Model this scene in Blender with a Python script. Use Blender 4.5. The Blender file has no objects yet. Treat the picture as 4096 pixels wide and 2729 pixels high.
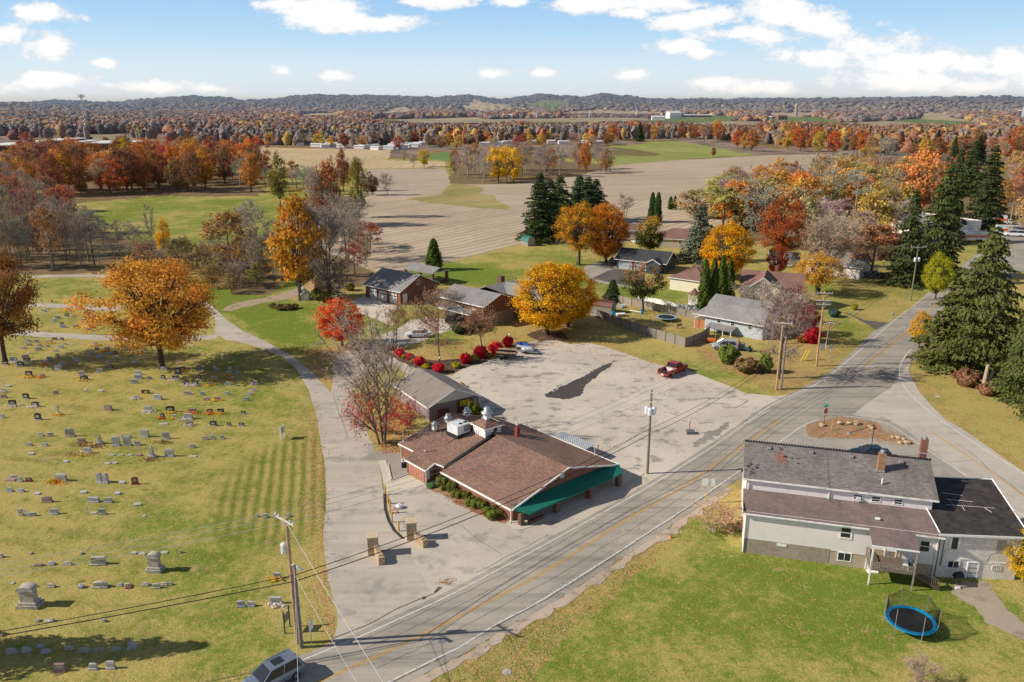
import bpy, math, random
import numpy as np
from mathutils import Vector, Matrix
R=math.radians
SC=bpy.context.scene
COL=SC.collection
# ---------------------------------------------------------------- camera and ground geometry
FPX=3186.0; CX=2048.0; CY=1364.5; CAMH=42.0
PITCH=math.atan((CY-402)/FPX)
cp,sp=math.cos(PITCH),math.sin(PITCH)
def ray(x,y):
    a=(x-CX)/FPX; b=-(y-CY)/FPX
    return (a, cp+b*sp, -sp+b*cp)
def G(x,y,z=0.0):
    d=ray(x,y); t=(z-CAMH)/d[2]
    return (d[0]*t,d[1]*t)
def D(x,y,z=0.0): return G(x*1.74,y*1.74,z)
def tile(x0,y0,k): return lambda u,v,z=0.0: G(x0+u*k,y0+v*k,z)
def tpx(x0,y0,k): return lambda u,v:(x0+u*k,y0+v*k)
def ppm(Y,Z=0.0):                      # source pixels per metre at that depth
    return FPX/(Y*cp-(Z-CAMH)*sp)
def hgt(base,top):                     # height of a pixel straight above a ground pixel
    Y=G(*base)[1]; d=ray(*top); return CAMH+d[2]*Y/d[1]

cam=bpy.data.cameras.new('camera'); camo=bpy.data.objects.new('camera',cam); COL.objects.link(camo)
camo.location=(0,0,CAMH); camo.rotation_euler=(R(90)-PITCH,0,0)
cam.sensor_width=36; cam.lens=36*FPX/4096; cam.clip_end=60000; cam.clip_start=0.5
SC.camera=camo
SC.view_settings.view_transform='Standard'; SC.view_settings.look='None'; SC.view_settings.exposure=0
SC.render.engine='CYCLES'
try:
    SC.cycles.use_denoising=True; SC.cycles.max_bounces=5; SC.cycles.transparent_max_bounces=6
    SC.cycles.diffuse_bounces=2; SC.cycles.glossy_bounces=2; SC.cycles.sample_clamp_indirect=4
except Exception: pass

# ---------------------------------------------------------------- node helpers
class NT:
    def __init__(s,nt): s.nt=nt; s.x=0
    def n(s,t,**kw):
        o=s.nt.nodes.new(t)
        for k,v in kw.items():
            if k.startswith('i_'):
                key=k[2:]; key=int(key) if key.isdigit() else key.replace('_',' ')
                s.set(o.inputs[key],v)
            else: setattr(o,k,v)
        return o
    def set(s,inp,v):
        if isinstance(v,bpy.types.NodeSocket): s.nt.links.new(v,inp)
        else:
            if isinstance(v,(tuple,list)) and len(v)==3 and inp.type=='RGBA': v=(*v,1)
            inp.default_value=v
    def math(s,op,a,b=0.0,c=None,clamp=False):
        o=s.nt.nodes.new('ShaderNodeMath'); o.operation=op; o.use_clamp=clamp
        s.set(o.inputs[0],a); s.set(o.inputs[1],b)
        if c is not None: s.set(o.inputs[2],c)
        return o.outputs[0]
    def mix(s,f,a,b,bt='MIX'):
        o=s.nt.nodes.new('ShaderNodeMix'); o.data_type='RGBA'; o.blend_type=bt
        s.set(o.inputs[0],f); s.set(o.inputs[6],a); s.set(o.inputs[7],b); return o.outputs[2]
    def noise(s,vec,scale,detail=4,rough=.55,dist=0.0):
        o=s.n('ShaderNodeTexNoise'); s.set(o.inputs['Vector'],vec); o.inputs['Scale'].default_value=scale
        o.inputs['Detail'].default_value=detail; o.inputs['Roughness'].default_value=rough; o.inputs['Distortion'].default_value=dist
        return o.outputs['Fac']
    def ramp(s,f,a,b,va=0.0,vb=1.0):
        o=s.n('ShaderNodeMapRange'); s.set(o.inputs[0],f); o.inputs[1].default_value=a; o.inputs[2].default_value=b
        o.inputs[3].default_value=va; o.inputs[4].default_value=vb; return o.outputs[0]
    def sstep(s,f,a,b):
        o=s.n('ShaderNodeMapRange'); o.interpolation_type='SMOOTHSTEP'; s.set(o.inputs[0],f); s.set(o.inputs[1],a); s.set(o.inputs[2],b); return o.outputs[0]
    def mapping(s,vec,scale=(1,1,1),rot=(0,0,0),loc=(0,0,0)):
        o=s.n('ShaderNodeMapping'); s.set(o.inputs[0],vec); o.inputs[1].default_value=loc; o.inputs[2].default_value=rot; o.inputs[3].default_value=scale; return o.outputs[0]
    def pos(s): return s.n('ShaderNodeNewGeometry').outputs['Position']
    def uv(s): return s.n('ShaderNodeTexCoord').outputs['UV']
    def obj(s): return s.n('ShaderNodeTexCoord').outputs['Object']
    def bump(s,h,st=.3,d=.05):
        o=s.n('ShaderNodeBump'); s.set(o.inputs['Height'],h); o.inputs['Strength'].default_value=st; o.inputs['Distance'].default_value=d; return o.outputs[0]
MATS={}
def newmat(name,rough=.85,spec=.3,metal=0.0):
    m=bpy.data.materials.new(name); m.use_nodes=True; t=NT(m.node_tree)
    b=m.node_tree.nodes['Principled BSDF']; b.inputs['Roughness'].default_value=rough
    b.inputs['Specular IOR Level'].default_value=spec; b.inputs['Metallic'].default_value=metal
    MATS[name]=m; return m,t,b
def simple(name,c,rough=.7,var=.15,scale=3.0,metal=0.0,spec=.35,coord='obj',bump=0.0,c2=None,scale2=None):
    if name in MATS: return MATS[name]
    m,t,b=newmat(name,rough,spec,metal)
    v={'obj':t.obj,'uv':t.uv,'pos':t.pos}[coord]()
    f=t.noise(v,scale,5,.6)
    ca=tuple(x*(1-var) for x in c); cb=tuple(min(1,x*(1+var)) for x in c)
    k=t.mix(t.ramp(f,.3,.7),ca,cb)
    if c2 is not None:
        f2=t.noise(v,scale2 or scale*.25,5,.65)
        k=t.mix(t.sstep(f2,.5,.66),k,c2)
    t.set(b.inputs['Base Color'],k)
    if bump: t.set(b.inputs['Normal'],t.bump(f,bump))
    return m
def brickmat(name,c1,c2,mortar,bw,bh,rough=.85,msize=.01,coord='uv',stain=None,contrast=.5,bump=.15,off=.5):
    m,t,b=newmat(name,rough,.2)
    v=t.uv() if coord=='uv' else t.obj()
    o=t.n('ShaderNodeTexBrick'); t.set(o.inputs['Vector'],v); o.offset=off
    o.inputs['Scale'].default_value=1; o.inputs['Brick Width'].default_value=bw; o.inputs['Row Height'].default_value=bh
    o.inputs['Mortar Size'].default_value=msize; o.inputs['Mortar Smooth'].default_value=.3
    t.set(o.inputs['Color1'],c1); t.set(o.inputs['Color2'],c2); t.set(o.inputs['Mortar'],mortar)
    k=o.outputs[0]
    f=t.noise(v,.35,5,.6); k=t.mix(.55,k,t.mix(t.ramp(f,.3,.7),(.62,.62,.62),(1.25,1.25,1.25)),'MULTIPLY')
    f2=t.noise(v,3.5,3,.6); k=t.mix(.5,k,t.mix(t.ramp(f2,.3,.7),(.7,.7,.7),(1.3,1.3,1.3)),'MULTIPLY')
    if stain is not None:
        f3=t.noise(t.mapping(v,(.5,.15,1)),1.2,5,.6); k=t.mix(t.sstep(f3,.52,.75),k,stain)
    t.set(b.inputs['Base Color'],k); t.set(b.inputs['Normal'],t.bump(o.outputs[1],-bump)); return m
# ---------------------------------------------------------------- mesh builder
class MB:
    def __init__(s): s.v=[]; s.f=[]; s.mi=[]
    def add(s,vs,fs,mi=0):
        o=len(s.v); s.v+= [tuple(p) for p in vs]
        s.f+=[tuple(i+o for i in f) for f in fs]; s.mi+=[mi]*len(fs); return s
    def quad(s,a,b,c,d,mi=0): return s.add([a,b,c,d],[(0,1,2,3)],mi)
    def poly(s,pts,mi=0): return s.add(pts,[tuple(range(len(pts)))],mi)
    def box(s,c,d,rz=0.0,mi=0,rx=0.0,ry=0.0,taper=1.0):
        x,y,z=d[0]/2,d[1]/2,d[2]/2
        vs=[]
        M=Matrix.Rotation(rz,3,'Z')@Matrix.Rotation(ry,3,'Y')@Matrix.Rotation(rx,3,'X')
        for zz in (-z,z):
            k=taper if zz>0 else 1.0
            for a,b in ((-x,-y),(x,-y),(x,y),(-x,y)):
                q=M@Vector((a*k,b*k,zz)); vs.append((c[0]+q.x,c[1]+q.y,c[2]+q.z))
        return s.add(vs,[(0,3,2,1),(4,5,6,7),(0,1,5,4),(1,2,6,5),(2,3,7,6),(3,0,4,7)],mi)
    def prism(s,poly,z0,z1,mi=0,cap=True):
        n=len(poly); A=sum(poly[i][0]*poly[(i+1)%n][1]-poly[(i+1)%n][0]*poly[i][1] for i in range(n))
        if A<0: poly=poly[::-1]
        zt=(lambda i:z1) if not callable(z1) else (lambda i:z1(*poly[i]))
        vs=[(p[0],p[1],z0) for p in poly]+[(p[0],p[1],zt(i)) for i,p in enumerate(poly)]
        fs=[(i,(i+1)%n,n+(i+1)%n,n+i) for i in range(n)]
        if cap: fs+=[tuple(range(n,2*n)),tuple(range(n-1,-1,-1))]
        return s.add(vs,fs,mi)
    def slab(s,pts,th,mi=0):            # a thin plate under a 3D polygon (roof plane)
        n=len(pts); a=Vector(pts[0]); nn=Vector((0,0,0))
        for i in range(n):
            p=Vector(pts[i]); q=Vector(pts[(i+1)%n]); nn+=p.cross(q)
        if nn.z<0: pts=pts[::-1]
        vs=[tuple(p) for p in pts]+[(p[0],p[1],p[2]-th) for p in pts]
        fs=[tuple(range(n)),tuple(range(2*n-1,n-1,-1))]+[((i+1)%n,i,n+i,n+(i+1)%n) for i in range(n)]
        return s.add(vs,fs,mi)
    def tube(s,p,q,r0,r1=None,n=8,mi=0,cap=True):
        r1=r0 if r1 is None else r1
        p=Vector(p);q=Vector(q);d=(q-p).normalized()
        u=d.cross(Vector((0,0,1)) if abs(d.z)<.95 else Vector((1,0,0))).normalized(); w=d.cross(u)
        vs=[]
        for c,r in ((p,r0),(q,r1)):
            for i in range(n):
                a=2*math.pi*i/n; vs.append(c+u*(r*math.cos(a))+w*(r*math.sin(a)))
        fs=[(i,n+i,n+(i+1)%n,(i+1)%n) for i in range(n)]
        if cap: fs+=[tuple(range(n)),tuple(range(2*n-1,n-1,-1))]
        return s.add(vs,fs,mi)
    def path(s,pts,r,n=6,mi=0):
        for a,b in zip(pts[:-1],pts[1:]): s.tube(a,b,r,n=n,mi=mi,cap=True)
        return s
    def lathe(s,prof,c=(0,0,0),n=16,mi=0,ax='z'):
        vs=[];fs=[]
        for r,z in prof:
            for i in range(n):
                a=2*math.pi*i/n
                if ax=='z': vs.append((c[0]+r*math.cos(a),c[1]+r*math.sin(a),c[2]+z))
                elif ax=='y': vs.append((c[0]+r*math.cos(a),c[1]+z,c[2]+r*math.sin(a)))
                else: vs.append((c[0]+z,c[1]+r*math.cos(a),c[2]+r*math.sin(a)))
        m=len(prof)
        for j in range(m-1):
            for i in range(n): 
                f=(j*n+i,j*n+(i+1)%n,(j+1)*n+(i+1)%n,(j+1)*n+i)
                fs.append(f if ax=='z' else f[::-1])
        fs.append(tuple(range(n-1,-1,-1)) if ax=='z' else tuple(range(n))); fs.append(tuple((m-1)*n+i for i in range(n)) if ax=='z' else tuple((m-1)*n+i for i in range(n-1,-1,-1)))
        return s.add(vs,fs,mi)
    def loft(s,rings,mi=0,cap=True):
        n=len(rings[0]); vs=[p for r in rings for p in r]; fs=[]
        for j in range(len(rings)-1):
            for i in range(n): fs.append((j*n+i,j*n+(i+1)%n,(j+1)*n+(i+1)%n,(j+1)*n+i))
        if cap: fs+=[tuple(range(n-1,-1,-1)),tuple((len(rings)-1)*n+i for i in range(n))]
        return s.add(vs,fs,mi)
    def xf(s,loc=(0,0,0),rz=0.0,sc=1.0):
        c,sn=math.cos(rz),math.sin(rz)
        s.v=[(loc[0]+sc*(x*c-y*sn),loc[1]+sc*(x*sn+y*c),loc[2]+sc*z) for x,y,z in s.v]; return s
    def mesh(s,name,mats):
        me=bpy.data.meshes.new(name); me.from_pydata(s.v,[],s.f)
        if not isinstance(mats,(list,tuple)): mats=[mats]
        for m in mats: me.materials.append(m)
        me.polygons.foreach_set('material_index',s.mi)
        me.update(); autouv(me); return me
    def build(s,name,mats,parent=None,loc=(0,0,0),rz=0.0,smooth=False,kind=None,bevel=0.0):
        o=bpy.data.objects.new(name,s.mesh(name,mats)); COL.objects.link(o)
        o.location=loc; o.rotation_euler=(0,0,rz)
        if parent is not None: o.parent=parent
        if smooth:
            o.data.polygons.foreach_set('use_smooth',[True]*len(o.data.polygons)); 
        if kind: o['kind']=kind
        if bevel:
            b=o.modifiers.new('b','BEVEL'); b.width=bevel; b.segments=2; b.limit_method='ANGLE'
        return o
def autouv(me):
    n=len(me.loops)
    if n==0 or n>400000: return
    co=np.empty(len(me.vertices)*3); me.vertices.foreach_get('co',co); co=co.reshape(-1,3)
    li=np.empty(n,int); me.loops.foreach_get('vertex_index',li)
    pn=np.empty(len(me.polygons)*3); me.polygons.foreach_get('normal',pn); pn=pn.reshape(-1,3)
    lt=np.empty(len(me.polygons),int); me.polygons.foreach_get('loop_total',lt)
    ln=np.repeat(pn,lt,axis=0); p=co[li]
    u=np.stack([-ln[:,1],ln[:,0],np.zeros(n)],1); L=np.linalg.norm(u,axis=1)
    flat=L<.05; u[flat]=(1,0,0); L[flat]=1; u/=L[:,None]
    v=np.cross(ln,u)
    uv=np.stack([(p*u).sum(1),(p*v).sum(1)],1)
    lay=me.uv_layers.new(name='UVMap'); lay.data.foreach_set('uv',uv.ravel())
def npmesh(name,V,F,mats,attrs=None,smooth=False):
    me=bpy.data.meshes.new(name); V=np.asarray(V,dtype=np.float32); F=np.asarray(F,dtype=np.int32)
    k=F.shape[1]
    me.vertices.add(len(V)); me.vertices.foreach_set('co',V.ravel())
    me.loops.add(F.size); me.loops.foreach_set('vertex_index',F.ravel())
    me.polygons.add(len(F)); me.polygons.foreach_set('loop_start',np.arange(0,F.size,k,dtype=np.int32))
    me.polygons.foreach_set('loop_total',np.full(len(F),k,dtype=np.int32))
    me.update(calc_edges=True)
    if not isinstance(mats,(list,tuple)): mats=[mats]
    for m in mats: me.materials.append(m)
    if smooth: me.polygons.foreach_set('use_smooth',np.ones(len(F),bool))
    for nm,(ty,dom,arr) in (attrs or {}).items():
        a=me.attributes.new(nm,ty,dom)
        arr=np.asarray(arr,dtype=np.float32)
        if ty=='FLOAT_COLOR':
            if arr.shape[1]==3: arr=np.hstack([arr,np.ones((len(arr),1),dtype=np.float32)])
            a.data.foreach_set('color',arr.ravel())
        else: a.data.foreach_set('value',arr.ravel())
    me.validate(); return me
def link(name,me,parent=None,loc=(0,0,0),rz=0.0,sc=1.0):
    o=bpy.data.objects.new(name,me); COL.objects.link(o); o.location=loc; o.rotation_euler=(0,0,rz)
    o.scale=(sc,sc,sc) if not isinstance(sc,tuple) else sc
    if parent is not None: o.parent=parent
    return o
def tag(o,label,cat,group=None):
    o['label']=label; o['category']=cat
    if group: o['group']=group
    return o
def thing(name,label,cat,loc=(0,0,0),rz=0.0,group=None):
    o=bpy.data.objects.new(name,None); COL.objects.link(o); o.location=loc; o.rotation_euler=(0,0,rz)
    o.empty_display_size=.2
    return tag(o,label,cat,group)
def dup(root,loc,rz=None,label=None,sc=None,group=None):
    kids={}
    for o in bpy.data.objects:
        if o.parent: kids.setdefault(o.parent.name,[]).append(o)
    def cpy(o,par):
        c=o.copy(); COL.objects.link(c); c.parent=par
        for ch in kids.get(o.name,[]): cpy(ch,c)
        return c
    r=cpy(root,None); r.location=loc if len(loc)==3 else (*loc,0)
    if rz is not None: r.rotation_euler=(0,0,rz)
    if sc is not None: r.scale=sc if isinstance(sc,tuple) else (sc,)*3
    if label: r['label']=label
    if group: r['group']=group
    return r
def textpart(parent,txt,size,mat,loc,rot,name='lettering',extr=.004,align='CENTER'):
    cu=bpy.data.curves.new('lettering','FONT'); cu.body=txt; cu.size=size; cu.extrude=extr; cu.align_x=align; cu.align_y='CENTER'; cu.resolution_u=2
    tmp=bpy.data.objects.new('lettering_source',cu); COL.objects.link(tmp)
    dg=bpy.context.evaluated_depsgraph_get(); me=bpy.data.meshes.new_from_object(tmp.evaluated_get(dg))
    bpy.data.objects.remove(tmp); me.materials.clear(); me.materials.append(mat)
    o=bpy.data.objects.new(name,me); COL.objects.link(o); o.parent=parent; o.location=loc; o.rotation_euler=rot
    return o
# ---------------------------------------------------------------- light and sky
SUN_EL=R(33); SH=Vector((1.0,.095,0)).normalized()       # direction shadows fall
sdir=Vector((SH.x*math.cos(SUN_EL),SH.y*math.cos(SUN_EL),-math.sin(SUN_EL)))
sl=bpy.data.lights.new('sun','SUN'); sl.energy=5.0; sl.angle=R(.53); sl.color=(1,.925,.80)
so=bpy.data.objects.new('sun',sl); COL.objects.link(so); so.rotation_euler=sdir.to_track_quat('-Z','Y').to_euler()
W=bpy.data.worlds.new('World'); SC.world=W; W.use_nodes=True
wt=NT(W.node_tree); bg=W.node_tree.nodes['Background']
sky=wt.n('ShaderNodeTexSky',sky_type='NISHITA',sun_disc=False)
sky.sun_elevation=SUN_EL; sky.sun_rotation=math.atan2(-SH.x,-SH.y)
sky.altitude=300; sky.air_density=1.0; sky.dust_density=.6; sky.ozone_density=1.2
gen=wt.n('ShaderNodeTexCoord').outputs['Generated']
sx=wt.n('ShaderNodeSeparateXYZ',i_0=gen); X,Y,Z=sx.outputs
Ya=wt.math('MAXIMUM',Y,.05)
u=wt.math('DIVIDE',X,Ya); v=wt.math('DIVIDE',Z,Ya)      # clouds laid out by azimuth and height above the horizon
cv=wt.n('ShaderNodeCombineXYZ',i_0=u,i_1=wt.math('MULTIPLY',v,1.9)).outputs[0]
n1=wt.noise(cv,11,8,.68); n2=wt.noise(cv,38,5,.65)
nn=wt.math('ADD',wt.math('MULTIPLY',wt.math('SUBTRACT',n1,.5),1.9),wt.math('MULTIPLY',wt.math('SUBTRACT',n2,.5),.8))
blobs=[(100,30,90,24),(15,80,42,26),(120,108,70,34),(237,143,36,17),(120,185,110,26),(350,200,120,17),(480,203,60,15),
 (745,25,130,40),(880,55,110,22),(640,8,60,18),(650,162,38,15),(765,172,50,15),
 (1030,4,110,18),(1170,4,60,16),(1340,8,110,26),(1530,8,120,22),(1440,30,60,14),(1135,170,55,17),(1255,168,46,14),(1450,170,56,18),
 (1560,50,80,20),(1640,40,90,30),(1720,78,120,26),(1800,25,110,42),(1870,55,90,40),(1560,110,75,18),(1610,122,50,14),
 (1640,190,90,22),(1720,205,160,22),(1900,130,120,26),(2000,110,120,44),(2060,140,120,40),(2160,140,90,34),(2230,150,90,32),(2320,140,70,36),
 (2100,190,260,30),(2280,200,140,30),(2420,170,160,60),(-80,200,160,40)]
acc=None
for bx,by,bw,bh in blobs:
    a=(bx*1.74-CX)/FPX; el=(402-by*1.74)/FPX
    e=ray(bx*1.74,by*1.74); uu=e[0]/e[1]; vv=e[2]/e[1]
    sxx=bw*1.74/FPX/cp; syy=bh*1.74/FPX
    du=wt.math('MULTIPLY_ADD',u,1/sxx,-uu/sxx); dv=wt.math('MULTIPLY_ADD',v,1/syy,-vv/syy)
    d2=wt.math('MULTIPLY_ADD',du,du,wt.math('MULTIPLY',dv,dv))
    acc=d2 if acc is None else wt.math('MINIMUM',acc,d2)
dens=wt.math('ADD',wt.math('SUBTRACT',1.0,wt.math('SQRT',wt.math('MAXIMUM',acc,0.0))),wt.math('MULTIPLY',nn,1.7))
cm=wt.sstep(dens,-.05,.42)
thin=wt.math('MULTIPLY',wt.sstep(wt.noise(wt.mapping(cv,(.6,2.2,1)),5,7,.6),.5,.8),.22)
cm=wt.math('MAXIMUM',cm,thin)
side=wt.sstep(Y,.02,.2)
rest=wt.sstep(wt.noise(wt.mapping(gen,(1,1,2.5)),3.0,6,.6),.6,.74)
cm=wt.math('ADD',wt.math('MULTIPLY',cm,side),wt.math('MULTIPLY',rest,wt.math('SUBTRACT',1.0,side)))
skc=wt.mix(1.0,sky.outputs[0],(1.1,1.05,1.1),'MULTIPLY')
cr=wt.n('ShaderNodeValToRGB'); wt.set(cr.inputs[0],wt.math('MAXIMUM',Z,0.0)); el=cr.color_ramp.elements
el[0].position=0; el[0].color=(.79,.90,.985,1); el[1].position=1; el[1].color=(.11,.13,.19,1)
for p_,c_ in ((.035,(.72,.87,.985,1)),(.075,(.48,.74,.98,1)),(.13,(.29,.57,.93,1)),(.22,(.18,.29,.48,1)),(.45,(.13,.17,.26,1))): e_=el.new(p_); e_.color=c_
skc=wt.mix(.88,skc,wt.mix(1.0,cr.outputs[0],(10,10,10),'MULTIPLY'))
shade=wt.ramp(dens,.0,.9,.88,1.03)
ccol=wt.mix(1.0,wt.mix(wt.sstep(dens,.1,.8),(8.6,9.2,9.9),(10.6,10.6,10.5)),shade,'MULTIPLY')
fin=wt.mix(wt.math('MULTIPLY',cm,wt.sstep(Z,-.002,.012)),skc,ccol)
wt.set(bg.inputs['Color'],fin); bg.inputs['Strength'].default_value=.1
# ---------------------------------------------------------------- numpy noise and polygons
def _h(ix,iy,s):
    h=(ix*374761393+iy*668265263+s*2147483647)&0xffffffff
    h=((h^(h>>13))*1274126177)&0xffffffff
    return ((h^(h>>16))&0xffff)/65535.0
def vnoise(x,y,s=0):
    ix=np.floor(x).astype(np.int64); iy=np.floor(y).astype(np.int64); fx=x-ix; fy=y-iy
    fx=fx*fx*(3-2*fx); fy=fy*fy*(3-2*fy)
    a=_h(ix,iy,s);b=_h(ix+1,iy,s);c=_h(ix,iy+1,s);d=_h(ix+1,iy+1,s)
    return (a*(1-fx)+b*fx)*(1-fy)+(c*(1-fx)+d*fx)*fy
def fbm(x,y,o=4,s=0):
    r=0;a=.5;t=0
    for i in range(o): r=r+a*vnoise(x*2**i,y*2**i,s+i*17); t+=a; a*=.5
    return r/t
def pip(x,y,poly):
    inside=np.zeros(x.shape,bool); xs=[p[0] for p in poly]; ys=[p[1] for p in poly]
    m=(x>=min(xs))&(x<=max(xs))&(y>=min(ys))&(y<=max(ys)); X=x[m];Y=y[m]; r=np.zeros(X.shape,bool); n=len(poly)
    for i in range(n):
        x0,y0=poly[i];x1,y1=poly[(i+1)%n]
        if y0==y1: continue
        c=((y0>Y)!=(y1>Y))&(X<(x1-x0)*(Y-y0)/(y1-y0)+x0); r^=c
    inside[m]=r; return inside
def Dp(pts): return [D(*p) for p in pts]
def pin(p,poly): return bool(pip(np.array([p[0]]),np.array([p[1]]),poly)[0])
TL=lambda x0,y0,k:tile(x0,y0,k)
tA=TL(1024,900,.435); tB=TL(1024,1500,.435); tC=TL(1024,1950,.4966); tE=TL(2048,900,.435); tF=TL(3072,900,.435); tG=TL(2500,1400,.435); tH=TL(2800,1700,.551)
tK=TL(0,900,.435); tR=TL(1500,1480,.46749); tS=TL(3300,1150,.33815)
f0=TL(0,300,.435); f1=TL(1024,300,.435); f2=TL(2048,300,.435); f3=TL(3072,300,.435)
# ---------------------------------------------------------------- terrain height (flat to 3 km, then ridges to the horizon)
SKY_X=np.array([-900,0,60,120,260,330,400,450,520,560,620,700,760,830,900,1000,1080,1150,1200,1250,1300,1340,1380,1420,1470,1500,1700,1850,2000,2150,2300,2354,3200])
SKY_Y=np.array([236,238,236,232,236,231,225.5,224.5,226,233,229,222.5,222,223,223,226,221.5,230,224,219.5,223,224.5,219,221,227,230,229.5,229,228,226.5,225,227,228])
def gzv(x,y):
    r=np.hypot(x,y); px=1177+1831*x/np.maximum(y,1)/cp
    sy=np.interp(px,SKY_X,SKY_Y)
    crest=CAMH+(231-sy)/1831*7000/ cp
    bump=fbm(px/14.,r/900.,4,5)-.5
    z=np.maximum(crest+bump*26,2)*np.exp(-((r-7000)/1500.)**2)
    lft=1/(1+np.exp((px-1500)/90.))
    m=np.interp(px,[-900,0,300,520,800,1100,1400,1700,2000,2354,3200],[20,22,8,26,12,22,14,24,34,30,30])
    z=np.maximum(z,(m+(fbm(px/40.,r/700.,3,9)-.5)*24)*np.exp(-((r-4300)/620.)**2))
    z=z+np.clip((r-2800)/600,0,1)*np.clip((9000-r)/1000,0,1)*(fbm(px/7.,r/160.,3,2)-.5)*15
    return np.where(r<2700,0,z)
def lin(c): return tuple(((v/255)/12.92 if v/255<=.04045 else ((v/255+.055)/1.055)**2.4) for v in c)
FAR=[]  # painted far fields: polygon, colour
tan=(.42,.33,.22); tan2=(.36,.29,.19); grn=(.16,.21,.07); grn2=(.26,.26,.09)
def fp(t,pts,c): FAR.append(([t(*p) for p in pts],c))
fp(f1,[(340,366),(560,352),(750,355),(790,380),(450,385)],tan); fp(f1,[(1130,345),(1300,320),(1470,325),(1400,345),(1150,360)],tan)
fp(f1,[(1880,312),(2000,290),(2330,300),(2310,322),(2100,342),(1940,325)],tan); fp(f1,[(960,415),(1400,405),(2360,408),(2360,445),(1900,462),(1400,452)],tan2)
fp(f1,[(1000,418),(1300,408),(1310,425),(1050,428)],grn); fp(f1,[(1550,402),(2085,388),(2085,412),(1700,416)],tan)
fp(f2,[(110,297),(500,290),(520,302),(380,328),(150,315)],grn); fp(f2,[(400,352),(700,330),(1000,333),(1440,345),(1450,366),(1100,368),(600,358)],tan)
fp(f2,[(-20,405),(900,392),(1250,398),(1250,430),(700,452),(200,455),(-20,430)],tan2); fp(f2,[(100,430),(500,428),(720,445),(500,456),(150,450)],grn2)
fp(f2,[(1170,432),(1300,400),(1800,374),(2060,380),(2130,402),(1950,432),(1600,452),(1300,445)],grn); fp(f2,[(1560,452),(2000,425),(2360,432),(2360,472),(1800,474)],tan2)
fp(f3,[(-10,350),(440,345),(450,382),(-10,392)],tan); fp(f3,[(-10,402),(160,384),(450,386),(780,458),(850,480),(700,468),(400,445),(-10,435)],grn)
fp(f3,[(490,398),(780,440),(1080,422),(1530,455),(1300,478),(1000,488),(780,455)],tan2); fp(f3,[(1120,422),(1400,404),(1900,425),(1970,450),(1700,478),(1530,458)],grn)
fp(f3,[(1380,352),(1600,350),(1860,430),(1400,407)],tan); fp(f0,[(820,560),(1150,545),(1200,600),(820,600)],tan2)
# woodland floors, leaf litter, lush grass
WOOD=[Dp(p) for p in [
 [(-160,470),(130,478),(300,560),(460,590),(470,600),(250,628),(-160,632)],
 [(-200,400),(0,395),(120,470),(240,462),(330,452),(600,452),(600,330),(-200,330)],
 [(460,600),(560,560),(645,600),(650,650),(620,685),(520,678),(470,640)],
 [(650,500),(700,455),(830,450),(850,480),(862,600),(838,650),(770,680),(705,650),(690,600)],
 [(1030,428),(1060,436),(1250,425),(1420,398),(1425,382),(1180,360),(1030,390)],
 [(1400,318),(1500,325),(1650,330),(1860,357),(2000,372),(2354,385),(2600,340),(2354,285),(1400,290)],
 [(1560,500),(1700,440),(1880,385),(2354,370),(2600,560),(2354,520),(2100,600),(2000,600),(1750,560),(1600,540)],
 [(-200,330),(-200,262),(560,262),(1000,285),(1400,290),(1400,318),(1000,345),(600,335)]]]
LEAF=[(Dp(p),a) for p,a in [
 ([(1590,775),(1650,780),(1760,830),(1880,850),(1840,895),(1790,905),(1700,868),(1600,815)],.75),
 ([(1790,700),(1860,700),(1960,790),(1900,850),(1850,880),(1780,830)],.8),
 ([(1900,610),(2080,640),(2095,700),(2010,760),(1960,700),(1900,650)],.3),
 ([(690,880),(725,960),(742,1150),(738,1300),(760,1470),(735,1480),(705,1200),(690,1000)],.4),
 ([(725,880),(742,1000),(752,1150),(747,1300),(775,1470),(758,1476),(736,1300),(738,1150),(722,1000)],.8),
 ([(1140,775),(1300,765),(1400,780),(1540,850),(1490,850),(1330,785)],.6),
 ([(700,800),(830,785),(815,840),(760,890),(720,860)],.7),([(740,850),(775,850),(770,910),(740,870)],.3),
 ([(862,985),(925,925),(960,960),(925,1020),(880,1045),(866,1030)],.8),
 ([(900,1600),(1160,1420),(1520,1185),(1560,1225),(1330,1440),(1200,1600)],.75),([(1545,1180),(1600,1130),(1712,1110),(1712,1160),(1560,1210)],.5),
 ([(925,800),(1010,790),(1200,770),(1210,800),(1010,858),(930,830)],.6),
 ([(1405,690),(1620,720),(1610,760),(1580,775),(1400,735)],.5),([(1200,720),(1350,720),(1400,745),(1290,775),(1140,770)],.6),
 ([(2085,835),(2110,840),(2200,960),(2354,1070),(2354,1100),(2220,1010),(2100,905)],.45),
 ([(800,610),(860,560),(900,640),(850,665),(790,660)],.7)]]
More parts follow.
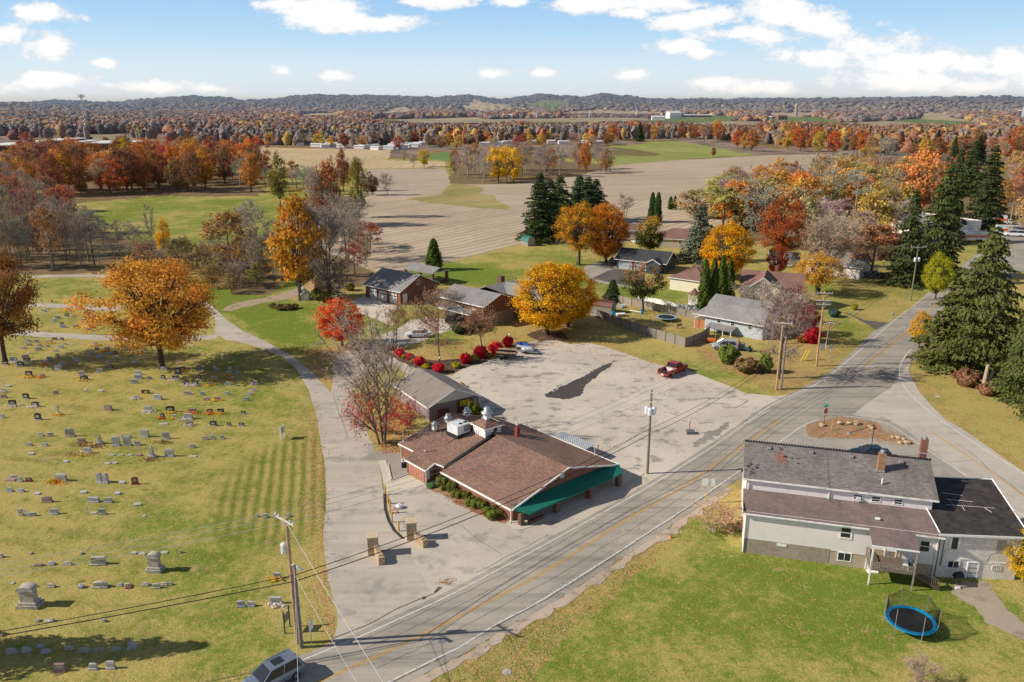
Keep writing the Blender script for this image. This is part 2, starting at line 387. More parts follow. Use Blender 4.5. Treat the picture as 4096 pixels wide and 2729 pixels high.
LUSH=[(Dp(p),a) for p,a in [
 ([(500,715),(640,690),(700,690),(745,740),(735,800),(700,840),(620,785),(540,750)],.95),([(845,720),(900,740),(890,770),(850,790),(830,750)],.95),
 ([(190,480),(330,458),(640,458),(700,520),(690,640),(640,560),(450,600),(320,570)],.6),([(640,560),(700,560),(710,640),(600,700),(560,700)],.8),
 ([(960,1568),(1530,1240),(1705,1240),(2200,1340),(2354,1400),(2354,1568)],.72),([(1530,1240),(1600,1190),(1712,1160),(1705,1250)],.75),
 ([(880,590),(1200,620),(1180,660),(1000,640),(920,640)],.8),([(940,700),(1060,690),(1060,780),(950,790)],.75),
 ([(1340,640),(1600,660),(1620,700),(1380,680)],.75),([(1600,830),(1800,905),(1700,890),(1560,820)],.7),
 ([(1880,640),(2090,640),(2080,720),(1900,720)],.5),([(1920,735),(2000,760),(1940,800),(1910,790)],.75),([(2090,840),(2354,1000),(2354,1120),(2180,980)],.55),
 ([(100,640),(230,640),(230,700),(90,700)],.45),([(440,655),(510,640),(600,700),(500,715)],.9),([(560,1568),(600,1420),(740,1470),(700,1540)],.8),
 ([(440,1200),(560,1200),(700,1440),(640,1530),(420,1568)],.55),([(-60,1500),(300,1560),(300,1600),(-60,1600)],.6),
 ([(380,790),(620,790),(730,960),(700,990),(560,900)],.55),([(1400,330),(1700,350),(1400,375)],.7),([(1280,590),(1400,590),(1400,650),(1300,660)],.7)]]
def ground():
    thm=np.concatenate([np.radians(np.linspace(-80,-42,60))[:-1],np.radians(np.linspace(-42,42,780)),np.radians(np.linspace(42,80,60))[1:]])
    rr=[14.0]
    while rr[-1]<400: rr.append(rr[-1]*1.0075)
    while rr[-1]<30000: rr.append(rr[-1]*1.012)
    rr=np.array(rr); T,Q=np.meshgrid(thm,rr); x=(Q*np.sin(T)).ravel(); y=(Q*np.cos(T)).ravel()
    z=gzv(x,y); r=np.hypot(x,y)
    jx=x+(fbm(x/6,y/6,3,1)-.5)*r*.02*1.6; jy=y+(fbm(x/6+40,y/6,3,2)-.5)*r*.03*1.6
    lush=.28+.0*x; lush[(r>260)]=.4
    base_l=lush.copy(); acc=np.zeros(len(x)); near=r<420
    for dx,dy in ((0,0),(2.6,.5),(-2.6,.3),(.4,3.4),(-.3,-3.4),(4.6,-2.8),(-4.7,2.9)):
        l=base_l[near].copy(); qx=jx[near]+dx; qy=jy[near]+dy*1.2
        for p,a in LUSH: l[pip(qx,qy,p)]=a
        acc[near]+=l/7
    lush[near]=acc[near]
    for p,a in LUSH: k=pip(jx,jy,p)&~near; lush[k]=a
    leaf=np.zeros(len(x))
    for p,a in LEAF: m=pip(jx,jy,p); leaf[m]=np.maximum(leaf[m],a)
    wood=np.zeros(len(x)); wood[r>620]=1
    for p in WOOD: wood[pip(jx,jy,p)]=1
    far=np.zeros((len(x),4)); 
    n=fbm(x/120,y/120,4,11)[:,None]; n2=fbm(x/35,y/50,3,21)[:,None]
    base=np.array([.25,.21,.19])*(1-n)+np.array([.34,.22,.15])*n
    base=np.where(n2>.62,np.array([.28,.19,.09]),base); base=np.where(n2<.36,np.array([.16,.15,.12]),base)
    d=np.clip((r-2500)/3500,0,1)[:,None]; 
    far[:,:3]=base; far[:,3]=np.clip((r-620)/60,0,1)
    for p,c in FAR:
        m=pip(x,y,p); far[m,:3]=c; far[m,3]=1
    # tan and green plots on the distant ridges
    k=(r>3300)&(r<6500)&(fbm(x/260,y/420,2,31)>.69); far[k,:3]=np.where(fbm(x/200,y/200,2,5)[k][:,None]>.5,np.array([.38,.31,.2]),np.array([.22,.24,.1]))
    nr,nt=len(rr),len(thm); i=np.arange(nr-1)[:,None]*nt+np.arange(nt-1)[None,:]; i=i.ravel()
    F=np.stack([i,i+1,i+nt+1,i+nt],1)[:,::-1]
    paint=np.stack([lush,leaf,wood],1)
    me=npmesh('ground',np.stack([x,y,z],1),F,MATS['ground'],{'paint':('FLOAT_COLOR','POINT',paint),'far':('FLOAT_COLOR','POINT',far)},smooth=True)
    o=link('ground',me); o['kind']='structure'
def groundmat():
    m,t,b=newmat('ground',.95,.08)
    p=t.pos(); pa=t.n('ShaderNodeAttribute',attribute_name='paint').outputs['Color']; fa=t.n('ShaderNodeAttribute',attribute_name='far')
    s=t.n('ShaderNodeSeparateColor',i_0=pa); lush,leaf,wood=s.outputs[0],s.outputs[1],s.outputs[2]
    nb=t.noise(p,.035,5,.65); nm=t.noise(p,.22,6,.7); nf=t.noise(p,1.3,6,.72); nff=t.noise(p,5.5,4,.75)
    L=t.math('ADD',lush,t.math('MULTIPLY',t.math('SUBTRACT',nb,.5),1.9)); L=t.math('ADD',L,t.math('MULTIPLY',t.math('SUBTRACT',nm,.5),1.5)); L=t.math('ADD',L,t.math('MULTIPLY',t.math('SUBTRACT',nf,.5),1.5),clamp=True)
    c=t.mix(t.sstep(L,.12,.85),(.50,.40,.14),(.185,.255,.036))
    c=t.mix(t.sstep(t.math('SUBTRACT',nm,t.math('MULTIPLY',lush,.05)),.56,.70),c,(.50,.35,.17))       # tan, dry patches
    c=t.mix(t.sstep(t.noise(p,.5,4,.6),.58,.75),c,(.16,.205,.026))
    c=t.mix(1,c,t.mix(t.ramp(nff,.25,.75),(.45,.45,.42),(1.45,1.43,1.38)),'MULTIPLY')
    # mowing stripes on the cemetery slope, running toward the valley
    q=t.mapping(p,(1,1,1),(0,0,R(-13))); sx_=t.n('ShaderNodeSeparateXYZ',i_0=q).outputs[0]
    st=t.math('SINE',t.math('ADD',t.math('MULTIPLY',sx_,5.2),t.math('MULTIPLY',nm,2.5)))
    g1=t.n('ShaderNodeSeparateXYZ',i_0=p); dx=t.math('MULTIPLY',t.math('ADD',g1.outputs[0],25),1/8.5); dy=t.math('MULTIPLY',t.math('SUBTRACT',g1.outputs[1],83),1/15.)
    mk=t.sstep(t.math('SUBTRACT',1.3,t.math('ADD',t.math('MULTIPLY',dx,dx),t.math('MULTIPLY',dy,dy))),0,.8)
    c=t.mix(t.math('MULTIPLY',mk,t.math('MULTIPLY',t.math('ADD',st,1.0),t.ramp(nf,.3,.7,.28,.5))),c,(.145,.175,.026))
    q2=t.mapping(p,(1,1,1),(0,0,R(-78))); s2=t.n('ShaderNodeSeparateXYZ',i_0=q2).outputs[0]
    st2=t.sstep(t.math('SINE',t.math('ADD',t.math('MULTIPLY',s2,1.9),t.math('MULTIPLY',nb,22))),-.2,.9)
    mk2=t.math('MULTIPLY',.42,t.math('MULTIPLY',t.sstep(g1.outputs[0],-18,-28),t.sstep(nm,.35,.7)))
    c=t.mix(t.math('MULTIPLY',mk2,st2),c,(.15,.18,.03))
    # leaf litter
    vo=t.n('ShaderNodeTexVoronoi',i_Scale=7.5); t.set(vo.inputs['Vector'],t.mapping(p,(1,1,.05))); 
    rnd=t.n('ShaderNodeSeparateColor',i_0=vo.outputs['Color'])
    lc=t.mix(rnd.outputs[0],(.50,.24,.10),(.62,.42,.22)); lc=t.mix(t.sstep(rnd.outputs[1],.6,.8),lc,(.32,.11,.05))
    lm=t.math('LESS_THAN',t.math('ADD',rnd.outputs[2],t.math('MULTIPLY',t.math('SUBTRACT',.5,nm),.9)),t.math('MULTIPLY',leaf,.95))
    lm=t.math('MULTIPLY',lm,t.math('LESS_THAN',vo.outputs['Distance'],.55))
    c=t.mix(lm,c,lc)
    sparse=t.math('MULTIPLY',t.math('LESS_THAN',rnd.outputs[0],.022),t.math('LESS_THAN',vo.outputs['Distance'],.3)); c=t.mix(sparse,c,(.55,.36,.2))
    wc=t.mix(t.ramp(nm,.3,.7),(.15,.10,.055),(.30,.21,.115)); wc=t.mix(t.sstep(nf,.5,.7),wc,(.13,.13,.045))
    c=t.mix(t.sstep(t.math('ADD',wood,t.math('MULTIPLY',t.math('SUBTRACT',nm,.5),.6)),.3,.7),c,wc)
    fn=t.noise(t.mapping(p,(1,1,.2)),.02,7,.7); fc=t.mix(1,fa.outputs['Color'],t.mix(t.ramp(fn,.3,.7),(.55,.55,.55),(1.35,1.35,1.35)),'MULTIPLY')
    c=t.mix(fa.outputs['Alpha'],c,fc)
    t.set(b.inputs['Base Color'],c)
    h=t.math('ADD',t.math('MULTIPLY',nff,.6),nf); t.set(b.inputs['Normal'],t.bump(h,.55,.22))
# ---------------------------------------------------------------- flat sheets: roads, paths, fields
def resample(pts,step,closed=True,jit=0.0,seed=1,smooth=False):
    rd=random.Random(seed); out=[]; n=len(pts)
    for i in range(n if closed else n-1):
        a=pts[i]; b=pts[(i+1)%n]; L=math.dist(a,b); k=max(1,int(L/step))
        if smooth:
            p0=pts[(i-1)%n] if (closed or i>0) else a; p3=pts[(i+2)%n] if (closed or i+2<n) else b
        for j in range(k):
            f=j/k
            if smooth:
                q=[.5*((2*a[c])+(-p0[c]+b[c])*f+(2*p0[c]-5*a[c]+4*b[c]-p3[c])*f*f+(-p0[c]+3*a[c]-3*b[c]+p3[c])*f**3) for c in (0,1)]
            else: q=[a[0]+(b[0]-a[0])*f,a[1]+(b[1]-a[1])*f]
            if jit: q=[q[0]+rd.gauss(0,jit),q[1]+rd.gauss(0,jit)]
            out.append(tuple(q))
    if not closed: out.append(tuple(pts[-1]))
    return out
import bmesh
def sheet(name,pts,z,mat,step=2.0,jit=0.0,smooth=False,seed=1):
    pts=resample(pts,step,True,jit,seed,smooth)
    bm=bmesh.new(); vs=[bm.verts.new((p[0],p[1],z)) for p in pts]
    f=bm.faces.new(vs); f.normal_update()
    if f.normal.z<0: f.normal_flip()
    bmesh.ops.triangulate(bm,faces=[f]); me=bpy.data.meshes.new(name); bm.to_mesh(me); bm.free(); me.materials.append(mat)
    o=link(name,me); o['kind']='structure'; return o
def ribbon(name,pts,w,z,mat,step=1.5,off=0.0,kind='structure',thick=0.0):
    pts=resample(pts,step,False,0,1,True); P=np.array(pts); t=np.gradient(P,axis=0); t/=np.linalg.norm(t,axis=1)[:,None]; nrm=np.stack([-t[:,1],t[:,0]],1)
    a=P+nrm*(off+w/2); b=P+nrm*(off-w/2); n=len(P)
    m=MB()
    m.add([(p[0],p[1],z) for p in b]+[(p[0],p[1],z) for p in a],[(i,i+1,n+i+1,n+i) for i in range(n-1)])
    if thick:
        m.add([(p[0],p[1],z) for p in b]+[(p[0],p[1],z-thick) for p in b],[(i,n+i,n+i+1,i+1) for i in range(n-1)])
        m.add([(p[0],p[1],z) for p in a]+[(p[0],p[1],z-thick) for p in a],[(i,i+1,n+i+1,n+i) for i in range(n-1)])
    o=m.build(name,mat); o['kind']=kind; return o
def offset(pts,d):
    P=np.array(resample(pts,3,False,0,1,True)); t=np.gradient(P,axis=0); t/=np.linalg.norm(t,axis=1)[:,None]
    return [tuple(p) for p in P+np.stack([-t[:,1],t[:,0]],1)*d]
def asphalt(name,c,c2,dark,damt=.55,crack=.5,streak=0.0,sang=0.0,grit=1.0,leaf=0.0):
    m,t,b=newmat(name,.9,.2); p=t.pos()
    n1=t.noise(p,.09,6,.62); n2=t.noise(p,.6,6,.65); n3=t.noise(p,7,3,.7)
    k=t.mix(t.sstep(n1,.35,.65),c,c2)
    k=t.mix(t.math('MULTIPLY',t.sstep(t.math('ADD',t.math('MULTIPLY',n2,.6),t.math('MULTIPLY',t.noise(t.mapping(p,(.45,1.25,1)),.26,6,.66,1.0),.62)),.63,.74),damt),k,dark)
    k=t.mix(1,k,t.mix(t.ramp(n3,.25,.75),(.86,.86,.86),(1.13,1.13,1.12)),'MULTIPLY')
    if streak:
        q=t.mapping(p,(.018,.5,1),(0,0,-sang)); s_=t.noise(q,1.6,5,.6); k=t.mix(t.math('MULTIPLY',t.sstep(s_,.42,.7),streak),k,dark)
        s3=t.noise(t.mapping(p,(.05,2.2,1),(0,0,-sang)),1.6,4,.6); k=t.mix(t.math('MULTIPLY',t.sstep(s3,.5,.66),streak*.5),k,c)
    vo=t.n('ShaderNodeTexVoronoi',feature='DISTANCE_TO_EDGE',i_Scale=.13); t.set(vo.inputs['Vector'],t.mapping(t.mix(.06,p,t.n('ShaderNodeTexNoise',i_Scale=.5,i_Detail=6).outputs['Color'],'ADD'),(1,1,.01)))
    ck=t.math('MULTIPLY',t.math('LESS_THAN',vo.outputs[0],.0035),t.sstep(n2,.5,.66)); k=t.mix(t.math('MULTIPLY',ck,crack*.6),k,(.05,.045,.04))
    if leaf:
        vl=t.n('ShaderNodeTexVoronoi',i_Scale=2.6); t.set(vl.inputs['Vector'],t.mapping(p,(1,1,.01))); r_=t.n('ShaderNodeSeparateColor',i_0=vl.outputs['Color'])
        lf=t.math('MULTIPLY',t.math('LESS_THAN',r_.outputs[0],leaf),t.math('LESS_THAN',vl.outputs['Distance'],.2)); k=t.mix(lf,k,(.5,.3,.14))
    t.set(b.inputs['Base Color'],k); t.set(b.inputs['Normal'],t.bump(t.math('ADD',n3,n2),.25*grit,.02)); return m
def stubble(name,c1,c2,dark,ang,freq=3.2,amp=.5,dist=2.0,green=.0):
    m,t,b=newmat(name,.95,.05); p=t.pos(); n1=t.noise(p,.012,6,.6); n2=t.noise(p,.2,6,.7); n3=t.noise(p,1.6,5,.7)
    q=t.mapping(p,(1,1,1),(0,0,ang)); sy=t.n('ShaderNodeSeparateXYZ',i_0=q).outputs[0]
    w=t.math('SINE',t.math('ADD',t.math('MULTIPLY',sy,freq),t.math('ADD',t.math('MULTIPLY',n1,55*dist/2),t.math('MULTIPLY',n2,2.2))))
    w2=t.math('SINE',t.math('ADD',t.math('MULTIPLY',sy,freq*.23),t.math('MULTIPLY',n1,13*dist/2)))
    k=t.mix(t.sstep(t.math('ADD',n1,t.math('MULTIPLY',t.math('SUBTRACT',n2,.5),.5)),.38,.62),c1,c2)
    k=t.mix(t.math('MULTIPLY',t.sstep(t.math('ADD',w,t.math('MULTIPLY',t.math('SUBTRACT',n3,.5),2.4)),-.1,.9),amp),k,dark)
    k=t.mix(t.math('MULTIPLY',t.sstep(w2,.2,.9),amp*.35),k,dark)
    if green: k=t.mix(t.math('MULTIPLY',t.sstep(t.noise(p,.05,5,.6),.55,.7),green),k,(.2,.22,.07))
    k=t.mix(1,k,t.mix(t.ramp(n3,.25,.75),(.75,.75,.75),(1.2,1.2,1.2)),'MULTIPLY')
    t.set(b.inputs['Base Color'],k); t.set(b.inputs['Normal'],t.bump(n3,.4,.1)); return m
groundmat(); ground()
asphalt('drive',(.58,.505,.42),(.50,.435,.365),(.26,.245,.225),.5,.5,.35,R(95),leaf=.02)
asphalt('forecourt',(.62,.54,.45),(.51,.445,.375),(.22,.21,.195),.5,.9,leaf=.03)
asphalt('lot',(.66,.575,.48),(.54,.47,.395),(.16,.145,.13),.6,.9,leaf=.02)
asphalt('road',(.46,.405,.34),(.34,.305,.26),(.19,.175,.155),.35,.6,.65,R(40),leaf=.01)
asphalt('sideroad',(.60,.53,.455),(.50,.445,.385),(.27,.25,.235),.3,.6,.3,R(-45),leaf=.008)
asphalt('lot_dark',(.27,.24,.21),(.36,.32,.28),(.13,.12,.11),.8,0)
asphalt('tarpatch',(.075,.066,.06),(.10,.088,.08),(.05,.045,.04),.3,0,leaf=.09)
asphalt('darkdrive',(.115,.10,.092),(.15,.13,.115),(.08,.07,.066),.4,.2,leaf=.06)
asphalt('gravel',(.44,.39,.335),(.35,.31,.265),(.22,.2,.18),.4,0,grit=2.5,leaf=.03)
asphalt('brown_gravel',(.47,.385,.30),(.38,.31,.235),(.22,.2,.12),.7,0,grit=2.5,leaf=.05)
asphalt('concrete',(.68,.60,.49),(.60,.53,.44),(.45,.4,.34),.3,.5,grit=.5,leaf=.015)
simple('mulch',(.085,.055,.04),.95,.4,5,coord='pos',bump=.6,c2=(.30,.15,.07),scale2=2.5)
simple('litter',(.40,.23,.14),.95,.3,6,coord='pos',bump=.5,c2=(.20,.20,.05),scale2=1.2)
m=simple('white_paint',(.74,.72,.68),.8,.1,6,coord='pos',c2=(.42,.40,.37),scale2=2.2)
simple('yellow_paint',(.62,.36,.05),.8,.15,6,coord='pos',c2=(.40,.31,.17),scale2=1.6)
simple('sand_path',(.42,.31,.22),.95,.2,2,coord='pos',bump=.4,c2=(.2,.2,.07),scale2=.35)
stubble('stubble_near',(.60,.48,.35),(.50,.39,.28),(.27,.20,.135),R(38),1.75,.46,.9)
stubble('stubble_far',(.57,.46,.34),(.50,.39,.285),(.33,.25,.17),R(74),1.2,.55,.5)
stubble('stubble_mid',(.53,.44,.33),(.46,.37,.28),(.34,.265,.18),R(70),2.2,.4,1.5)
stubble('straw_field',(.56,.42,.24),(.62,.47,.28),(.38,.28,.17),R(5),.9,.35,1.0)
stubble('meadow',(.46,.36,.17),(.32,.29,.10),(.25,.18,.09),R(30),.3,.3,1.0,.5)
stubble('green_field',(.29,.32,.09),(.37,.36,.12),(.19,.20,.06),R(-35),.35,.35,1.5)
stubble('winter_green',(.16,.26,.08),(.20,.28,.10),(.13,.2,.06),R(60),.5,.35,1.0)
stubble('weedy',(.25,.16,.09),(.20,.19,.07),(.14,.09,.05),R(60),.5,.4,1.0,.4)
# fields
M_=MATS
sheet('stubble_field',Dp([(700,560),(760,470),(850,452),(940,449),(1000,449),(1080,456),(1240,470),(1500,410),(1650,372),(1780,358),(1890,354),(2010,372),(2000,420),(1880,470),(1700,520),(1560,530),(1430,560),(1280,560),(1230,556)])+[tA(2354,190),tA(2050,270),tA(1780,345),tA(1560,360),tA(1500,420),tA(1100,430)],.03,M_['stubble_near'],3,.15)
sheet('stubble_field',[f1(*p) for p in [(930,900),(1070,866),(1740,862),(1760,900),(1790,1000),(1740,1060),(1690,1102),(1400,1112),(990,1112)]]+[],.04,M_['stubble_mid'],4,.2)
sheet('stubble_field',[f1(1410,1010),f1(2354,1005),f2(0,1005),f2(600,930),f2(970,830),f2(1440,790),f2(2354,740),f3(0,740),f3(560,735),f3(600,830),f2(2354,1020),f2(1400,1120),f2(600,1200),f2(0,1260),f1(2354,1236)],.045,M_['stubble_far'],5,.25)
sheet('dry_meadow',[f1(*p) for p in [(1380,1140),(1690,1100),(1790,1000),(2000,1015),(2100,1040),(2060,1090),(2200,1110),(2200,1150),(2350,1215),(2300,1236),(2000,1220),(1700,1190),(1500,1165)]],.06,M_['meadow'],3,.4)
sheet('straw_field',[f1(*p) for p in [(-200,660),(400,675),(1240,690),(1230,760),(1190,785),(1740,800),(1740,856),(1070,862),(600,870),(250,886),(-200,900)]],.05,M_['straw_field'],6,.3)
sheet('green_field',[f2(*p) for p in [(900,640),(1000,650),(1180,640),(1320,600),(1500,610),(1800,650),(2100,715),(2250,738),(1700,770),(1000,825),(940,830)]],.06,M_['green_field'],6,.4)
sheet('weedy_patch',[f2(*p) for p in [(920,660),(1080,680),(1300,715),(1385,738),(1180,750),(960,735),(900,740)]],.09,M_['weedy'],5,.8)
sheet('winter_field',[f1(*p) for p in [(1600,725),(1790,708),(1800,760),(1790,800),(1700,790),(1590,770)]],.06,M_['winter_green'],6,.3)
# pavement
sheet('parking_lot',[tA(1180,1175),tA(1400,1290),tA(1540,1352),tA(1700,1398),tA(1800,1378),tA(1900,1322),tA(2050,1272),tA(2200,1235),tE(0,1130),tE(200,1060),tE(400,1060),tE(540,1100),tE(700,1085),tE(830,1112),tE(1060,1190),tE(1260,1262),tE(1620,1338),tE(1950,1462),tE(2190,1565),tG(1150,400),tG(1400,428),tG(1640,385)]+Dp([(1830,900),(1700,1000),(1490,1120),(1200,1000),(1040,945),(1000,860),(960,870),(930,850)]),.012,M_['lot'],1.5,.08)
sheet('driveway',[tA(690,1640),tA(705,1450),tA(712,1290),tA(760,1195),tA(880,1135),tA(1000,1090),tA(1080,1045),tA(1200,990),tA(1300,965),tA(1560,950),tA(1640,1000),tA(1500,1085),tA(1260,1120),tA(1190,1180),tA(1420,1300),tA(1540,1355),tA(1480,1375),tA(1400,1380),tA(1250,1290),tA(1050,1360),tA(930,1470),tB(900,180),tB(985,400),tB(1035,560),tB(1085,690),tB(900,760),tB(840,560)],.016,M_['drive'],1.2,.05,True)
sheet('cemetery_drive',Dp([(768,912),(745,885),(715,855),(675,822),(620,790),(560,762),(520,735),(500,714),(470,690),(452,668),(438,672),(455,692),(478,712),(496,738),(494,766),(520,782),(560,789),(600,800),(650,822),(682,850),(700,880)])+[tB(480,130),tB(560,400),tB(600,650),tB(635,850),tB(645,1050),tB(640,1300),tC(553,200),tC(545,430),tC(560,620),tC(600,820),tC(650,1000),tC(660,1090),tC(630,1200),tC(590,1245),tC(800,1225),tC(1240,1025),tC(1500,905),tC(1480,700),tC(1170,410),tC(1080,290),tC(1040,160),tC(1030,40)]+[tB(1130,790),tB(1090,700),tB(1000,500),tB(860,250)],.02,M_['drive'],1.2,.04)
sheet('forecourt',[tC(1500,905),tC(1800,760),tC(2354,480),tC(2354,380),tC(2150,360),tC(2000,280),tC(1700,150),tC(1400,10)]+[tB(1560,1010),tB(1480,1010),tB(1395,1060),tB(1330,1045),tB(1200,1080)]+[tC(1035,60),tC(1045,180),tC(1085,300),tC(1150,420),tC(1290,620),tC(1420,860)],.024,M_['forecourt'],1.5,.03)
NL=[tC(-500,1800),tC(100,1510),tC(380,1390),tC(800,1220),tC(1240,1020),tC(1600,850),tC(2350,450),tG(0,1385),tG(430,1130),tG(850,860),tG(1130,660),tG(1370,500),tG(1640,370),tG(1800,290),tG(1990,150)]+Dp([(2055,738),(2115,692),(2160,655),(2240,595),(2354,507),(2500,400)])
SL=[tC(-100,2080),tC(600,1770),tC(1070,1568),tC(1450,1380),tC(1640,1290),tC(1960,1090),tC(2350,880),tG(390,1568),tG(870,1240),tG(1100,1080),tG(1410,858),tG(1600,720)]
sheet('road',offset(NL[:15],.6)+Dp([(2010,760),(2092,712),(2130,676),(2200,618),(2290,550),(2354,500),(2500,390),(2560,470),(2354,625),(2290,655),(2200,725),(2140,780),(2092,840),(2086,870),(2108,925),(2145,965),(2080,985),(2000,960),(1900,955),(1850,975)])+offset(SL,-.9)[::-1],.028,M_['road'],1.5,.03)
sheet('side_road',[tS(1010,900),tS(985,980),tS(1030,1080),tS(1120,1240),tS(1300,1445),tS(1430,1568),tH(1950,60),tH(2200,240),tH(2360,350),tH(3200,1000),tH(2700,1000),tH(2352,720),tH(1960,400),tH(1500,40),tH(1330,-60)]+Dp([(2010,962),(1960,955),(1990,930),(2050,890),(2075,850)]),.032,M_['sideroad'],1.5,.03)
sheet('forecourt',[tR(1190,1375),tR(1250,1372),tR(1450,1305),tR(2080,1015),tR(2240,935),tR(2400,960),tC(2354,420),tC(2354,470),tC(2150,560),tC(2100,480)],.025,M_['forecourt'],1.5,.03)
sheet('gravel_yard',Dp([(1700,1100),(1720,1020),(1790,975),(1850,960),(1950,957),(2010,962),(2085,985),(2180,1045),(2262,1110),(2300,1160),(2230,1200),(1900,1200),(1720,1200)]),.026,M_['gravel'],1.5,.1)
isl=[tG(1670,690),tG(1750,665),tG(1870,640),tG(1990,615),tG(2150,635),tG(2354,690)]+[tH(1300,40),tH(1480,90),tH(1570,150),tH(1450,135),tH(1250,100),tH(1000,95),tH(800,85),tH(770,50)]
sheet('grass_island',isl,.04,M_['litter'],1,.12,True)
for nm,pp,w in (('lane_line',[tC(380,1390),tC(800,1220),tC(1240,1020),tC(1600,850),tC(2350,450),tG(0,1385),tG(430,1130),tG(850,860),tG(1130,660),tG(1370,500),tG(1640,370),tG(1800,290),tG(1990,150)]+Dp([(2055,738),(2115,692),(2160,655),(2240,595),(2354,507),(2500,400)]),.13),('lane_line',[tC(-300,1920)]+[tC(380,1390)],.13) ,
    ('lane_line',SL,.13),('lane_line',[tG(1600,720),tG(1700,668),tG(1780,640)],.14),('lane_line',[tG(2010,612),tG(2200,625),tG(2354,665),tH(1390,5),tH(1920,365),tH(2350,665),tH(2900,1080)],.13),
    ('lane_line',[tS(1025,735),tS(965,790),tS(905,890),tS(882,1000),tS(890,1080),tS(930,1160),tS(1010,1270),tS(1150,1400),tS(1360,1568),tH(2100,200),tH(2352,355),tH(2900,720)],.15),
    ('lane_line',[tG(1480,470),tG(1640,390),tG(1760,320)],.1),('lane_line',[tG(1130,670),tG(1250,600),tG(1330,555)],.1)):
    if nm and pp: ribbon(nm,pp,w,.036,M_['white_paint'])
YL=[tC(-300,1930),tC(480,1580),tC(900,1395),tC(1200,1255),tC(1620,1050),tC(2000,855),tC(2350,665),tG(20,1560),tG(440,1320),tG(640,1185),tG(830,1060),tG(1000,945),tG(1150,835),tG(1430,640)]
for s in (-.1,.1): ribbon('lane_line',YL,.1,.036,M_['yellow_paint'],off=s)
Y2=[tF(890,1300),tF(1050,1170),tF(1280,985)]+Dp([(2140,712),(2200,662),(2290,592),(2354,545),(2450,470)])
for s in (-.13,.13): ribbon('lane_line',Y2,.14,.036,M_['yellow_paint'],off=s)
Y3=[tH(1680,50),tH(1900,200),tH(2050,300),tH(2352,520),tH(2900,900)]
for s in (-.09,.09): ribbon('lane_line',Y3,.09,.038,M_['yellow_paint'],off=s)
sheet('tar_patch',[tE(330,1568),tE(440,1495),tE(640,1400),tE(780,1320),tE(960,1245),tE(900,1300),tE(800,1375),tE(670,1480),tE(640,1568),tR(1640,255),tR(1455,235),tR(1460,210),tR(1600,120)],.018,M_['tarpatch'],.5,.13)
sheet('patched_strip',[tG(610,880),tG(700,800),tG(830,730),tG(960,660),tG(940,700),tG(860,770),tG(720,860),tG(640,900)],.017,M_['lot_dark'],.6,.25)
sheet('concrete_apron',[tA(880,700),tA(1010,650),tA(1100,680),tA(1330,760),tA(1370,745),tA(1280,800),tA(1250,830),tA(1260,930),tA(1150,890),tA(1010,835),tA(960,810)],.03,M_['concrete'],1.5,.02)
sheet('concrete_apron',[tA(1420,880),tA(1600,840),tA(1780,880),tA(1900,880),tA(2280,850),tA(2100,920),tA(1840,940),tA(1700,1000),tA(1560,960),tA(1290,960)],.034,M_['concrete'],1.5,.05)
sheet('concrete_walk',[tB(1125,790),tB(1195,785),tB(1245,975),tB(1400,920),tB(1560,1005),tB(1395,1080),tB(1335,1045),tB(1190,1085),tB(1165,950)],.05,M_['concrete'],2,0)
sheet('gravel_bed',[tB(945,785),tB(1080,705),tB(1200,690),tB(1400,740),tB(1420,900),tB(1250,965),tB(1200,790)],.04,M_['gravel'],1.5,.05)
sheet('porch_floor',[tR(1122,1310),tR(1240,1225),tR(1600,1100),tR(2110,860),tR(2240,935),tR(2300,885),tR(2200,860),tR(2100,880),tR(2280,930),tR(2080,1010),tR(1460,1300),tR(1250,1372)][:5]+[tR(2200,855),tR(2300,890),tR(2240,935),tR(2080,1015),tR(1700,1190),tR(1450,1305),tR(1260,1370),tR(1190,1372)],.06,M_['concrete'],2,0)
sheet('mulch_bed',[tR(425,1000),tR(520,985),tR(760,1100),tR(1170,1280),tR(1100,1320),tR(1000,1290),tR(750,1170),tR(600,1080),tR(480,1030)],.045,M_['litter'],.8,.08)
sheet('mulch_bed',[tA(1190,1150),tA(1300,1130),tA(1500,1230),tA(1650,1250),tA(1900,1230),tA(2050,1200),tA(2200,1190),tA(2100,1265),tA(1900,1320),tA(1800,1372),tA(1700,1392),tA(1540,1345),tA(1400,1285),tA(1200,1190)],.03,M_['mulch'],1,.15)
sheet('mulch_bed',[tE(120,1010),tE(300,950),tE(460,990),tE(560,1090),tE(420,1060),tE(250,1070)],.03,M_['mulch'],1,.2)
sheet('driveway',[tE(735,490),tE(880,425),tE(950,405),tE(1180,430),tE(1250,560),tE(1100,562),tE(900,530)],.03,M_['darkdrive'],1.5,.04)
sheet('gravel_drive',[tE(660,385),tE(760,350),tE(880,340),tE(970,395),tE(880,425),tE(735,490),tE(1100,575),tE(1095,585),tE(740,520),tE(700,470),tE(650,420)],.02,M_['gravel'],1.5,.1)
sheet('driveway',[tF(640,790),tF(760,830),tF(1000,970),tF(1090,905),tF(900,870),tF(780,840),tF(700,800)][:4]+[tF(1110,900),tF(880,875),tF(760,820)],.03,M_['darkdrive'],1,.08)
sheet('dirt_path',Dp([(505,715),(545,695),(600,688),(680,665),(700,640),(706,650),(690,680),(640,692),(590,700),(530,716)]),.015,M_['sand_path'],1.5,.25)
sheet('gravel_path',[tH(1850,1160),tH(1990,1130),tH(2100,1150),tH(2160,1240),tH(2200,1330),tH(2354,1430),tH(2600,1600),tH(2354,1560),tH(2200,1500),tH(2050,1400),tH(1960,1290),tH(1880,1250)],.02,M_['brown_gravel'],.6,.25,True)
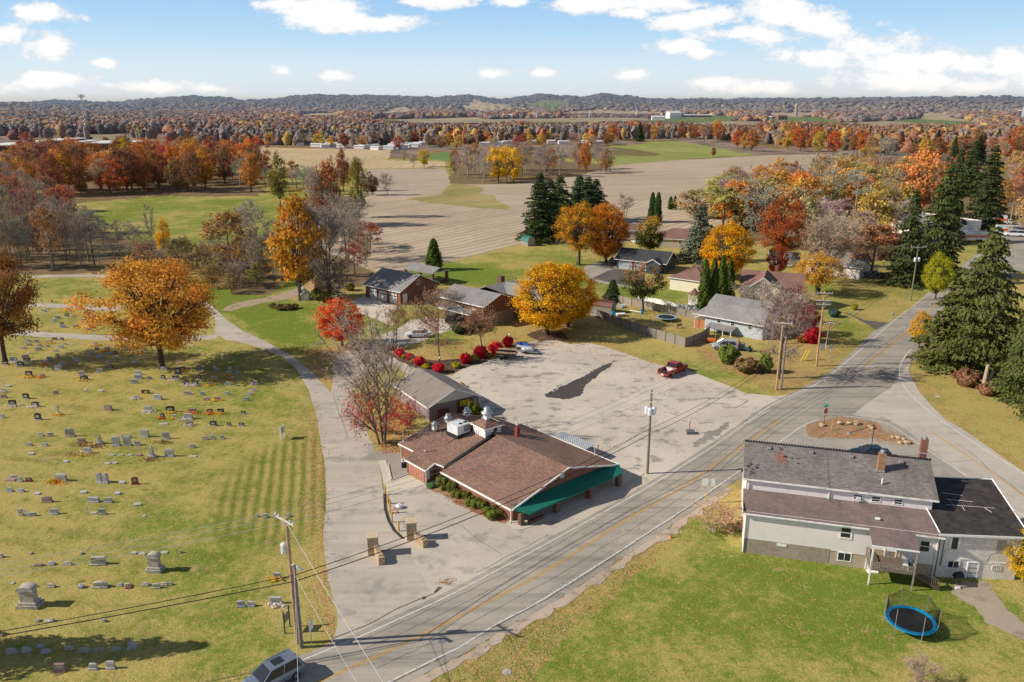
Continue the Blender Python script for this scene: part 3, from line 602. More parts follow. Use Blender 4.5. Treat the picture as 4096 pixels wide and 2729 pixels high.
for a in ([tK(300,478),tK(600,468),tK(940,468),tK(1150,480)],[tK(-60,735),tK(360,738),tK(600,748),tK(830,760),tK(1100,775)],[tK(-60,975),tK(160,990),tK(400,1010),tK(880,1035),tK(1400,1055),tK(1800,1040),tK(2000,1030)]):
    ribbon('cemetery_lane',a,3.0,.014,M_['drive'])
ribbon('kerb',[tC(1032,60),tC(1038,180),tC(1065,270),tC(1110,350),tC(1180,415)],.18,.15,simple('kerb_black',(.04,.04,.04),.9),thick=.15)
ribbon('kerb',[tB(1215,825),tB(1245,970)],.14,.14,simple('timber_edge',(.6,.52,.42),.9),thick=.14,step=5)
ribbon('kerb',[tB(1250,972),tB(1405,915)],.14,.14,MATS['timber_edge'],thick=.14,step=5)

asphalt('shoulder_gravel',(.56,.45,.355),(.47,.37,.28),(.26,.2,.13),.7,0,grit=2.5,leaf=.06)
SH_=offset([tC(-100,2080),tC(600,1770),tC(1070,1568),tC(1450,1380),tC(1640,1290),tC(1960,1090),tC(2350,880),tG(390,1568),tG(870,1240)],-.8)
SH2=offset([tC(-100,2080),tC(600,1770),tC(1070,1568),tC(1450,1380),tC(1640,1290),tC(1960,1090),tC(2350,880),tG(390,1568),tG(870,1240)],-1.8)
sheet('road_shoulder',SH_+SH2[::-1],.022,M_['shoulder_gravel'],.7,.2)
simple('tar_seam',(.11,.095,.085),.9,.3,3,coord='pos',c2=(.3,.27,.24),scale2=1.5)
rs_=random.Random(9)
def seam(pts,w,z=.0345,j=.07):
    p=[(a+rs_.gauss(0,j),b+rs_.gauss(0,j)) for a,b in resample(pts,1.2,False)]
    ribbon('tar_seam',p,w,z,MATS['tar_seam'],step=.4)
seam([tC(610,1225),tC(760,1165),tC(930,1090),tC(1110,990),tC(1290,915),tC(1440,850),tC(1500,800)],.10); seam([tC(1480,800),tC(1440,850)],.24)
seam([tC(1780,690),tC(1900,630),tC(2100,520),tC(2354,385)],.05); seam([tC(1340,910),tC(1360,890)],.3)
seam([tB(712,200),tB(760,340),tB(815,480),tB(845,575)],.06,.0225,.02); seam([tB(600,672),tB(668,680),tB(680,765),tB(855,752),tB(865,790)],.05,.0225,.01)
seam([tH(1850,130),tH(1960,200),tH(2020,245)],.07); seam([tH(1800,275),tH(1900,265),tH(2030,255)],.06); seam([tH(2030,262),tH(2110,330),tH(2200,400),tH(2350,510)],.09)
seam([tC(600,1775),tC(1070,1585),tC(1450,1395),tC(1960,1105),tC(2350,900),tG(390,1585),tG(870,1258)],.1,j=.03)
for k_ in (1.25,-1.25,2.4):
    seam(offset([tC(900,1395),tC(1620,1050),tC(2350,665),tG(440,1320),tG(1000,945),tG(1430,640),tG(1800,420)],k_),.045,.0345,.05)
seam([tG(1010,540),tG(1080,500),tG(1130,460),tG(1050,455)],.08); seam([tB(1350,1400),tC(1640,300),tC(1800,430),tC(1980,540)],.04,.0345,.02)
# ---------------------------------------------------------------- vegetation meshes
def foliagemat(name='foliage',trans=.3,hue=.05,mixc=None):
    m=bpy.data.materials.new(name); m.use_nodes=True; t=NT(m.node_tree); nt=m.node_tree; nt.nodes.remove(nt.nodes['Principled BSDF'])
    out=nt.nodes['Material Output']; oi=t.n('ShaderNodeObjectInfo'); v=t.n('ShaderNodeAttribute',attribute_name='v').outputs['Fac']; hh=t.n('ShaderNodeAttribute',attribute_name='h').outputs['Fac']
    h=t.n('ShaderNodeHueSaturation'); t.set(h.inputs['Color'],oi.outputs['Color'])
    t.set(h.inputs['Hue'],t.math('MULTIPLY_ADD',hh,hue,.5-hue/2)); h.inputs['Saturation'].default_value=1.0
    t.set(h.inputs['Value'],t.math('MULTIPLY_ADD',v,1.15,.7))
    c=h.outputs[0]
    if mixc is not None: c=t.mix(t.sstep(hh,.45,.6),c,mixc)
    d=t.n('ShaderNodeBsdfDiffuse'); t.set(d.inputs[0],c); tr=t.n('ShaderNodeBsdfTranslucent'); t.set(tr.inputs[0],c)
    mx=t.n('ShaderNodeMixShader'); mx.inputs[0].default_value=trans; nt.links.new(d.outputs[0],mx.inputs[1]); nt.links.new(tr.outputs[0],mx.inputs[2])
    nt.links.new(mx.outputs[0],out.inputs[0]); MATS[name]=m; return m
foliagemat(); foliagemat('needles',.12,.03); foliagemat('gold_over_green',.3,.03,(.07,.09,.015)); 
simple('bark',(.17,.135,.11),.95,.3,4,bump=.5); simple('dark_bark',(.085,.065,.05),.95,.3,4,bump=.5); simple('pale_bark',(.36,.31,.26),.95,.25,4,bump=.5)
def twigmat(name,c):
    m,t,b=newmat(name,.95,.05); oi=t.n('ShaderNodeObjectInfo'); v=t.n('ShaderNodeAttribute',attribute_name='v').outputs['Fac']
    t.set(b.inputs['Base Color'],t.mix(1,oi.outputs['Color'],t.mix(v,(.7,.7,.7),(1.6,1.6,1.6)),'MULTIPLY'))
twigmat('twig',0)
def nrm(a): return a/np.maximum(np.linalg.norm(a,axis=-1,keepdims=True),1e-9)
def cards(P,size,bias,rng,w=1.0,asp=.75,vv=None,hh=None):
    n=len(P); nn=nrm(bias*w+nrm(rng.normal(size=(n,3)))); a=nrm(np.cross(nn,rng.normal(size=(n,3)))); b=np.cross(nn,a)
    s=(size*rng.uniform(.6,1.35,n))[:,None]; a=a*s*.5; b=b*s*.5*asp
    V=np.stack([P-a-b*.6,P+a*.2-b,P+a+b*.6,P-a*.2+b],1).reshape(-1,3); F=np.arange(4*n).reshape(n,4)
    v=rng.uniform(0,1,n) if vv is None else np.clip(.5*vv+.5*rng.uniform(0,1,n),0,1)
    h=rng.uniform(0,1,n) if hh is None else hh
    return V,F,np.repeat(v,4),np.repeat(h,4)
def tubes(S,sides=5):
    S=np.array(S,dtype=float); p=S[:,0:3]; q=S[:,3:6]; r0=S[:,6]; r1=S[:,7]; d=nrm(q-p)
    up=np.where(np.abs(d[:,2:3])<.9,np.array([[0,0,1.]]),np.array([[1.,0,0]])); u=nrm(np.cross(d,up)); w=np.cross(d,u)
    an=np.arange(sides)*2*np.pi/sides; cs=np.cos(an)[None,:,None]; sn=np.sin(an)[None,:,None]
    ring=u[:,None]*cs+w[:,None]*sn; A=p[:,None]+ring*r0[:,None,None]; B=q[:,None]+ring*r1[:,None,None]
    V=np.concatenate([A,B],1).reshape(-1,3); n=len(S); base=(np.arange(n)*2*sides)[:,None]; i=np.arange(sides)[None]; j=(i+1)%sides
    F=np.stack([base+i,base+j,base+sides+j,base+sides+i],-1).reshape(-1,4); return V,F
def bez(p0,p1,p2,k):
    t=np.linspace(0,1,k+1)[:,None]; return (1-t)**2*p0+2*t*(1-t)*p1+t*t*p2
def branchsegs(pts,r0,r1):
    k=len(pts)-1; return [(*pts[i],*pts[i+1],r0+(r1-r0)*i/k,r0+(r1-r0)*(i+1)/k) for i in range(k)]
VEG={}
def reg(name,H,W,trunk,crown): VEG[name]=(H,W,trunk,crown)
def segmesh(name,S,mat,sides=6):
    V,F=tubes(S,sides); return npmesh(name,V,F,mat,{'v':('FLOAT','POINT',np.random.RandomState(1).uniform(.3,.7,len(V)))},smooth=True)
def leafy(name,seed,H=14,W=14,trunkh=.22,K=90,m=80,rc=1.5,leaf=.36,mat='foliage',bark='dark_bark',droop=0.0,top=.5,tr=.38,fill=.55,greenlow=False,asym=.16,multi=1):
    rng=np.random.RandomState(seed); cz=H*(trunkh+(1-trunkh)*.46); rz=H-cz; rzb=cz-H*trunkh*.75; rx=W/2
    ph=rng.uniform(0,6.28,8); C=[]
    while len(C)<K:
        d=nrm(rng.normal(size=3)); r=rng.uniform(fill,1)**.6
        lump=1+asym*(math.sin(3*math.atan2(d[1],d[0])+ph[0])*.5+math.sin(5*math.atan2(d[1],d[0])+4*d[2]+ph[1])*.5+math.sin(7*d[2]+2*math.atan2(d[1],d[0])+ph[2])*.6)
        k=(1-abs(d[2])**2.2*.12)
        C.append((d[0]*rx*.9*r*lump*k,d[1]*rx*.9*r*lump*k,cz+d[2]*(rz if d[2]>0 else rzb)*.9*r*(.5+.5*lump)))
    C=np.array(C); vv=rng.uniform(0,1,K); P=[];B=[];VV=[];HH=[]
    for c,v in zip(C,vv):
        n=int(m*rng.uniform(.6,1.4)); o=rng.normal(size=(n,3))*np.array([rc,rc,rc*.62])*.5*rng.uniform(.7,1.25)
        p=c+o; P.append(p); B.append(nrm(c-np.array([0,0,cz-rz*.5]))*.8+nrm(o+1e-6)*.6+np.array([0,0,.35])); VV.append(np.full(n,v))
        hv=rng.uniform(0,1)*.5+.25 if not greenlow else np.clip(1.25-(c[2]-H*trunkh)/(H*(1-trunkh))*1.1+rng.normal()*.15-.1*c[0]/rx,0,1)
        HH.append(np.clip(hv+rng.normal(size=n)*.12,0,1))
    P=np.vstack(P);B=np.vstack(B); V,F,v,h=cards(P,leaf,B,rng,.9,.8,np.concatenate(VV),np.concatenate(HH))
    S=[]
    for q in range(multi):
        off=np.array([rng.normal()*.3,rng.normal()*.3,0])*(multi>1); th=H*(trunkh+.25)
        S+=branchsegs(bez(off,off+[0,0,th*.5],off*(1.5)+[rng.normal()*.4,rng.normal()*.4,th],5),H*.026,H*.015)
    S.append((0,0,-.1,0,0,.5,H*.04,H*.027))
    for c in C[rng.permutation(K)[:max(12,int(K*.5))]]:
        z0=H*trunkh+rng.uniform(0,.45)*(c[2]-H*trunkh); p0=np.array([0,0,max(z0,H*trunkh*.8)]); mid=p0*.5+c*.5+np.array([0,0,.10*H*rng.uniform(-.3,.6)])
        pts=bez(p0,mid,c,4); S+=branchsegs(pts,H*.0085,H*.002)
        for _ in range(2):
            k=pts[rng.randint(2,4)]; e=c+rng.normal(size=3)*rc*.6; S+=branchsegs(bez(k,(k+e)/2+rng.normal(size=3)*.2,e,2),H*.0035,H*.001)
    reg(name,H,W,segmesh('trunk',S,MATS[bark]),npmesh('crown',V,F,MATS[mat],{'v':('FLOAT','POINT',v),'h':('FLOAT','POINT',h)}))
def bare(name,seed,H=15,W=9,first=.25,limbs=14,subs=7,twigs=7,leaves=0,bark='bark',multi=1,tw=.03,leaf=.3,lean=.0,up=.45,mat='foliage',lowleaf=1.0):
    rng=np.random.RandomState(seed); S=[];T=[];ends=[]
    for q in range(multi):
        off=np.array([math.cos(q*2.4),math.sin(q*2.4),0])*(.35 if multi>1 else 0); hh=H*rng.uniform(.82,1)
        topp=off*(W*.55 if multi>1 else 1)+np.array([rng.normal()*.4,rng.normal()*.4,hh*.93])
        tr=bez(off,off*1.6+np.array([rng.normal()*.5,rng.normal()*.5,hh*.5]),topp,9); S+=branchsegs(tr,H*.017/multi**.4,H*.0025)
        for i in range(limbs//multi+1):
            f=rng.uniform(first,.97); p0=tr[min(8,int(f*9))]*(1-(f*9)%1)+tr[min(9,int(f*9)+1)]*((f*9)%1)
            a=rng.uniform(0,6.28); env=math.sin(min(1,(f-first+.12)/(1-first+.12))*math.pi)**.6
            L=W*.5*env*rng.uniform(.65,1.1)+.5; d=np.array([math.cos(a),math.sin(a),0])
            e=p0+d*L+np.array([0,0,L*up*rng.uniform(.6,1.7)]); mid=(p0+e)/2+np.array([0,0,-.08*L])+rng.normal(size=3)*.06*L
            pts=bez(p0,mid,e,5); S+=branchsegs(pts,H*.0065*(1-f*.5),H*.0013)
            for j in range(subs):
                g=rng.uniform(.25,1); k=pts[min(5,int(g*5))]; l2=L*rng.uniform(.25,.5)*(1.15-g*.5)
                dd=nrm(d*.7+rng.normal(size=3)*.6+np.array([0,0,.35])); e2=k+dd*l2; pt2=bez(k,(k+e2)/2+rng.normal(size=3)*.08*l2,e2,3); S+=branchsegs(pt2,H*.0024,H*.0008)
                ends.append(e2)
                for w in range(twigs):
                    k3=pt2[rng.randint(0,4)]; d3=nrm(dd+rng.normal(size=3)*.65+np.array([0,0,.25])); l3=rng.uniform(.5,1.2)*H*.065; e3=k3+d3*l3
                    T.append((k3,e3)); 
                    for _ in range(3):
                        k4=k3+(e3-k3)*rng.uniform(.3,.9); T.append((k4,k4+nrm(d3+rng.normal(size=3)*.6)*l3*.55))
                    if rng.rand()<.5: ends.append(e3)
    T0=np.array([t[0] for t in T]);T1=np.array([t[1] for t in T]); n=len(T0); dd=nrm(T1-T0); sd=nrm(np.cross(dd,rng.normal(size=(n,3))))*tw*.5
    V=np.stack([T0-sd,T0+sd,T1+sd*.35,T1-sd*.35],1).reshape(-1,3); F=np.arange(4*n).reshape(n,4)
    v=np.repeat(rng.uniform(.2,1,n),4)
    cr=npmesh('crown',V,F,MATS['twig'],{'v':('FLOAT','POINT',v)})
    lf=None
    if leaves:
        E_=np.array(ends); E_=E_[E_[:,2]<H*lowleaf]; P=E_[rng.randint(0,len(E_),leaves)]+rng.normal(size=(leaves,3))*.28; 
        vc=fbm(P[:,0]*.5+50,P[:,2]*.5,2,seed); V,F,v,h=cards(P,leaf,np.array([[0,0,.6]]),rng,1,.8,vc,np.clip(vc+rng.normal(size=leaves)*.15,0,1))
        lf=npmesh('leaves',V,F,MATS[mat],{'v':('FLOAT','POINT',v),'h':('FLOAT','POINT',h)})
    VEG[name]=(H,W,segmesh('trunk',S,MATS[bark],5),cr,lf)
def spruce(name,seed,H=20,W=8,n=None,dens=26,leaf=.5,droop=.35,clear=.06,bark='bark',power=.85,asym=0,gap=.0):
    rng=np.random.RandomState(seed); S=branchsegs(bez(np.zeros(3),np.array([.1,0,H*.5]),np.array([0,0,H]),10),H*.014,H*.001); P=[];B=[];VV=[];D_=[]
    z=H*clear+.3; ph=rng.uniform(0,6)
    while z<H*.985:
        f=(z/H-clear)/(1-clear); R_=W/2*(1-f)**power*(.93+.12*math.sin(z*1.9+ph)); k=max(4,int(7-2*f)); a0=rng.uniform(0,6.28)
        for i in range(k):
            if rng.rand()<gap: continue
            a=a0+i*6.283/k+rng.normal()*.2; L=R_*rng.uniform(.72,1.12)*(1+asym*math.cos(a))+.15; d=np.array([math.cos(a),math.sin(a),0.])
            p0=np.array([0,0,z]); e=p0+d*L+np.array([0,0,-L*droop*rng.uniform(.6,1.2)+L*.12]); mid=p0+d*L*.55+np.array([0,0,L*.10-L*droop*.5])
            pts=bez(p0,mid,e,5)
            if L>.7: S+=branchsegs(pts,.02+.012*L,.012)
            m=int(dens*L/W*4*rng.uniform(.8,1.2))+3; t=rng.uniform(.12,1,m)**.8; idx=np.clip((t*5).astype(int),0,4); fr=(t*5-idx)[:,None]; q=pts[idx]*(1-fr)+pts[idx+1]*fr
            side=np.array([-d[1],d[0],0]); wdt=L*.26*(1-t*.6)+.12; so_=rng.normal(size=m)*wdt; q=q+side*so_[:,None]
            hang=rng.uniform(0,1,m)*(.16+.20*L/W*2)*(H/20); q[:,2]-=hang*(.5+np.abs(so_)/(wdt+.01)*.4)
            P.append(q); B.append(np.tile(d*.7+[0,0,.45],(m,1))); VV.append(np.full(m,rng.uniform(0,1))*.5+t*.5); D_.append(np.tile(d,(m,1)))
        z+=H*.027*rng.uniform(.75,1.2)+.08
    P=np.vstack(P);B=np.vstack(B);VV=np.concatenate(VV);D_=np.vstack(D_); n_=len(P)
    nn=nrm(B+rng.normal(size=(n_,3))*.55); a=nrm(D_*.6+np.array([0,0,-.75])+rng.normal(size=(n_,3))*.35); a=nrm(a-nn*(a*nn).sum(1)[:,None]); b=np.cross(nn,a)
    s=(leaf*rng.uniform(.6,1.4,n_))[:,None]; V=np.stack([P-a*s*.45,P+b*s*.22,P+a*s*.6,P-b*s*.22],1).reshape(-1,3); F=np.arange(4*n_).reshape(-1,4)
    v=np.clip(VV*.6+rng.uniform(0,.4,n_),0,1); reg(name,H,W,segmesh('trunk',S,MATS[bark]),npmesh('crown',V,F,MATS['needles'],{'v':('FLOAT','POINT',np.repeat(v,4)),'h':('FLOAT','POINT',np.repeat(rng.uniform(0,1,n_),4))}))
def column(name,seed,H=8,W=2.2,n=5200,leaf=.26,tipp=.75,low=.02):
    rng=np.random.RandomState(seed); t=rng.uniform(0,1,n); a=rng.uniform(0,6.283,n)
    prof=np.minimum(1,(t+.06)*7)*np.clip((1-t),0,1)**(tipp*.6)*1.05; prof=np.minimum(prof,1)
    lump=1+.14*np.sin(a*4+t*9+seed)+.11*np.sin(a*7-t*17)+.07*np.sin(t*50+a*3); r=W/2*prof*lump*rng.uniform(.72,1.04,n)
    P=np.stack([r*np.cos(a),r*np.sin(a),H*(low+t*(1-low))+rng.normal(size=n)*.08],1); out=np.stack([np.cos(a),np.sin(a),np.full(n,.25)],1)
    nn=nrm(out+rng.normal(size=(n,3))*.5); u_=nrm(np.array([[0,0,1.]])+out*.3+rng.normal(size=(n,3))*.3); u_=nrm(u_-nn*(u_*nn).sum(1)[:,None]); b=np.cross(nn,u_)
    s=(leaf*rng.uniform(.6,1.4,n))[:,None]; V=np.stack([P-u_*s*.5,P+b*s*.35,P+u_*s*.8,P-b*s*.35],1).reshape(-1,3); F=np.arange(4*n).reshape(-1,4)
    core=MB().lathe([(W*.3,low*H),(W*.36,H*.2),(W*.34,H*.6),(W*.16,H*.88),(.02,H*.96)],n=8)
    reg(name,H,W,segmesh('trunk',[(0,0,0,0,0,H*.9,H*.015,.02)],MATS['bark']),npmesh('crown',np.vstack([V,np.array(core.v)]),np.vstack([F,np.array([f for f in core.f if len(f)==4])+len(V)]),MATS['needles'],
      {'v':('FLOAT','POINT',np.concatenate([np.repeat(np.clip(rng.uniform(0,1,n)*.6+(lump-.8),0,1),4),np.zeros(len(core.v))])),'h':('FLOAT','POINT',np.concatenate([np.repeat(rng.uniform(0,1,n),4),np.full(len(core.v),.5)]))}))
def shrub(name,seed,H=1.5,W=1.9,n=2600,leaf=.15,boxy=0.0,dense=True,mat='foliage',spiky=.2,low=.05):
    rng=np.random.RandomState(seed); d=nrm(rng.normal(size=(n,3))); d[:,2]=np.abs(d[:,2])*np.where(rng.rand(n)<.25,-.6,1)
    pw=2/(2+boxy*6); dd=np.sign(d)*np.abs(d)**pw; dd/= np.maximum(1,(np.abs(dd).max(1,keepdims=True)))*1.0 if boxy else 1
    az=np.arctan2(d[:,1],d[:,0]); lump=1+spiky*np.sin(az*3+seed)*np.cos(d[:,2]*3)+spiky*.7*np.sin(az*6+d[:,2]*7)
    r=rng.uniform(.80,1.03,n)*lump; P=dd*r[:,None]*np.array([W/2,W/2,H*.52]); P[:,2]+=H*.5; P[:,2]=np.maximum(P[:,2],low)
    V,F,v,h=cards(P,leaf,d*1.2+[0,0,.3],rng,1.1,.8)
    core=MB().lathe([(W*.34,.02),(W*.40,H*.3),(W*.38,H*.6),(W*.22,H*.84),(.02,H*.9)],n=10); VV=np.vstack([V,np.array(core.v)]); q=[f for f in core.f if len(f)==4]
    me=npmesh('foliage',VV,np.vstack([F,np.array(q)+len(V)]),MATS[mat],{'v':('FLOAT','POINT',np.concatenate([v,np.zeros(len(core.v))])),'h':('FLOAT','POINT',np.concatenate([h,np.full(len(core.v),.5)]))})
    VEG[name]=(H,W,None,me)
leafy('oak0',3,14,15,.2,K=190,m=105,rc=1.3,leaf=.25,fill=.5,asym=.12); leafy('oak1',8,15,15,.2,K=165,m=100,rc=1.4,leaf=.26,asym=.2)
leafy('maple0',5,12,12,.10,K=200,m=85,rc=1.0,leaf=.22,asym=.11,fill=.68); leafy('maple1',12,12,11,.09,K=260,m=85,rc=1.0,leaf=.22,asym=.06,fill=.7)
leafy('maple_gg',15,10,9,.16,K=130,m=56,rc=.95,leaf=.26,asym=.13,mat='gold_over_green',greenlow=True); leafy('maple_open',22,14,14,.24,K=170,m=70,rc=1.15,leaf=.25,asym=.14,fill=.5,multi=3)
leafy('redmaple',31,9,8.5,.09,K=130,m=66,rc=.85,leaf=.24,asym=.1,fill=.6); leafy('yardtree',33,8,9,.3,K=85,m=56,rc=.85,leaf=.22,asym=.16,mat='gold_over_green',greenlow=True)
for i in range(4): leafy('mid%d'%i,40+i,18,12+1.5*i,.1,K=80,m=38,rc=1.7,leaf=.62,asym=.2,fill=.45,bark='bark')
for i in range(3): leafy('lowmid%d'%i,50+i,12,11,.1,K=50,m=32,rc=1.5,leaf=.55,asym=.2,fill=.4,bark='bark')
bare('bare0',61,15,11,.2,26,9,8,tw=.04); bare('bare1',62,16,10,.25,24,9,8,multi=2,tw=.045); bare('bare_big',63,17,13,.12,36,10,10,multi=3,up=.8,tw=.05)
for i in range(4): bare('baremid%d'%i,70+i,17,8+i,.3,18,6,7,tw=.075,bark='bark' if i%2 else 'pale_bark',multi=1+(i==3))
for i in range(2): bare('barerust%d'%i,80+i,16,9,.2,18,6,6,leaves=1900,tw=.06,leaf=.45)
bare('sparse0',90,9,8,.22,20,7,6,leaves=1700,leaf=.24,bark='dark_bark'); bare('sparse1',91,10,9,.22,22,7,6,leaves=1300,leaf=.24,bark='dark_bark'); bare('redlow',92,12,9.5,.1,36,9,8,leaves=1400,tw=.032,up=1.2,multi=3,lowleaf=.5,leaf=.19)
bare('thicket0',95,5,7,.05,22,5,6,tw=.05,multi=3,up=.6); bare('thicket1',96,6,8,.05,20,5,5,leaves=800,tw=.05,multi=3,leaf=.35,up=.6)
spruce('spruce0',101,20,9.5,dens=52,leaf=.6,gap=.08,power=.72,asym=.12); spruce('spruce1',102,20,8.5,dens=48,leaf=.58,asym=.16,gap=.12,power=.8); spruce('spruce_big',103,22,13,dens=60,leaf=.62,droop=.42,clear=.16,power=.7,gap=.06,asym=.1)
spruce('spruce_mid',104,18,8,dens=20,leaf=.8); spruce('spruce_small',105,5,4.2,dens=40,leaf=.34,droop=.1,clear=.01,power=.9)
column('column0',111,9,2.3); column('column1',112,9,2.6)
shrub('shrub0',121); shrub('shrub1',122,spiky=.2); shrub('box0',123,1.2,1.7,3600,.10,boxy=.45,spiky=.02,mat='needles'); shrub('bush_loose',124,2.2,2.6,2200,.28,spiky=.25)
def plant(kind,x,y,H,W,color,label,cat,name=None,group=None,rz=None,seed=0,bark=None,twc=None,wy=None):
    H0,W0,tr,cr=VEG[kind][:4]; rd=random.Random(int(x*37+y*91)+seed); rz=rd.uniform(0,6.28) if rz is None else rz
    sc=(W/W0,(wy or W)/W0,H/H0); z=0.0
    if tr is None:
        o=link(name or 'shrub',cr,None,(x,y,z),rz,sc); o.color=(*color,1); tag(o,label,cat,group); return o
    r=thing(name or 'tree',label,cat,(x,y,z),rz,group); r.scale=sc
    a=link('trunk',tr,r); a.color=(.2,.16,.13,1); b=link('crown',cr,r); b.color=(*(twc or color),1)
    if len(VEG[kind])>4 and VEG[kind][4] is not None: l=link('leaves',VEG[kind][4],r); l.color=(*color,1)
    return r
GREYT=(.40,.33,.27); PURT=(.38,.29,.225)
def tree(kind,bx,by,ty,x0,x1,color,label,name='tree',cat='tree',group=None,rz=None,twc=None,hs=1.0):
    b=(bx*1.74,by*1.74); X_,Y_=G(*b); H=hgt(b,(bx*1.74,ty*1.74))*hs; W=(x1-x0)*1.74/ppm(Y_,H*.6)
    if twc is None and VEG[kind][3].materials[0].name=='twig': twc=GREYT
    return plant(kind,X_,Y_,H,W,color,label,cat,name,group,rz,twc=twc)
GOLD=(.55,.27,.03); OCH=(.36,.175,.04); RUST=(.40,.125,.035); RED=(.42,.07,.035); YEL=(.62,.36,.03); ORG=(.55,.21,.03); BRN=(.22,.11,.05); PINK=(.45,.15,.09); OLV=(.20,.19,.05); LIME=(.38,.40,.06)
DG=(.055,.075,.028); SG=(.13,.145,.10); AG=(.085,.12,.025); CRIM=(.50,.012,.02)
# ---------------------------------------------------------------- individual trees
tree('oak0',373,848,578,200,503,(.60,.29,.05),'big golden orange oak standing among the gravestones, with a grey trunk','oak_tree')
tree('oak1',12,832,560,-95,116,(.27,.125,.04),'dark brown orange oak cut by the left edge of the photo beside the graves','oak_tree')
tree('redmaple',787,796,680,730,845,(.66,.11,.04),'coral red maple on the lawn where two drives meet','maple_tree',hs=1.02)
tree('redlow',878,1018,760,788,985,RED,'tall bare grey tree beside the brown shingled restaurant, with red leaves around its foot','bare_tree',twc=(.44,.34,.26))
tree('maple1',1258,770,597,1178,1345,(.66,.36,.02),'yellow and green maple, nearer of the rounded pair at the lot corner','maple_tree')
tree('maple1',1306,752,604,1232,1374,(.72,.33,.012),'bright golden maple behind its rounded twin at the lot corner','maple_tree',rz=2.1)
tree('maple_open',1328,609,458,1248,1375,(.54,.26,.03),'tall orange gold maple with a forked dark trunk beside the gravel drive','maple_tree')
tree('maple1',1393,604,462,1325,1435,(.56,.22,.03),'deep orange maple beside the tarpaulin covered load','maple_tree')
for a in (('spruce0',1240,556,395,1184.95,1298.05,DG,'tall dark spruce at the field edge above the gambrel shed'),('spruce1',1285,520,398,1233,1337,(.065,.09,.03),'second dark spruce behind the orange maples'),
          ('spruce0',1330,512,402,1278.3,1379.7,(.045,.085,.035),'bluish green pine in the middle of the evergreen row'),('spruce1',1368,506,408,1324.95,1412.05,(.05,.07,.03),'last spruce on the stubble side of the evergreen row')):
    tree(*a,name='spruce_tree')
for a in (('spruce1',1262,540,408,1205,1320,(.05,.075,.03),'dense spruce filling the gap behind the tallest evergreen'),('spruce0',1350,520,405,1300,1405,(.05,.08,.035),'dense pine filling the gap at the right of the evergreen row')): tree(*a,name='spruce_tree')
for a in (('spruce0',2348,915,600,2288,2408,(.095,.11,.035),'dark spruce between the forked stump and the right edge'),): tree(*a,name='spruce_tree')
tree('spruce_small',1222,550,515,1198,1245,DG,'low dense evergreen crouching under the tall spruce at the field edge','spruce_tree')
tree('column0',998,621,550,979,1017,AG,'lone pointed arborvitae beside the brick pavilion','arborvitae')
tree('sparse0',900+10,795-4,690,888,950,(.36,.16,.06),'small oak with russet leaves beside the white parked car','oak_tree')
tree('sparse1',1010,831,655,962,1072,(.38,.17,.07),'half bare russet oak behind the row of red bushes','oak_tree')
tree('sparse0',1108,798,700,1068,1150,(.36,.16,.06),'small half bare oak on the lawn above the red bushes','oak_tree')
tree('bare0',1025,735,660,985,1058,PINK,'slim leafless tree in front of the brick garage side wall','bare_tree')
tree('maple_gg',1493,590,492,1456,1532,(.50,.31,.04),'round maple, gold on top and dark green below','maple_tree')
for i,(a,b,c,x0,x1,l) in enumerate([(1498,510,443,1489,1508,'left'),(1511,512,443,1502,1522,'right'),(1541,482,452,1536,1549,''),(1551,480,451,1546,1557,''),(1650,502,449,1643,1664,''),(1674,500,451,1665,1688,'')]):
    tree('column%d'%(i%2),a,b,c,x0,x1,(.05,.085,.025),['left one of two tall dark arborvitae rising over the gold and green maple','right one of two tall dark arborvitae rising over the gold and green maple','slim arborvitae at the stubble edge, the one nearer the tall pair','slim arborvitae at the stubble edge, the one farther from the tall pair','dark arborvitae behind the silver spruce, left of the two','dark arborvitae behind the silver spruce, right of the two'][i],'arborvitae')
tree('spruce1',1605,602,464,1550.7,1657.3,SG,'silvery grey green spruce between the brown roofed houses','spruce_tree')
tree('maple1',1668,640,508,1603,1730,(.66,.34,.015),'brilliant yellow maple behind the row of clipped evergreens','maple_tree')
for a,b,c,x0,x1,l in [(1616,720,598,1598,1628,'first dense green arborvitae of the clump by the gazebo, nearest the gazebo'),(1636,716,596,1622,1652,'second dense green arborvitae of the clump by the gazebo'),(1655,708,592,1640,1672,'third dense green arborvitae of the clump by the gazebo'),(1672,700,598,1660,1690,'last dense green arborvitae of the clump by the gazebo, nearest the cream house')]:
    tree('column%d'%(b%2),a,b,c,x0,x1,AG,l,'arborvitae')
tree('yardtree',1478,716,600,1452,1566,(.34,.17,.07),'bronze green fruit tree leaning inside the fenced yard','fruit_tree')
tree('spruce_small',1408,692,642,1382,1433,(.055,.08,.035),'small cone shaped spruce outside the fenced yard','spruce_tree')
tree('oak1',1795,615,448,1738,1858,(.38,.11,.035),'large rust red maple behind the white shed','maple_tree')
tree('maple0',1782,640,560,1762,1815,(.42,.08,.03),'small red maple in front of the white shed','maple_tree')
tree('bare_big',1885,650,500,1800,1960,(.5,.3,.1),'tall half bare tree in front of the white house','bare_tree',twc=(.45,.34,.24))
tree('maple_open',1880,678,575,1835,1962,(.58,.32,.05),'golden leaved tree spreading before the white house','maple_tree',hs=1)
tree('barerust0',2000,640,500,1930,2070,(.42,.17,.07),'rusty tree with thin leaves over the dark parked truck','tree',twc=(.42,.30,.24))
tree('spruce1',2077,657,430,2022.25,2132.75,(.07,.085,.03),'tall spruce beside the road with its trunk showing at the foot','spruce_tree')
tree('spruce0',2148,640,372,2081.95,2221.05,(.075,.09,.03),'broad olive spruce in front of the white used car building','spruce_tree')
tree('spruce1',2178,560,335,2141,2219,DG,'narrow dark spruce peeking over the broad olive one','spruce_tree')
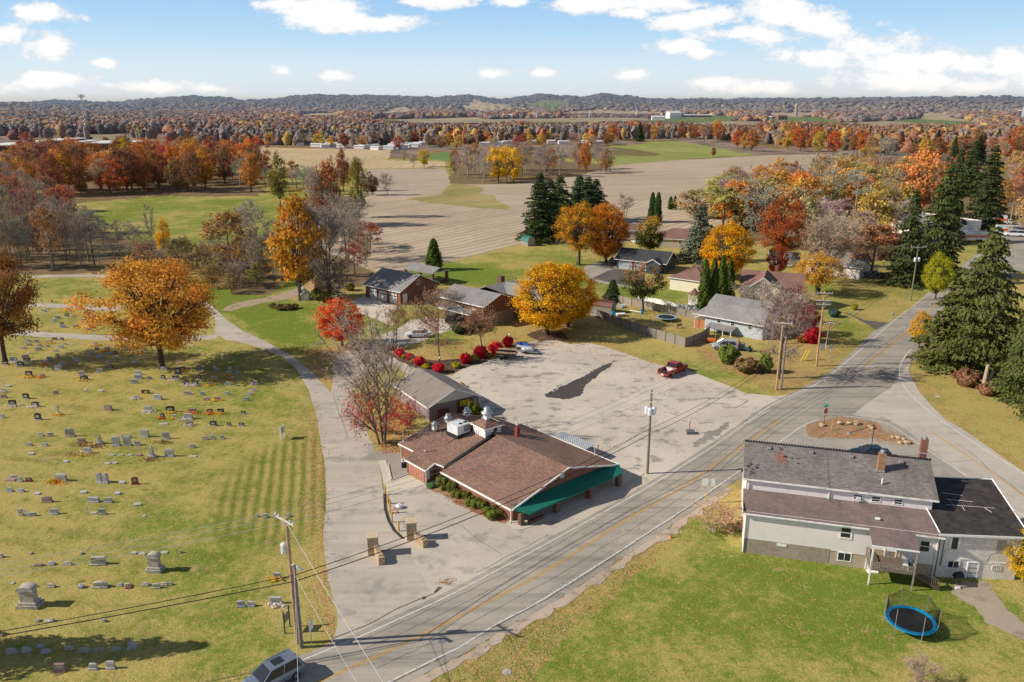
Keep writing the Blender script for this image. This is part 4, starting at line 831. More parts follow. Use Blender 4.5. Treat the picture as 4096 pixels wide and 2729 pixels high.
tree('spruce0',2258,530,330,2202.55,2310.45,(.055,.07,.026),'very dark spruce standing behind the white used car building','spruce_tree')
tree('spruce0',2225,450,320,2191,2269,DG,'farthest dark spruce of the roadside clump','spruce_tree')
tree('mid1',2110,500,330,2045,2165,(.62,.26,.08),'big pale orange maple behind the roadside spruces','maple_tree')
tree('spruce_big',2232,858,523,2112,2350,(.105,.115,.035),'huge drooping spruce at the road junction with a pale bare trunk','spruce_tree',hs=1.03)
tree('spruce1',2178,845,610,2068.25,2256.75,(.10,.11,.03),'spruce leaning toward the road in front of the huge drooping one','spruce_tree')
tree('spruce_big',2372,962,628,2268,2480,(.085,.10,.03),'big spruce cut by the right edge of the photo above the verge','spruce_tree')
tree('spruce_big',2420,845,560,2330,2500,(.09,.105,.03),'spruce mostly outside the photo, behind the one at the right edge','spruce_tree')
tree('maple0',2150,688,578,2122,2192,(.42,.40,.03),'lime yellow tree behind the far utility pole','maple_tree')
tree('maple0',2112,800,712,2090,2145,(.66,.38,.03),'small yellow tree poking out of the spruces beside the road','maple_tree')
tree('bare0',1790,870,650,1720,1860,(.45,.2,.08),'leafless tree with orange remnants between the light blue house and the road','bare_tree',twc=(.36,.26,.22))
tree('sparse1',1800,790,640,1760,1870,(.30,.06,.04),'dark red tree in front of the cream gabled house','tree',twc=(.30,.18,.16))
tree('bare1',1740,745,640,1690,1790,BRN,'bare tree over the grey gambrel roof','bare_tree')
tree('maple0',1852,770,700,1815,1880,(.20,.03,.03),'deep maroon tree beside the cream house','maple_tree')
tree('mid0',690,690,418,628,762,(.48,.22,.03),'golden brown oak at the corner of the stubble field','oak_tree',hs=.95)
tree('bare_big',757,682,470,700,835,GREYT,'great bare tree with many pale limbs beside the drive','bare_tree')
tree('bare1',800,600,430,745,850,GREYT,'bare grey tree at the edge of the stubble field','bare_tree')
tree('bare_big',730,520,395,690,790,GREYT,'wide bare tree behind the golden brown oak','bare_tree')
tree('mid2',760,520,355,735,815,(.36,.14,.06),'rusty tall tree at the head of the tree line','tree')
tree('mid1',826,500,352,805,858,(.20,.17,.035),'dark olive green tree at the end of the tree line','tree')
tree('mid0',790,440,335,776,808,(.30,.11,.05),'brownish tree seen just above the tree line','tree')
tree('maple0',856,449,400,842,877,(.14,.05,.03),'small dark maroon tree standing alone in the stubble','maple_tree')
tree('bare0',890,449,395,872,908,GREYT,'twisted bare tree standing alone in the stubble','bare_tree')
tree('barerust0',535,640,470,475,585,(.38,.19,.06),'half bare tree with brown orange leaves on one side, in the brushy hollow','tree')
for i,(a,b,c,x0,x1) in enumerate([(600,640,450,570,640),(560,600,455,540,590),(628,622,480,612,648),(585,655,520,565,610)]):
    tree('baremid%d'%i,a,b,c,x0,x1,GREYT,['tallest leafless tree of the brushy hollow','leafless tree behind the tallest one in the brushy hollow','leafless tree leaning right at the edge of the brushy hollow','short leafless tree at the front of the brushy hollow'][i],'bare_tree')
tree('mid0',383,600,497,365,402,(.68,.38,.03),'slim bright yellow tree in the hollow beyond the big oak','tree')
tree('barerust1',415,632,535,385,450,(.26,.22,.08),'half bare olive tree beside the slim yellow one','tree')
for i,(a,b,c,x0,x1) in enumerate([(205,570,468,192,222),(240,575,490,222,262),(310,580,490,288,335),(352,590,455,340,368),(275,585,500,262,292),(160,585,480,148,175),(175,590,470,165,190),(120,590,455,105,138)]):
    tree('baremid%d'%(i%4),a,b,c,x0,x1,GREYT,'slender leafless tree in the row along the far edge of the green field','bare_tree',group='leafless trees along the green field')
tree('mid0',645,475,345,620,668,(.25,.20,.05),'olive leaved tree where the orange wood meets the stubble','tree')
tree('mid2',1640,361,337,1634,1647,(.28,.07,.05),'lone small dark red tree at the edge of the far green field','tree')
tree('mid1',975,384,340,961,991,(.52,.40,.04),'round yellow tree at the end of the straw field','tree')
tree('baremid1',952,388,350,938,964,GREYT,'bare tree next to the round yellow tree','bare_tree')
tree('baremid3',928,368,343,905,948,(.4,.3,.25),'low wide bare bush tree on the straw field','bare_tree')
tree('baremid0',948,386,355,942,956,GREYT,'thin bare tree standing in the straw field hedge','bare_tree')
tree('mid0',65,360,303,42,90,(.42,.15,.11),'pinkish red tree in front of the long school building','tree')
tree('spruce_mid',148,345,313,133,163,(.05,.07,.05),'dark spruce in front of the long school building','spruce_tree')
tree('lowmid0',120,368,330,86,152,(.34,.36,.08),'yellow green willow like tree near the long school building','tree')
tree('bare1',1437,500,442,1418,1458,GREYT,'leafless tree standing alone between the orange maples and the arborvitae','bare_tree')
tree('mid1',1637,470,418,1618,1656,(.30,.08,.06),'dark red tree at the stubble edge beside the thicket','tree')
tree('mid3',1823,440,367,1808,1838,(.33,.14,.04),'dark orange tree rising above the thicket in front of the stubble','tree')
tree('lowmid1',1705,520,452,1640,1760,(.50,.30,.06),'ochre tree behind the brilliant yellow maple','tree')
tree('lowmid2',1760,470,400,1700,1830,(.42,.40,.12),'pale yellow green tree in the thicket','tree')
tree('lowmid0',1600,500,430,1545,1660,(.36,.25,.11),'tan leaved tree between the arborvitae and the thicket','tree')
# woods: every tree its own object
rd=random.Random(7)
def wood(pxpoly,n,kinds,label,name,H,group,wk=.62,mind=4.0,cols=None,twc=None,place=''):
    poly=Dp(pxpoly); xs=[p[0] for p in poly]; ys=[p[1] for p in poly]; got=[]; tries=0
    while len(got)<n and tries<n*400:
        tries+=1; x=rd.uniform(min(xs),max(xs)); y=rd.uniform(min(ys),max(ys))
        if not pin((x,y),poly): continue
        if any((x-a)**2+(y-b)**2<mind**2 for a,b in got): continue
        got.append((x,y)); k,cn,c,w=rd.choices(kinds,[q[3] for q in kinds])[0]
        h=H*rd.uniform(.8,1.15); b=k.startswith('bare') or k.startswith('thicket')
        c2=tuple(min(1,v*rd.uniform(.85,1.2)) for v in c)
        cap='bare_tree' if b else name
        plant(k+(str(rd.randrange({'mid':4,'baremid':4,'barerust':2,'lowmid':3,'thicket':2}[k])) if k in('mid','baremid','barerust','lowmid','thicket') else ''),x,y,h,h*wk*rd.uniform(.8,1.2),c2,cn+' '+place,'tree',cap,group,twc=(tuple(v*rd.uniform(.8,1.2) for v in (twc or GREYT)) if b else None))
M='mid'; B='baremid'
pl='in the orange wood beyond the green field'
K1=[(M,'rust orange oak',(.46,.18,.06),3),(M,'deep orange oak',(.54,.25,.06),3),(M,'golden yellow oak',(.50,.29,.05),2.2),(M,'brown oak',(.27,.13,.065),2.2),(M,'crimson oak',(.34,.10,.07),.8),('barerust','thin leaved russet tree',(.40,.18,.09),3),(B,'leafless tree',GREYT,1)]
wood([(110,455),(240,452),(330,444),(450,444),(600,442),(600,420),(330,420),(200,432),(100,430)],30,K1,'','oak_tree',20,'trees of the orange wood',mind=6,place=pl)
wood([(60,430),(200,430),(330,420),(600,420),(590,375),(330,372),(130,385),(20,400)],44,K1[:5]+K1[5:6],'','oak_tree',21,'trees of the orange wood',mind=8,place=pl)
wood([(-80,520),(0,515),(100,500),(120,455),(0,420),(-100,420)],12,[(M,'ochre brown oak',(.42,.22,.05),3),('barerust','thin leaved russet tree',(.36,.16,.07),2),(B,'leafless tree',PURT,2)],'','oak_tree',17,'trees of the left wood',place='at the left edge beyond the green field')
pl='in the bare wood behind the cemetery lane'
wood([(-120,625),(-20,622),(100,622),(230,622),(260,600),(130,560),(0,545),(-120,545)],46,[(B,'tall leafless tree',PURT,6),('barerust','thin leaved rusty tree',(.40,.18,.09),1.4),('thicket','low brown thicket bush',(.30,.15,.10),2)],'','oak_tree',17,'leafless trees of the cemetery wood',wk=.42,mind=2.2,twc=PURT,place=pl)
wood([(-120,545),(0,545),(130,560),(180,520),(100,480),(-120,480)],26,[(B,'tall leafless tree',PURT,5),('barerust','thin leaved rusty tree',(.42,.18,.09),2)],'','oak_tree',16,'leafless trees of the cemetery wood',wk=.5,mind=4,twc=PURT,place=pl)
wood([(180,628),(300,622),(420,640),(470,620),(460,590),(330,585),(200,600)],13,[('thicket','brown thicket bush',(.33,.19,.10),3),(B,'small leafless tree',GREYT,2)],'','tree',7,'thicket bushes beyond the oak',wk=1,mind=3,place='in the scrub beyond the big golden oak')
wood([(470,655),(520,690),(620,690),(655,660),(640,610),(560,570),(470,590)],22,[('thicket','tangled brown bush',(.36,.24,.10),3),('lowmid','bushy olive tan shrub',(.30,.22,.09),1.2)],'','shrub_tree',5.5,'brush of the hollow',wk=1.1,mind=3,place='in the brushy hollow beside the dirt track')
wood([(700,640),(760,690),(850,640),(860,590),(840,520),(760,500),(690,560)],16,[('thicket','tangled brown bush',(.33,.2,.1),3),(B,'leafless tree',GREYT,2),('barerust','russet half bare tree',(.40,.17,.08),1)],'','shrub_tree',8,'growth under the field corner oak',wk=.9,mind=3.5,place='under the big bare tree by the stubble')
wood([(600,452),(700,450),(800,445),(840,440),(830,410),(700,420),(610,430)],14,[(B,'leafless tree',GREYT,4),('barerust','brown leaved tree',(.36,.18,.07),1.5),(M,'olive brown tree',(.25,.18,.06),1)],'','tree',14,'trees between the meadow and straw field',mind=4,place='in the thin belt between green meadow and straw field')
pl='in the copse in the middle of the stubble'
wood([(1036,424),(1110,424),(1250,416),(1330,400),(1412,398),(1400,385),(1250,388),(1120,392),(1040,402)],40,[(B,'leafless grey tree',GREYT,6),(M,'brown tree',(.34,.16,.06),1),('barerust','thin leaved ochre tree',(.44,.26,.07),1)],'','tree',18,'trees of the copse in the stubble',wk=.5,mind=4,place=pl)
for a,b,c,x0,x1 in [(1145,420,332,1118,1175),(1180,421,334,1158,1208),(1164,412,330,1140,1195)]: tree('mid1',a,b,c,x0,x1,(.68,.42,.03),'bright yellow tree standing in the copse','tree',group='yellow trees of the copse')
tree('mid2',1345,400,318,1328,1360,(.5,.2,.04),'narrow orange tree at the right part of the copse','tree')
pl='in the belt behind the far green field'
K2=[(M,'rust orange tree',(.46,.16,.045),3),(M,'golden tree',(.52,.32,.07),1.5),(M,'brown tree',(.27,.13,.06),2),(B,'leafless tree',GREYT,3),('barerust','russet half bare tree',(.40,.18,.09),1.5),('spruce_mid','dark evergreen',(.05,.07,.03),.7)]
wood([(1400,326),(1500,332),(1530,325),(1600,325),(1700,345),(1780,357),(1880,360),(1990,366),(1990,340),(1800,325),(1600,310),(1400,312)],48,K2,'','tree',19,'trees behind the far green field',mind=8,place=pl)
pl='in the thicket between the houses and the far road'
wood([(1890,400),(2000,385),(2200,380),(2400,370),(2400,345),(2200,345),(1990,355)],30,K2+[('spruce_mid','dark evergreen',(.05,.07,.03),1.5)],'','tree',19,'trees on the rise behind the thicket',mind=8,place='on the rise behind the thicket')
K3=[('barerust','half bare tan tree',(.48,.31,.12),3),(B,'leafless pale tree',(.50,.41,.33),2.6),('lowmid','olive tan tree',(.42,.35,.12),2.6),('lowmid','ochre tree',(.52,.32,.08),2.4),('thicket','brown thicket bush',(.40,.27,.15),1.4),(M,'orange tree',(.56,.26,.06),1.2)]
wood([(1600,500),(1700,480),(1880,440),(2010,410),(2120,420),(2080,560),(1960,590),(1800,560),(1700,560)],70,K3,'','tree',15.5,'trees of the thicket behind the houses',wk=.95,mind=4.5,place='in the thicket behind the houses')
wood([(1560,470),(1640,450),(1760,425),(1900,400),(2000,395),(1990,430),(1850,470),(1650,500),(1560,500)],24,K3,'','tree',14,'trees at the stubble edge of the thicket',wk=.9,mind=5,place='along the stubble edge of the thicket')
wood([(2240,520),(2300,560),(2450,520),(2450,400),(2200,390),(2180,420)],24,[('barerust','half bare rusty tree',(.42,.17,.08),2),(M,'orange tree',(.5,.24,.1),1.5),(M,'pale orange tree',(.55,.32,.16),1.5),(B,'leafless tree',GREYT,1.5),(M,'yellow tree',(.58,.40,.08),1)],'','tree',15,'trees behind the used car building',mind=6,place='behind the white used car building')
KM=[('lowmid','golden tree',(.58,.38,.09),3),('lowmid','red tree',(.42,.10,.06),1.5),('mid','brown tree',(.3,.13,.06),1.2),('baremid','leafless tree',GREYT,2),('lowmid','olive tree',(.3,.28,.08),1)]
wood([(430,334),(580,337),(900,343),(1240,347),(1430,338),(1430,328),(1000,332),(580,326),(430,322)],52,KM,'','tree',12,'trees among the mobile homes',wk=.95,mind=9,place='among the mobile homes by the straw field')
# ---------------------------------------------------------------- distant woodland: countless crowns, one object per stretch
def canopy(name,n,poly=None,rmin=600,rmax=3000,seed=1,pal=None,size=1.0,avoid=True,fn=None,q=14,label=None,H=14,bases=None):
    rng=np.random.RandomState(seed); N=n*4
    if poly is not None:
        xs=[p[0] for p in poly]; ys=[p[1] for p in poly]; x=rng.uniform(min(xs),max(xs),N); y=rng.uniform(min(ys),max(ys),N); k=pip(x,y,poly); x=x[k];y=y[k]
    else:
        r=np.exp(rng.uniform(math.log(rmin),math.log(rmax),N)); th=rng.uniform(R(-40),R(40),N); x=r*np.sin(th);y=r*np.cos(th)
    keep=np.ones(len(x),bool)
    low=np.zeros(len(x),bool)
    for k_ in (1.06,1.14,1.22,1.32,1.42):
        for p,c in FAR: low|=pip(x*k_,y*k_,p)
    for p,c in FAR: keep&=~pip(x,y-8,p)
    for p in CLEAR: keep&=~pip(x,y,p)
    x=x[keep][:n];y=y[keep][:n]; low=low[keep][:n]; n=len(x); r=np.hypot(x,y)
    R_=(3.0+5.2*rng.rand(n)**1.6)*size*np.clip(r/900,1,2.3); Hh=(H*.55+H*.6*rng.rand(n)**.8)*np.clip(r/1800,1,1.3); z0=gzv(x,y); Hh=np.where(low,Hh*.25,Hh); R_=np.where(low,R_*.6,R_)
    pal=np.array(pal); ci=rng.choice(len(pal),n,p=None); reg_=fbm(x/160,y/160,3,seed); ci=np.clip((reg_*1.5-.25+rng.normal(size=n)*.16)*len(pal),0,len(pal)-1).astype(int); C=pal[ci]*rng.uniform(.78,1.22,(n,1))
    fl=np.clip((r-1500)/1500,0,1); Hh=Hh*(1-.45*fl); R_=R_*(1+.25*fl); f3_=np.clip((r-2600)/2500,0,1)[:,None]; C=C*(1-.45*f3_); C=C*(1-.35*f3_)+C.mean(1,keepdims=True)*np.array([.9,1,1.15])*.35*f3_  # far crowns turn darker and bluer: distance haze put into their colour
    K=7; an=np.arange(K)*2*np.pi/K; ring=np.stack([np.cos(an),np.sin(an)],1); lv=((.62,.80),(1.0,.42),(.72,.02)); R_=R_*(.84 if q>=12 else 1); top=np.stack([x,y,z0+Hh],1)[:,None]
    VS=[top+rng.normal(size=(n,1,3))*[.3,.3,.5]]
    for f,hz_ in lv:
        rr=R_[:,None]*f*rng.uniform(.55,1.45,(n,K)); P=np.stack([x[:,None]+ring[:,0]*rr,y[:,None]+ring[:,1]*rr,(z0+Hh*hz_)[:,None]+rng.uniform(-.09,.09,(n,K))*Hh[:,None]],2); VS.append(P)
    V=np.concatenate(VS,1); nv=V.shape[1]; b0=(np.arange(n)*nv)[:,None]; k=np.arange(K); k1=(k+1)%K
    F=[np.stack([b0+0*k,b0+1+k,b0+1+k1,b0+1+k1],2)]
    tri=np.concatenate([F[0][...,:3]],1).reshape(-1,3)
    for L_ in (0,1):
        a_=1+L_*K; c_=1+(L_+1)*K; tri=np.concatenate([tri,np.stack([b0+a_+k,b0+c_+k,b0+c_+k1],2).reshape(-1,3),np.stack([b0+a_+k,b0+c_+k1,b0+a_+k1],2).reshape(-1,3)])
    col=np.repeat(C,nv,0)*rng.uniform(.84,1.18,(n*nv,1))
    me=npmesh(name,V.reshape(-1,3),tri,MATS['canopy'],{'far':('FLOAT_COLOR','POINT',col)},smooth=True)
    if q>=12:      # nearer stretches also carry loose leaf clumps
        d=nrm(rng.normal(size=(n,q,3))); d[...,2]=np.abs(d[...,2])-.2; s_=R_[:,None,None]; P=np.stack([x,y,z0+Hh*.55],1)[:,None]+d*rng.uniform(.8,1.15,(n,q,1))*np.concatenate([s_,s_,np.broadcast_to((Hh*.48)[:,None,None],s_.shape)],2)
        Vc,Fc,v_,h_=cards(P.reshape(-1,3),2.7*np.repeat(np.clip(r/900,1,2.2),q),d.reshape(-1,3)+[0,0,.6],rng); me2=npmesh(name,Vc,Fc,MATS['canopy'],{'far':('FLOAT_COLOR','POINT',np.repeat(np.repeat(C,q,0)*rng.uniform(.8,1.3,(n*q,1)),4,0))}); o2=link(name,me2); o2['kind']='stuff'
    o=link(name,me); o['kind']='stuff'
    return o
m=bpy.data.materials.new('canopy'); m.use_nodes=True; t=NT(m.node_tree); b=m.node_tree.nodes['Principled BSDF']; b.inputs['Roughness'].default_value=.95; b.inputs['Specular IOR Level'].default_value=.05
t.set(b.inputs['Base Color'],t.n('ShaderNodeAttribute',attribute_name='far').outputs['Color']); MATS['canopy']=m
CLEAR=[Dp([(560,345),(1240,352),(1240,340),(560,334)]),[f1(*p) for p in [(1600,725),(1790,708),(1800,800),(1590,770)]],[f1(*p) for p in [(-200,660),(1240,690),(1190,785),(1740,800),(1740,900),(-200,900)]],
  [f2(*p) for p in [(900,650),(1320,590),(1800,640),(2250,738),(1000,825),(900,830)]],Dp([(-60,352),(170,345),(170,322),(-60,324)]),Dp([(-60,372),(170,372),(170,345),(-60,350)])]
GR=[.235,.19,.175]; P_left=[[.21,.175,.175],GR,[.25,.205,.19],[.23,.19,.18],[.33,.17,.11],[.29,.15,.12],[.36,.24,.14]]
P_mid=[GR,[.27,.21,.19],GR,[.24,.2,.18],[.3,.2,.14],[.46,.31,.09],[.40,.15,.06],[.30,.11,.08],[.50,.33,.08],[.22,.12,.09]]
P_right=[[.25,.20,.17],[.42,.29,.12],[.34,.17,.095],[.36,.20,.10],[.25,.19,.17],[.30,.14,.09],[.36,.18,.09],[.12,.12,.08]]
canopy('distant_woodland',2300,Dp([(-200,322),(-200,262),(560,262),(600,300),(590,328),(330,326)]),seed=3,pal=P_left,q=22)
canopy('distant_woodland',2000,Dp([(420,330),(560,300),(1000,288),(1430,288),(1430,318),(1200,330),(1000,334),(560,336)]),seed=4,pal=P_mid,q=24)
canopy('distant_woodland',900,Dp([(560,300),(1440,290),(1440,300),(1000,312),(560,322)]),seed=14,pal=[GR,[.25,.2,.18],[.3,.12,.08],GR],q=22)
canopy('distant_woodland',1400,Dp([(1400,322),(1400,285),(1600,285),(2500,290),(2500,350),(2000,352),(1800,336),(1600,318)]),seed=5,pal=P_right+[GR,[.44,.3,.08]],q=24)
canopy('distant_woodland',11000,None,1200,2900,seed=6,pal=P_left+P_right[:3],q=12)
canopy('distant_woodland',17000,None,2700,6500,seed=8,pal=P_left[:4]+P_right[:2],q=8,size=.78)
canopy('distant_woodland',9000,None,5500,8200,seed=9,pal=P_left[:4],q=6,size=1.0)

# thin autumn haze lying over the valley: a real, very thin volume
hv=MB().box((0,9500,30),(40000,17400,120)).build('haze',[]); hv['kind']='stuff'
m=bpy.data.materials.new('haze'); m.use_nodes=True; nt=m.node_tree; nt.nodes.remove(nt.nodes['Principled BSDF']); vs=nt.nodes.new('ShaderNodeVolumeScatter'); vs.inputs['Color'].default_value=(.55,.72,1,1); vs.inputs['Density'].default_value=8e-5; vs.inputs['Anisotropy'].default_value=.2
nt.links.new(vs.outputs[0],nt.nodes['Material Output'].inputs['Volume']); hv.data.materials.append(m)
# ---------------------------------------------------------------- building materials
brickmat('brick',(.30,.115,.07),(.24,.085,.055),(.30,.20,.15),.22,.075,msize=.008)
brickmat('dark_brick',(.20,.09,.065),(.15,.07,.05),(.2,.15,.12),.22,.075,msize=.008)
brickmat('brown_shingle',(.36,.20,.14),(.19,.125,.10),(.13,.08,.065),.34,.14,msize=.012,stain=(.28,.165,.12),contrast=.8)
brickmat('grey_shingle',(.33,.315,.30),(.26,.25,.245),(.17,.165,.16),.34,.14,msize=.012)
brickmat('old_shingle',(.31,.27,.25),(.19,.165,.15),(.10,.088,.08),.42,.16,msize=.014,stain=(.15,.13,.12))
brickmat('faded_shingle',(.30,.20,.175),(.20,.165,.15),(.15,.12,.11),.42,.16,msize=.014,stain=(.13,.108,.098))
brickmat('charcoal_shingle',(.075,.08,.088),(.055,.06,.066),(.04,.04,.045),.34,.14,msize=.012)
brickmat('red_brown_shingle',(.30,.165,.13),(.25,.14,.115),(.16,.10,.085),.34,.14,msize=.012)
brickmat('tan_block',(.42,.34,.26),(.38,.305,.235),(.30,.25,.2),.40,.2,msize=.012)
brickmat('painted_block',(.92,.83,.77),(.86,.78,.72),(.58,.54,.49),.40,.2,msize=.01,stain=(.50,.46,.42))
brickmat('grey_block',(.32,.24,.235),(.27,.21,.2),(.2,.16,.15),.40,.2,msize=.01,stain=(.25,.17,.16))
brickmat('chimney_brick',(.38,.14,.08),(.46,.28,.12),(.3,.22,.17),.22,.075,msize=.01)
brickmat('stone',(.66,.46,.26),(.48,.36,.24),(.30,.25,.19),.42,.26,msize=.02,bump=.6)
def siding(name,c,step=.2,stain=None):
    m,t,b=newmat(name,.6,.35); s=t.n('ShaderNodeSeparateXYZ',i_0=t.uv()); f=t.math('FRACT',t.math('MULTIPLY',s.outputs[1],1/step))
    n=t.noise(t.mapping(t.uv(),(.6,.35,1)),1.0,5,.65); k=t.mix(t.ramp(n,.3,.75),c,tuple(v*.84 for v in c)); k=t.mix(t.math('LESS_THAN',f,.13),k,tuple(v*.60 for v in c))
    if stain: k=t.mix(t.math('MULTIPLY',t.sstep(t.noise(t.mapping(t.uv(),(2.2,.3,1)),1,5,.7),.56,.75),.5),k,stain)
    t.set(b.inputs['Base Color'],k); t.set(b.inputs['Normal'],t.bump(f,.3,.03))
siding('white_siding',(1.0,.90,.86),.2,(.62,.56,.44)); siding('cream_siding',(.88,.80,.62)); siding('blue_siding',(.58,.63,.67)); siding('dark_blue_siding',(.07,.10,.14)); siding('tan_siding',(.55,.48,.40))
def ribbed(name,c,step=.3,horiz=False,stain=None):
    m,t,b=newmat(name,.5,.4,.2); s=t.n('ShaderNodeSeparateXYZ',i_0=t.uv()); f=t.math('FRACT',t.math('MULTIPLY',s.outputs[1 if horiz else 0],1/step))
    n=t.noise(t.uv(),.5,5,.7); k=t.mix(t.ramp(n,.3,.75),c,tuple(v*.8 for v in c)); k=t.mix(t.math('LESS_THAN',f,.28),k,tuple(v*.42 for v in c))
    if stain: k=t.mix(t.math('MULTIPLY',t.sstep(t.noise(t.mapping(t.uv(),(1,.25,1)),1.2,6,.7),.5,.68),.75),k,stain)
    t.set(b.inputs['Base Color'],k); t.set(b.inputs['Normal'],t.bump(f,.5,.04))
ribbed('metal_roof',(.40,.33,.28),.5,stain=(.14,.12,.11)); ribbed('canopy_metal',(.62,.64,.66),.26); ribbed('wood_board',(.50,.43,.36),.16,stain=(.33,.28,.24)); ribbed('grey_board',(.42,.37,.32),.15,stain=(.28,.25,.22)); ribbed('red_door_wood',(.62,.28,.20),.5); ribbed('dark_red_wood',(.17,.06,.05),.3)
ribbed('green_metal',(.05,.22,.17),.3); ribbed('white_panel',(.82,.82,.80),.5,True); ribbed('blue_white_panel',(.62,.70,.80),.5,True); ribbed('natural_wood',(.62,.42,.24),.2)
simple('trim_white',(.90,.88,.84),.6,.08,3,c2=(.62,.57,.47),scale2=.9); simple('white_metal',(.78,.79,.80),.45,.06,3,metal=.1); simple('galvanised',(.55,.56,.57),.4,.12,4,metal=.6); simple('grey_plastic',(.23,.24,.25),.6); simple('black_plastic',(.025,.026,.028),.6)
simple('awning_green',(.010,.17,.115),.75,.1,1.2); simple('awning_light',(.02,.27,.2),.75); simple('rust_red',(.30,.05,.03),.7,.25,5); simple('yellow_steel',(.72,.44,.03),.5,.1,3); simple('rubber',(.03,.03,.03),.9); simple('chrome',(.7,.7,.7),.2,.05,2,metal=.9)
simple('flat_black_roof',(.05,.043,.04),.85,.5,1.2,coord='uv',c2=(.085,.072,.065),scale2=.7); simple('foundation',(.50,.40,.31),.9,.15,1.2,c2=(.38,.32,.26),scale2=.6); simple('weathered_wood',(.33,.27,.22),.9,.3,5); simple('brown_wood',(.16,.12,.09),.9,.3,5)
simple('flag_white',(.8,.78,.76),.8); simple('sign_green',(.02,.30,.17),.4); simple('sign_red',(.62,.03,.02),.4); simple('sign_white',(.82,.82,.82),.45); simple('sign_yellow',(.80,.55,.01),.5); simple('print_green',(.05,.20,.08),.5); simple('print_dark',(.06,.05,.04),.5)
simple('net_black',(.02,.02,.022),.8); simple('tramp_blue',(.0,.30,.62),.55,.06,2); simple('tramp_pale',(.28,.50,.66),.6,.2,2); simple('black_granite',(.025,.025,.028),.25,.2,8,spec=.6); simple('grey_granite',(.47,.46,.455),.6,.25,14,c2=(.30,.30,.30),scale2=3); simple('old_stone',(.50,.45,.38),.9,.25,6,c2=(.24,.23,.21),scale2=2); simple('pink_granite',(.36,.235,.205),.6,.2,14); simple('red_granite',(.24,.07,.055),.6,.2,10)
m,t,b=newmat('glass',.08,.6); t.set(b.inputs['Base Color'],(.03,.035,.045)); 
m,t,b=newmat('glow_globe',.3,.5); t.set(b.inputs['Base Color'],(.8,.8,.78))
Q=MATS
def vplane(A,B,p):
    d=ray(*p);ux,uy=B[0]-A[0],B[1]-A[1];L=math.hypot(ux,uy);ux/=L;uy/=L;t=(A[0]*-uy+A[1]*ux)/(d[0]*-uy+d[1]*ux); x,y=d[0]*t,d[1]*t
    return ((x-A[0])*ux+(y-A[1])*uy, CAMH+d[2]*t)
def frame(side,L,Dd):
    return {'f':((0,0),(1,0),(0,-1)),'r':((L,0),(0,1),(1,0)),'b':((L,Dd),(-1,0),(0,1)),'l':((0,Dd),(0,-1),(-1,0))}[side]
def wbox(mb,fr,s0,s1,z0,z1,o0,o1,mi=0):
    (ox,oy),(ux,uy),(nx,ny)=fr
    P=lambda s,o:(ox+ux*s+nx*o,oy+uy*s+ny*o)
    a,b,c,d=P(s0,o0),P(s1,o0),P(s1,o1),P(s0,o1)
    vs=[(*a,z0),(*b,z0),(*c,z0),(*d,z0),(*a,z1),(*b,z1),(*c,z1),(*d,z1)]
    fs=[(0,1,2,3),(7,6,5,4),(4,5,1,0),(5,6,2,1),(6,7,3,2),(7,4,0,3)]
    return mb.add(vs,fs,mi)
def window(root,fr,s,z,w,h,fm='trim_white',div=1,name='window',hdiv=1,tr=.09):
    m=MB(); wbox(m,fr,s,s+w,z,z+tr,.0,.06); wbox(m,fr,s,s+w,z+h-tr,z+h,.0,.06); wbox(m,fr,s,s+tr,z+tr,z+h-tr,0,.055); wbox(m,fr,s+w-tr,s+w,z+tr,z+h-tr,0,.055)
    for i in range(1,div): x=s+w*i/div; wbox(m,fr,x-.03,x+.03,z+tr,z+h-tr,0,.05)
    for i in range(1,hdiv+0): zz=z+h*i/hdiv; wbox(m,fr,s+tr,s+w-tr,zz-.03,zz+.03,0,.048)
    o=m.build(name,Q[fm],root); p=MB(); wbox(p,fr,s+tr,s+w-tr,z+tr,z+h-tr,.0,.02); p.build('pane',Q['glass'],o); return o
def door(root,fr,s,z,w,h,m_='trim_white',fm='trim_white',name='door',panes=False,handle=True):
    m=MB(); wbox(m,fr,s,s+w,z,z+h,0,.05); o=m.build(name,Q[m_],root)
    f=MB(); wbox(f,fr,s-.1,s,z,z+h+.1,0,.08); wbox(f,fr,s+w,s+w+.1,z,z+h+.1,0,.08); wbox(f,fr,s,s+w,z+h,z+h+.1,0,.079); f.build('frame',Q[fm],o)
    if panes:
        p=MB()
        for i in range(panes): wbox(p,fr,s+w*(i+.12)/panes,s+w*(i+.88)/panes,z+h*.66,z+h*.78,.05,.06)
        p.build('pane',Q['glass'],o)
    elif handle:
        p=MB(); wbox(p,fr,s+w*.1,s+w*.1+.06,z+h*.45,z+h*.45+.12,.05,.1); p.build('handle',Q['grey_plastic'],o)
    return o
